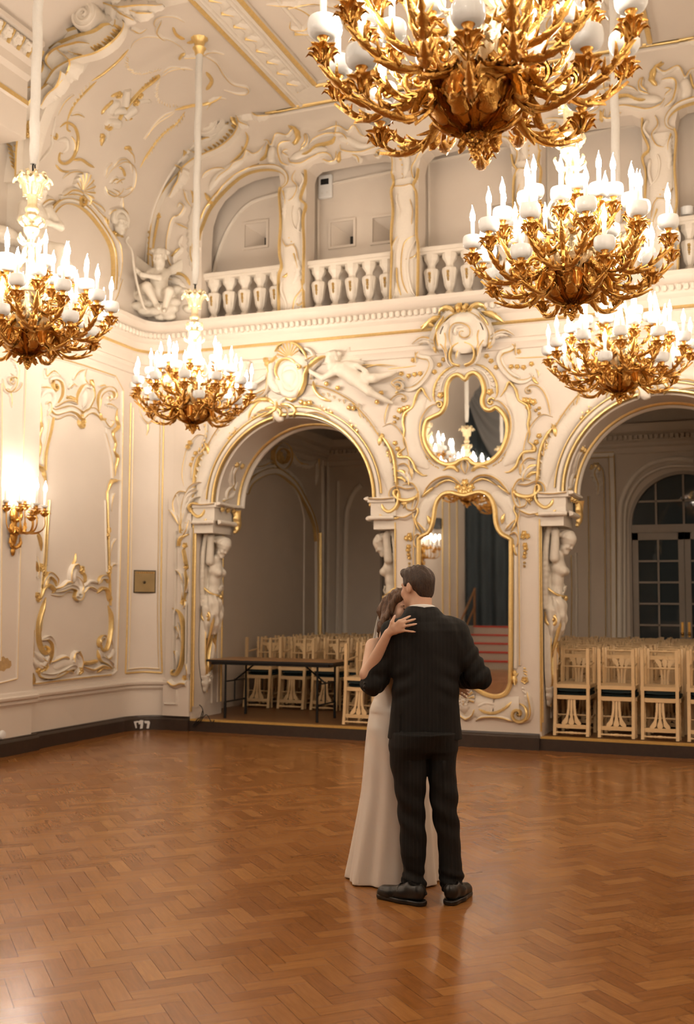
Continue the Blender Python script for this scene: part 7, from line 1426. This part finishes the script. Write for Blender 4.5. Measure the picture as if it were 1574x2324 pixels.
# ================================================================ plaster figures: caryatids and putti
def rot_x(c): return c
def make_caryatid():
    """half figure bearing the impost; local: +X away from the jamb, +Y towards the camera side (front of the wall is -Y), Z from the floor of the arch"""
    c = Clay((-.06, -.26, .28), (.42, .30, 2.44), .0085)
    # skirt and scroll bracket tapering to the base
    c.loft([(1.02, .07, 0, .07, .09), (1.14, .10, 0, .10, .13), (1.28, .115, 0, .115, .145), (1.42, .11, 0, .11, .13), (1.52, .105, 0, .095, .105)], .03, fold=lambda an, Z, X, Y: .012*np.sin(an*9+Z*14)+.008*np.sin(an*5-Z*30))
    c.cap((.17, -.04, 1.42), (.11, .02, 1.10), .07, .045, .04); c.cap((.08, -.12, 1.36), (.07, -.08, 1.0), .05, .025, .03); c.cap((.16, .08, 1.3), (.07, .06, .98), .05, .02, .03); c.cap((.06, .10, 1.42), (.04, .10, .92), .05, .03, .03)
    # torso leaning out under the load
    c.ell((.12, 0, 1.56), (.085, .105, .10), .03); c.ell((.135, -.0, 1.70), (.075, .095, .10), .05); c.ell((.15, .0, 1.84), (.085, .125, .105), .05); c.ell((.215, -.055, 1.80), (.05, .052, .05), .03); c.ell((.215, .055, 1.80), (.05, .052, .05), .03); c.ell((.14, 0, 1.96), (.07, .13, .06), .05)
    # head bowed forward, arms: one raised behind the head, one across the waist
    c.cap((.16, .0, 1.98), (.215, -.01, 2.06), .045, .042, .03)
    hd = np.array((.25, -.015, 2.12)); P, R = sculpt_head(c, hd, (.75, -.35, -.58), (.55, -.1, .8), .95, True, ears=False)
    c.ell(P(0, -.02, .05), (.09, .105, .085), .02, R=R); c.cap(P(-.07, .03, .06), P(.07, .03, .06), .022, None, .01)
    for k in range(9): a = PI*k/8; [c.ell(P(.088*cos(a), -.02-.05*j, .055+.062*sin(a)-.02*j), (.03, .03, .03), .006) for j in (0, 1, 2)]
    c.cap((.13, -.13, 1.94), (.15, -.15, 2.22), .052, .042, .03); c.cap((.15, -.15, 2.22), (.10, .0, 2.36), .042, .032, .02); c.cap((.10, .0, 2.36), (.12, .06, 2.38), .03, .022, .015)
    c.cap((.12, .13, 1.94), (.10, .17, 1.74), .05, .042, .03); c.cap((.10, .17, 1.74), (.20, .06, 1.60), .042, .03, .02)
    w = np.array((.20, .06, 1.60)); kn = [w+np.array(q) for q in ((.02, -.05, .02), (.025, -.055, .0), (.022, -.052, -.02), (.012, -.045, -.036))]; sculpt_hand(c, w, kn, [p+np.array((-.005, -.055, -.02)) for p in kn], (w+(.015, -.01, .015), w+(.03, -.03, .03), w+(.03, -.06, .035)), r=.010)
    # drapery swept up behind
    for k in range(7):
        y = -.14+.045*k; C_ = catmull([np.array(q) for q in ((.02, y+.03, 1.40), (.03, y+.02*sin(k), 1.75), (.04, y, 2.05), (.08, y*.8, 2.32), (.12, y*.5, 2.40))], .06)
        for i in range(len(C_)-1): c.cap(C_[i], C_[i+1], .030, None, .015)
    c.ell((.06, 0, 2.40), (.12, .16, .06), .03); c.cap((.03, 0, 1.3), (.02, 0, 2.4), .10, .10, .05, flat=((1, 0, 0), .4))
    c.cut(lambda X, Y, Z: np.maximum(-X-.004+0*Z, Z-2.39))
    c.push((-.06, -.26, .28), (.42, .30, 2.44), lambda X, Y, Z: .004*np.sin(Y*75+X*30+Z*16)*(Z < 1.54))
    me = c.mesh('figure', 2); me.materials.append(M['stone']); fig = link('figure', me, None, True, 180)
    # bracket with a gilt volute and a pendant of foliage, gilt girdle
    r = Relief(None); n1 = np.array([1.0, 0, 0]); q = lambda y, z, x=.02: (np.array([x, y, z]), n1)
    r.rb([q(-.12, 1.32), q(-.02, 1.36), q(.06, 1.28), q(.05, 1.05, .03), q(.0, .8), q(-.03, .62), q(0, .45)], .12, .10, 'E'); r.rb([q(-.10, 1.30), q(-.12, 1.0), q(-.11, .7), q(-.06, .45)], .06, .07, 'K'); 
    r.leaf([q(.02, .98, .05), q(.05, .85, .07), q(.02, .66, .05), q(.03, .5, .03)], .16, .08, 'C', 9); r.leaf([q(-.02, .62), q(-.02, .46), q(0, .30)], .15, .09, 'C', 8); r.leaf([q(.05, .72), q(.02, .55), q(.04, .36)], .11, .09, 'K', 7)
    for k, (y, z) in enumerate(((.02, .95), (.04, .9), (0, .86), (.0, .55), (.03, .5), (-.03, .52), (0, .45))): r.flower(0, 0, .038, 'C', P=q(y, z, .08))
    br = r.mb.build('bracket', ['stone', 'gild'], None, True, 50)
    g = MB(); sp_ = lambda r_, tn, s0: [np.array((.10+.0, -.115, 1.26))+np.array((r_*(1-t*.85)*cos(s0+tn*2*PI*t), -.012, r_*(1-t*.85)*sin(s0+tn*2*PI*t))) for t in np.linspace(0, 1, 30)]
    g.tube(sp_(.075, 1.6, PI/2), [.026-.014*t for t in np.linspace(0, 1, 30)], 8); g.tube([(.10, -.115, 1.335), (.16, -.11, 1.30), (.175, -.10, 1.2), (.12, -.09, 1.0), (.06, -.08, .8)], [.022, .024, .024, .018, .01], 8)
    g.sphere((.10, -.125, 1.26), .028, 10); vo = g.build('volute', 'gild', None)
    b = MB(); C_ = catmull([np.array(p) for p in ((.03, .10, 1.62), (.12, .12, 1.555), (.205, .05, 1.52), (.215, -.04, 1.515), (.13, -.115, 1.55), (.04, -.12, 1.62))], .02); b.tube(C_, .013, 8); b.sphere((.225, 0, 1.50), .032, 10); b.tube([(.22, 0, 1.49), (.21, .0, 1.43), (.20, 0, 1.37)], [.02, .016, .006], 8); gi = b.build('girdle', 'gild', None)
    return [fig, br, vo, gi]
parts = make_caryatid()
def place_caryatid(c, s, lab, yoff):
    """s = -1: stands on the left jamb facing right; s = 1: mirrored on the right jamb"""
    t = thing('caryatid', lab, 'statue', (c+s*AW, YB+yoff, .15))
    for p in parts:
        me = p.data.copy() if s > 0 else p.data
        if s > 0: me.transform(Matrix.Scale(-1, 4, (1, 0, 0))); me.flip_normals()
        o = bpy.data.objects.new(p.name.split('.')[0], me); COL.objects.link(o); o.parent = t
    return t
place_caryatid(A1, -1, 'white stone caryatid carrying the left arch on its left jamb, behind the table end', .30)
place_caryatid(A1, 1, 'white stone caryatid on the right jamb of the left arch, above the bride\'s head', .26)
place_caryatid(A2, -1, 'white stone caryatid on the left jamb of the right arch beside the tall mirror', .27)
for p in parts: bpy.data.objects.remove(p)
# ---- putti
def putto(lo, hi, J, name, res=.009, wings=True, extra=None, hf=None):
    c = Clay(lo, hi, res); g = lambda k: np.array(J[k], float)
    c.ell(g('belly'), (.095, .09, .10), .05); c.ell(g('chest'), (.095, .085, .09), .06); c.cap(g('belly'), g('chest'), .085, .085, .05); c.cap(g('chest'), g('neck'), .05, .045, .04)
    sculpt_head(c, g('head'), hf or (0, -1, -.15), (0, 0, 1), 1.0, True)
    for k in range(16): a = k*2.4; h = g('head'); rr = .085*math.sqrt(k/16); c.ell(h+np.array((rr*cos(a)*1.05, .02+rr*sin(a)*.9, .085-.35*rr)), (.035, .035, .03), .012)
    for s in 'LR':
        c.cap(g('sh'+s), g('el'+s), .042, .034, .03); c.cap(g('el'+s), g('ha'+s), .034, .024, .02); c.ell(g('ha'+s), (.030, .026, .026), .015)
        d = (g('ha'+s)-g('el'+s)); d /= np.linalg.norm(d)
        for k in range(4): b = g('ha'+s)+np.array((0, -.006, .022-.014*k)); c.cap(b, b+d*.045, .0105, .008, .006)
        c.cap(g('hi'+s), g('kn'+s), .068, .052, .04); c.cap(g('kn'+s), g('an'+s), .05, .03, .03); c.cap(g('an'+s), g('to'+s), .03, .02, .02)
    if extra: extra(c)
    return c
# seated cupid in the corner above the cornice, with his bow and a cloud of drapery
p0 = m_back(345, 690)[0]
CX0, CY0, CZ0 = -7.13, YB-.26, 5.12
# local frame turned to face the room diagonally
def cupid_extra(c):
    for k in range(40): a = k*1.9; c.ell((-.02+.40*cos(a)*((k % 5)/5+.35), .10+.05*sin(k), .08+.30*abs(sin(a*1.3))*((k % 4)/4+.3)), (.075, .06, .05), .02)
    for s in (-1, 1):
        for k in range(5): a0 = .5+.22*k; b = np.array((s*.06, .09, .56)); c.cap(b, b+np.array((s*.30*cos(a0-.9), .05, .27*sin(a0-.2))), .035, .014, .02, flat=((0, 1, 0), .5))
    c.cut(lambda X, Y, Z: -Z+.0)
cu_ = putto((-.55, -.36, -.02), (.5, .25, 1.0), dict(belly=(0, -.02, .34), chest=(.0, -.02, .49), neck=(.0, -.03, .60), head=(.0, -.06, .70), shL=(.09, -.03, .54), elL=(.0, -.17, .43), haL=(-.16, -.20, .44), shR=(-.09, -.03, .54), elR=(-.17, -.12, .45), haR=(-.25, -.17, .50), hiL=(.06, -.03, .27), knL=(.11, -.22, .27), anL=(.06, -.24, .06), toL=(.06, -.31, .03), hiR=(-.06, -.03, .27), knR=(-.13, -.22, .31), anR=(-.02, -.26, .10), toR=(.0, -.33, .05)), 'figure', extra=cupid_extra, hf=(-.35, -.9, -.3))
for k in (0,): pass
t = thing('cupid_statue', 'white plaster cupid with a bow seated on the cornice in the room corner', 'statue', (CX0, CY0, CZ0), .55)
cu_.obj('figure', 'stone', t); b = MB(); b.tube(catmull([np.array(q) for q in ((-.34, -.20, .86), (-.36, -.20, .80), (-.30, -.22, .70), (-.27, -.22, .50), (-.22, -.20, .28), (-.16, -.18, .10), (-.12, -.18, .06))], .02), .014, 8); b.build('bow', 'stone', t); t.scale = (1.14, 1.14, 1.14)
# flying putti either side of the cartouche above the left arch
def fly_extra(c):
    for s in (-1, 1):
        for k in range(5): b = np.array((.05, .02, .14)); c.cap(b, b+np.array((.10+.05*k, .02, .16-.05*k+.02*s)), .03, .012, .02, flat=((0, 1, 0), .5))
    c.cut(lambda X, Y, Z: Y-.06)
fl = putto((-.42, -.2, -.62), (.85, .14, .34), dict(belly=(.22, 0, -.06), chest=(.10, -.02, .03), neck=(.03, -.03, .09), head=(-.03, -.04, .17), shL=(.14, -.03, .10), elL=(.28, -.05, .07), haL=(.38, -.06, .0), shR=(.02, -.05, .02), elR=(-.15, -.07, -.06), haR=(-.29, -.06, .02), hiL=(.30, .0, -.08), knL=(.50, -.05, -.10), anL=(.68, -.02, -.06), toL=(.75, 0, -.03), hiR=(.28, -.02, -.13), knR=(.44, -.07, -.26), anR=(.62, -.03, -.36), toR=(.70, 0, -.40)), 'figure', extra=fly_extra, hf=(-.6, -.75, -.2))
pc = on_y(757, 830, YB-.05); ph = on_y(760, 825, YB-.05)
o = fl.obj('putto_relief', 'stone'); o.location = (ph[0]+.03, YB-.075, ph[2]-.13); tag(o, 'white plaster putto flying at the right of the cartouche over the left arch', 'statue')
me = o.data.copy(); me.transform(Matrix.Scale(-1, 4, (1, 0, 0))); me.flip_normals(); q = bpy.data.objects.new('putto_relief', me); COL.objects.link(q); cxm = on_y(665, 840, YB)[0]; q.location = (2*cxm-o.location[0]-.05, YB-.055, ph[2]-.15); tag(q, 'white plaster putto left of the cartouche, half hidden by the corner chandelier', 'statue')
# seated figure at the left of the lunette and the small mask at its right
s2 = putto((-.5, -.4, -.3), (.5, .3, 1.0), dict(belly=(0, -.02, .30), chest=(.0, -.02, .47), neck=(.0, -.03, .60), head=(.0, -.05, .71), shL=(.11, -.03, .55), elL=(.17, -.13, .40), haL=(.04, -.20, .38), shR=(-.11, -.03, .55), elR=(-.17, -.13, .38), haR=(-.03, -.19, .36), hiL=(.07, -.03, .22), knL=(.15, -.20, .18), anL=(.10, -.22, -.06), toL=(.12, -.29, -.08), hiR=(-.07, -.03, .22), knR=(-.13, -.20, .15), anR=(-.04, -.24, -.08), toR=(-.03, -.31, -.1)), 'figure', extra=lambda c: [c.ell((.28*cos(k*1.7), .06, .10+.2*sin(k*2.3)), (.10, .06, .07), .03) for k in range(14)])
p = on_x(38, 530, XL+.18); o = s2.obj('seated_putto', 'stone'); o.location = (XL+.40, p[1], p[2]-.45); o.rotation_euler = (0, 0, PI/2-.5); o.scale = (1.25, 1.25, 1.25); tag(o, 'white plaster figure seated left of the lunette behind the left chandelier', 'statue')
hm = Clay((-.2, -.2, -.25), (.2, .2, .25), .007); sculpt_head(hm, np.array((0, 0, 0)), (0, -1, -.25), (0, -.2, 1), 1.15, True)
for k in range(18): a = PI*(k/17)*1.3-.5; hm.ell((.105*cos(a), -.02, .03+.105*sin(a)), (.035, .04, .035), .012)
p, n = m_cove(263, 505); o = hm.obj('mask_head', 'stone'); o.location = p+n*.05; o.rotation_euler = (0, 0, PI/2-.35); tag(o, 'white plaster child\'s head in the carved frame right of the lunette', 'statue')
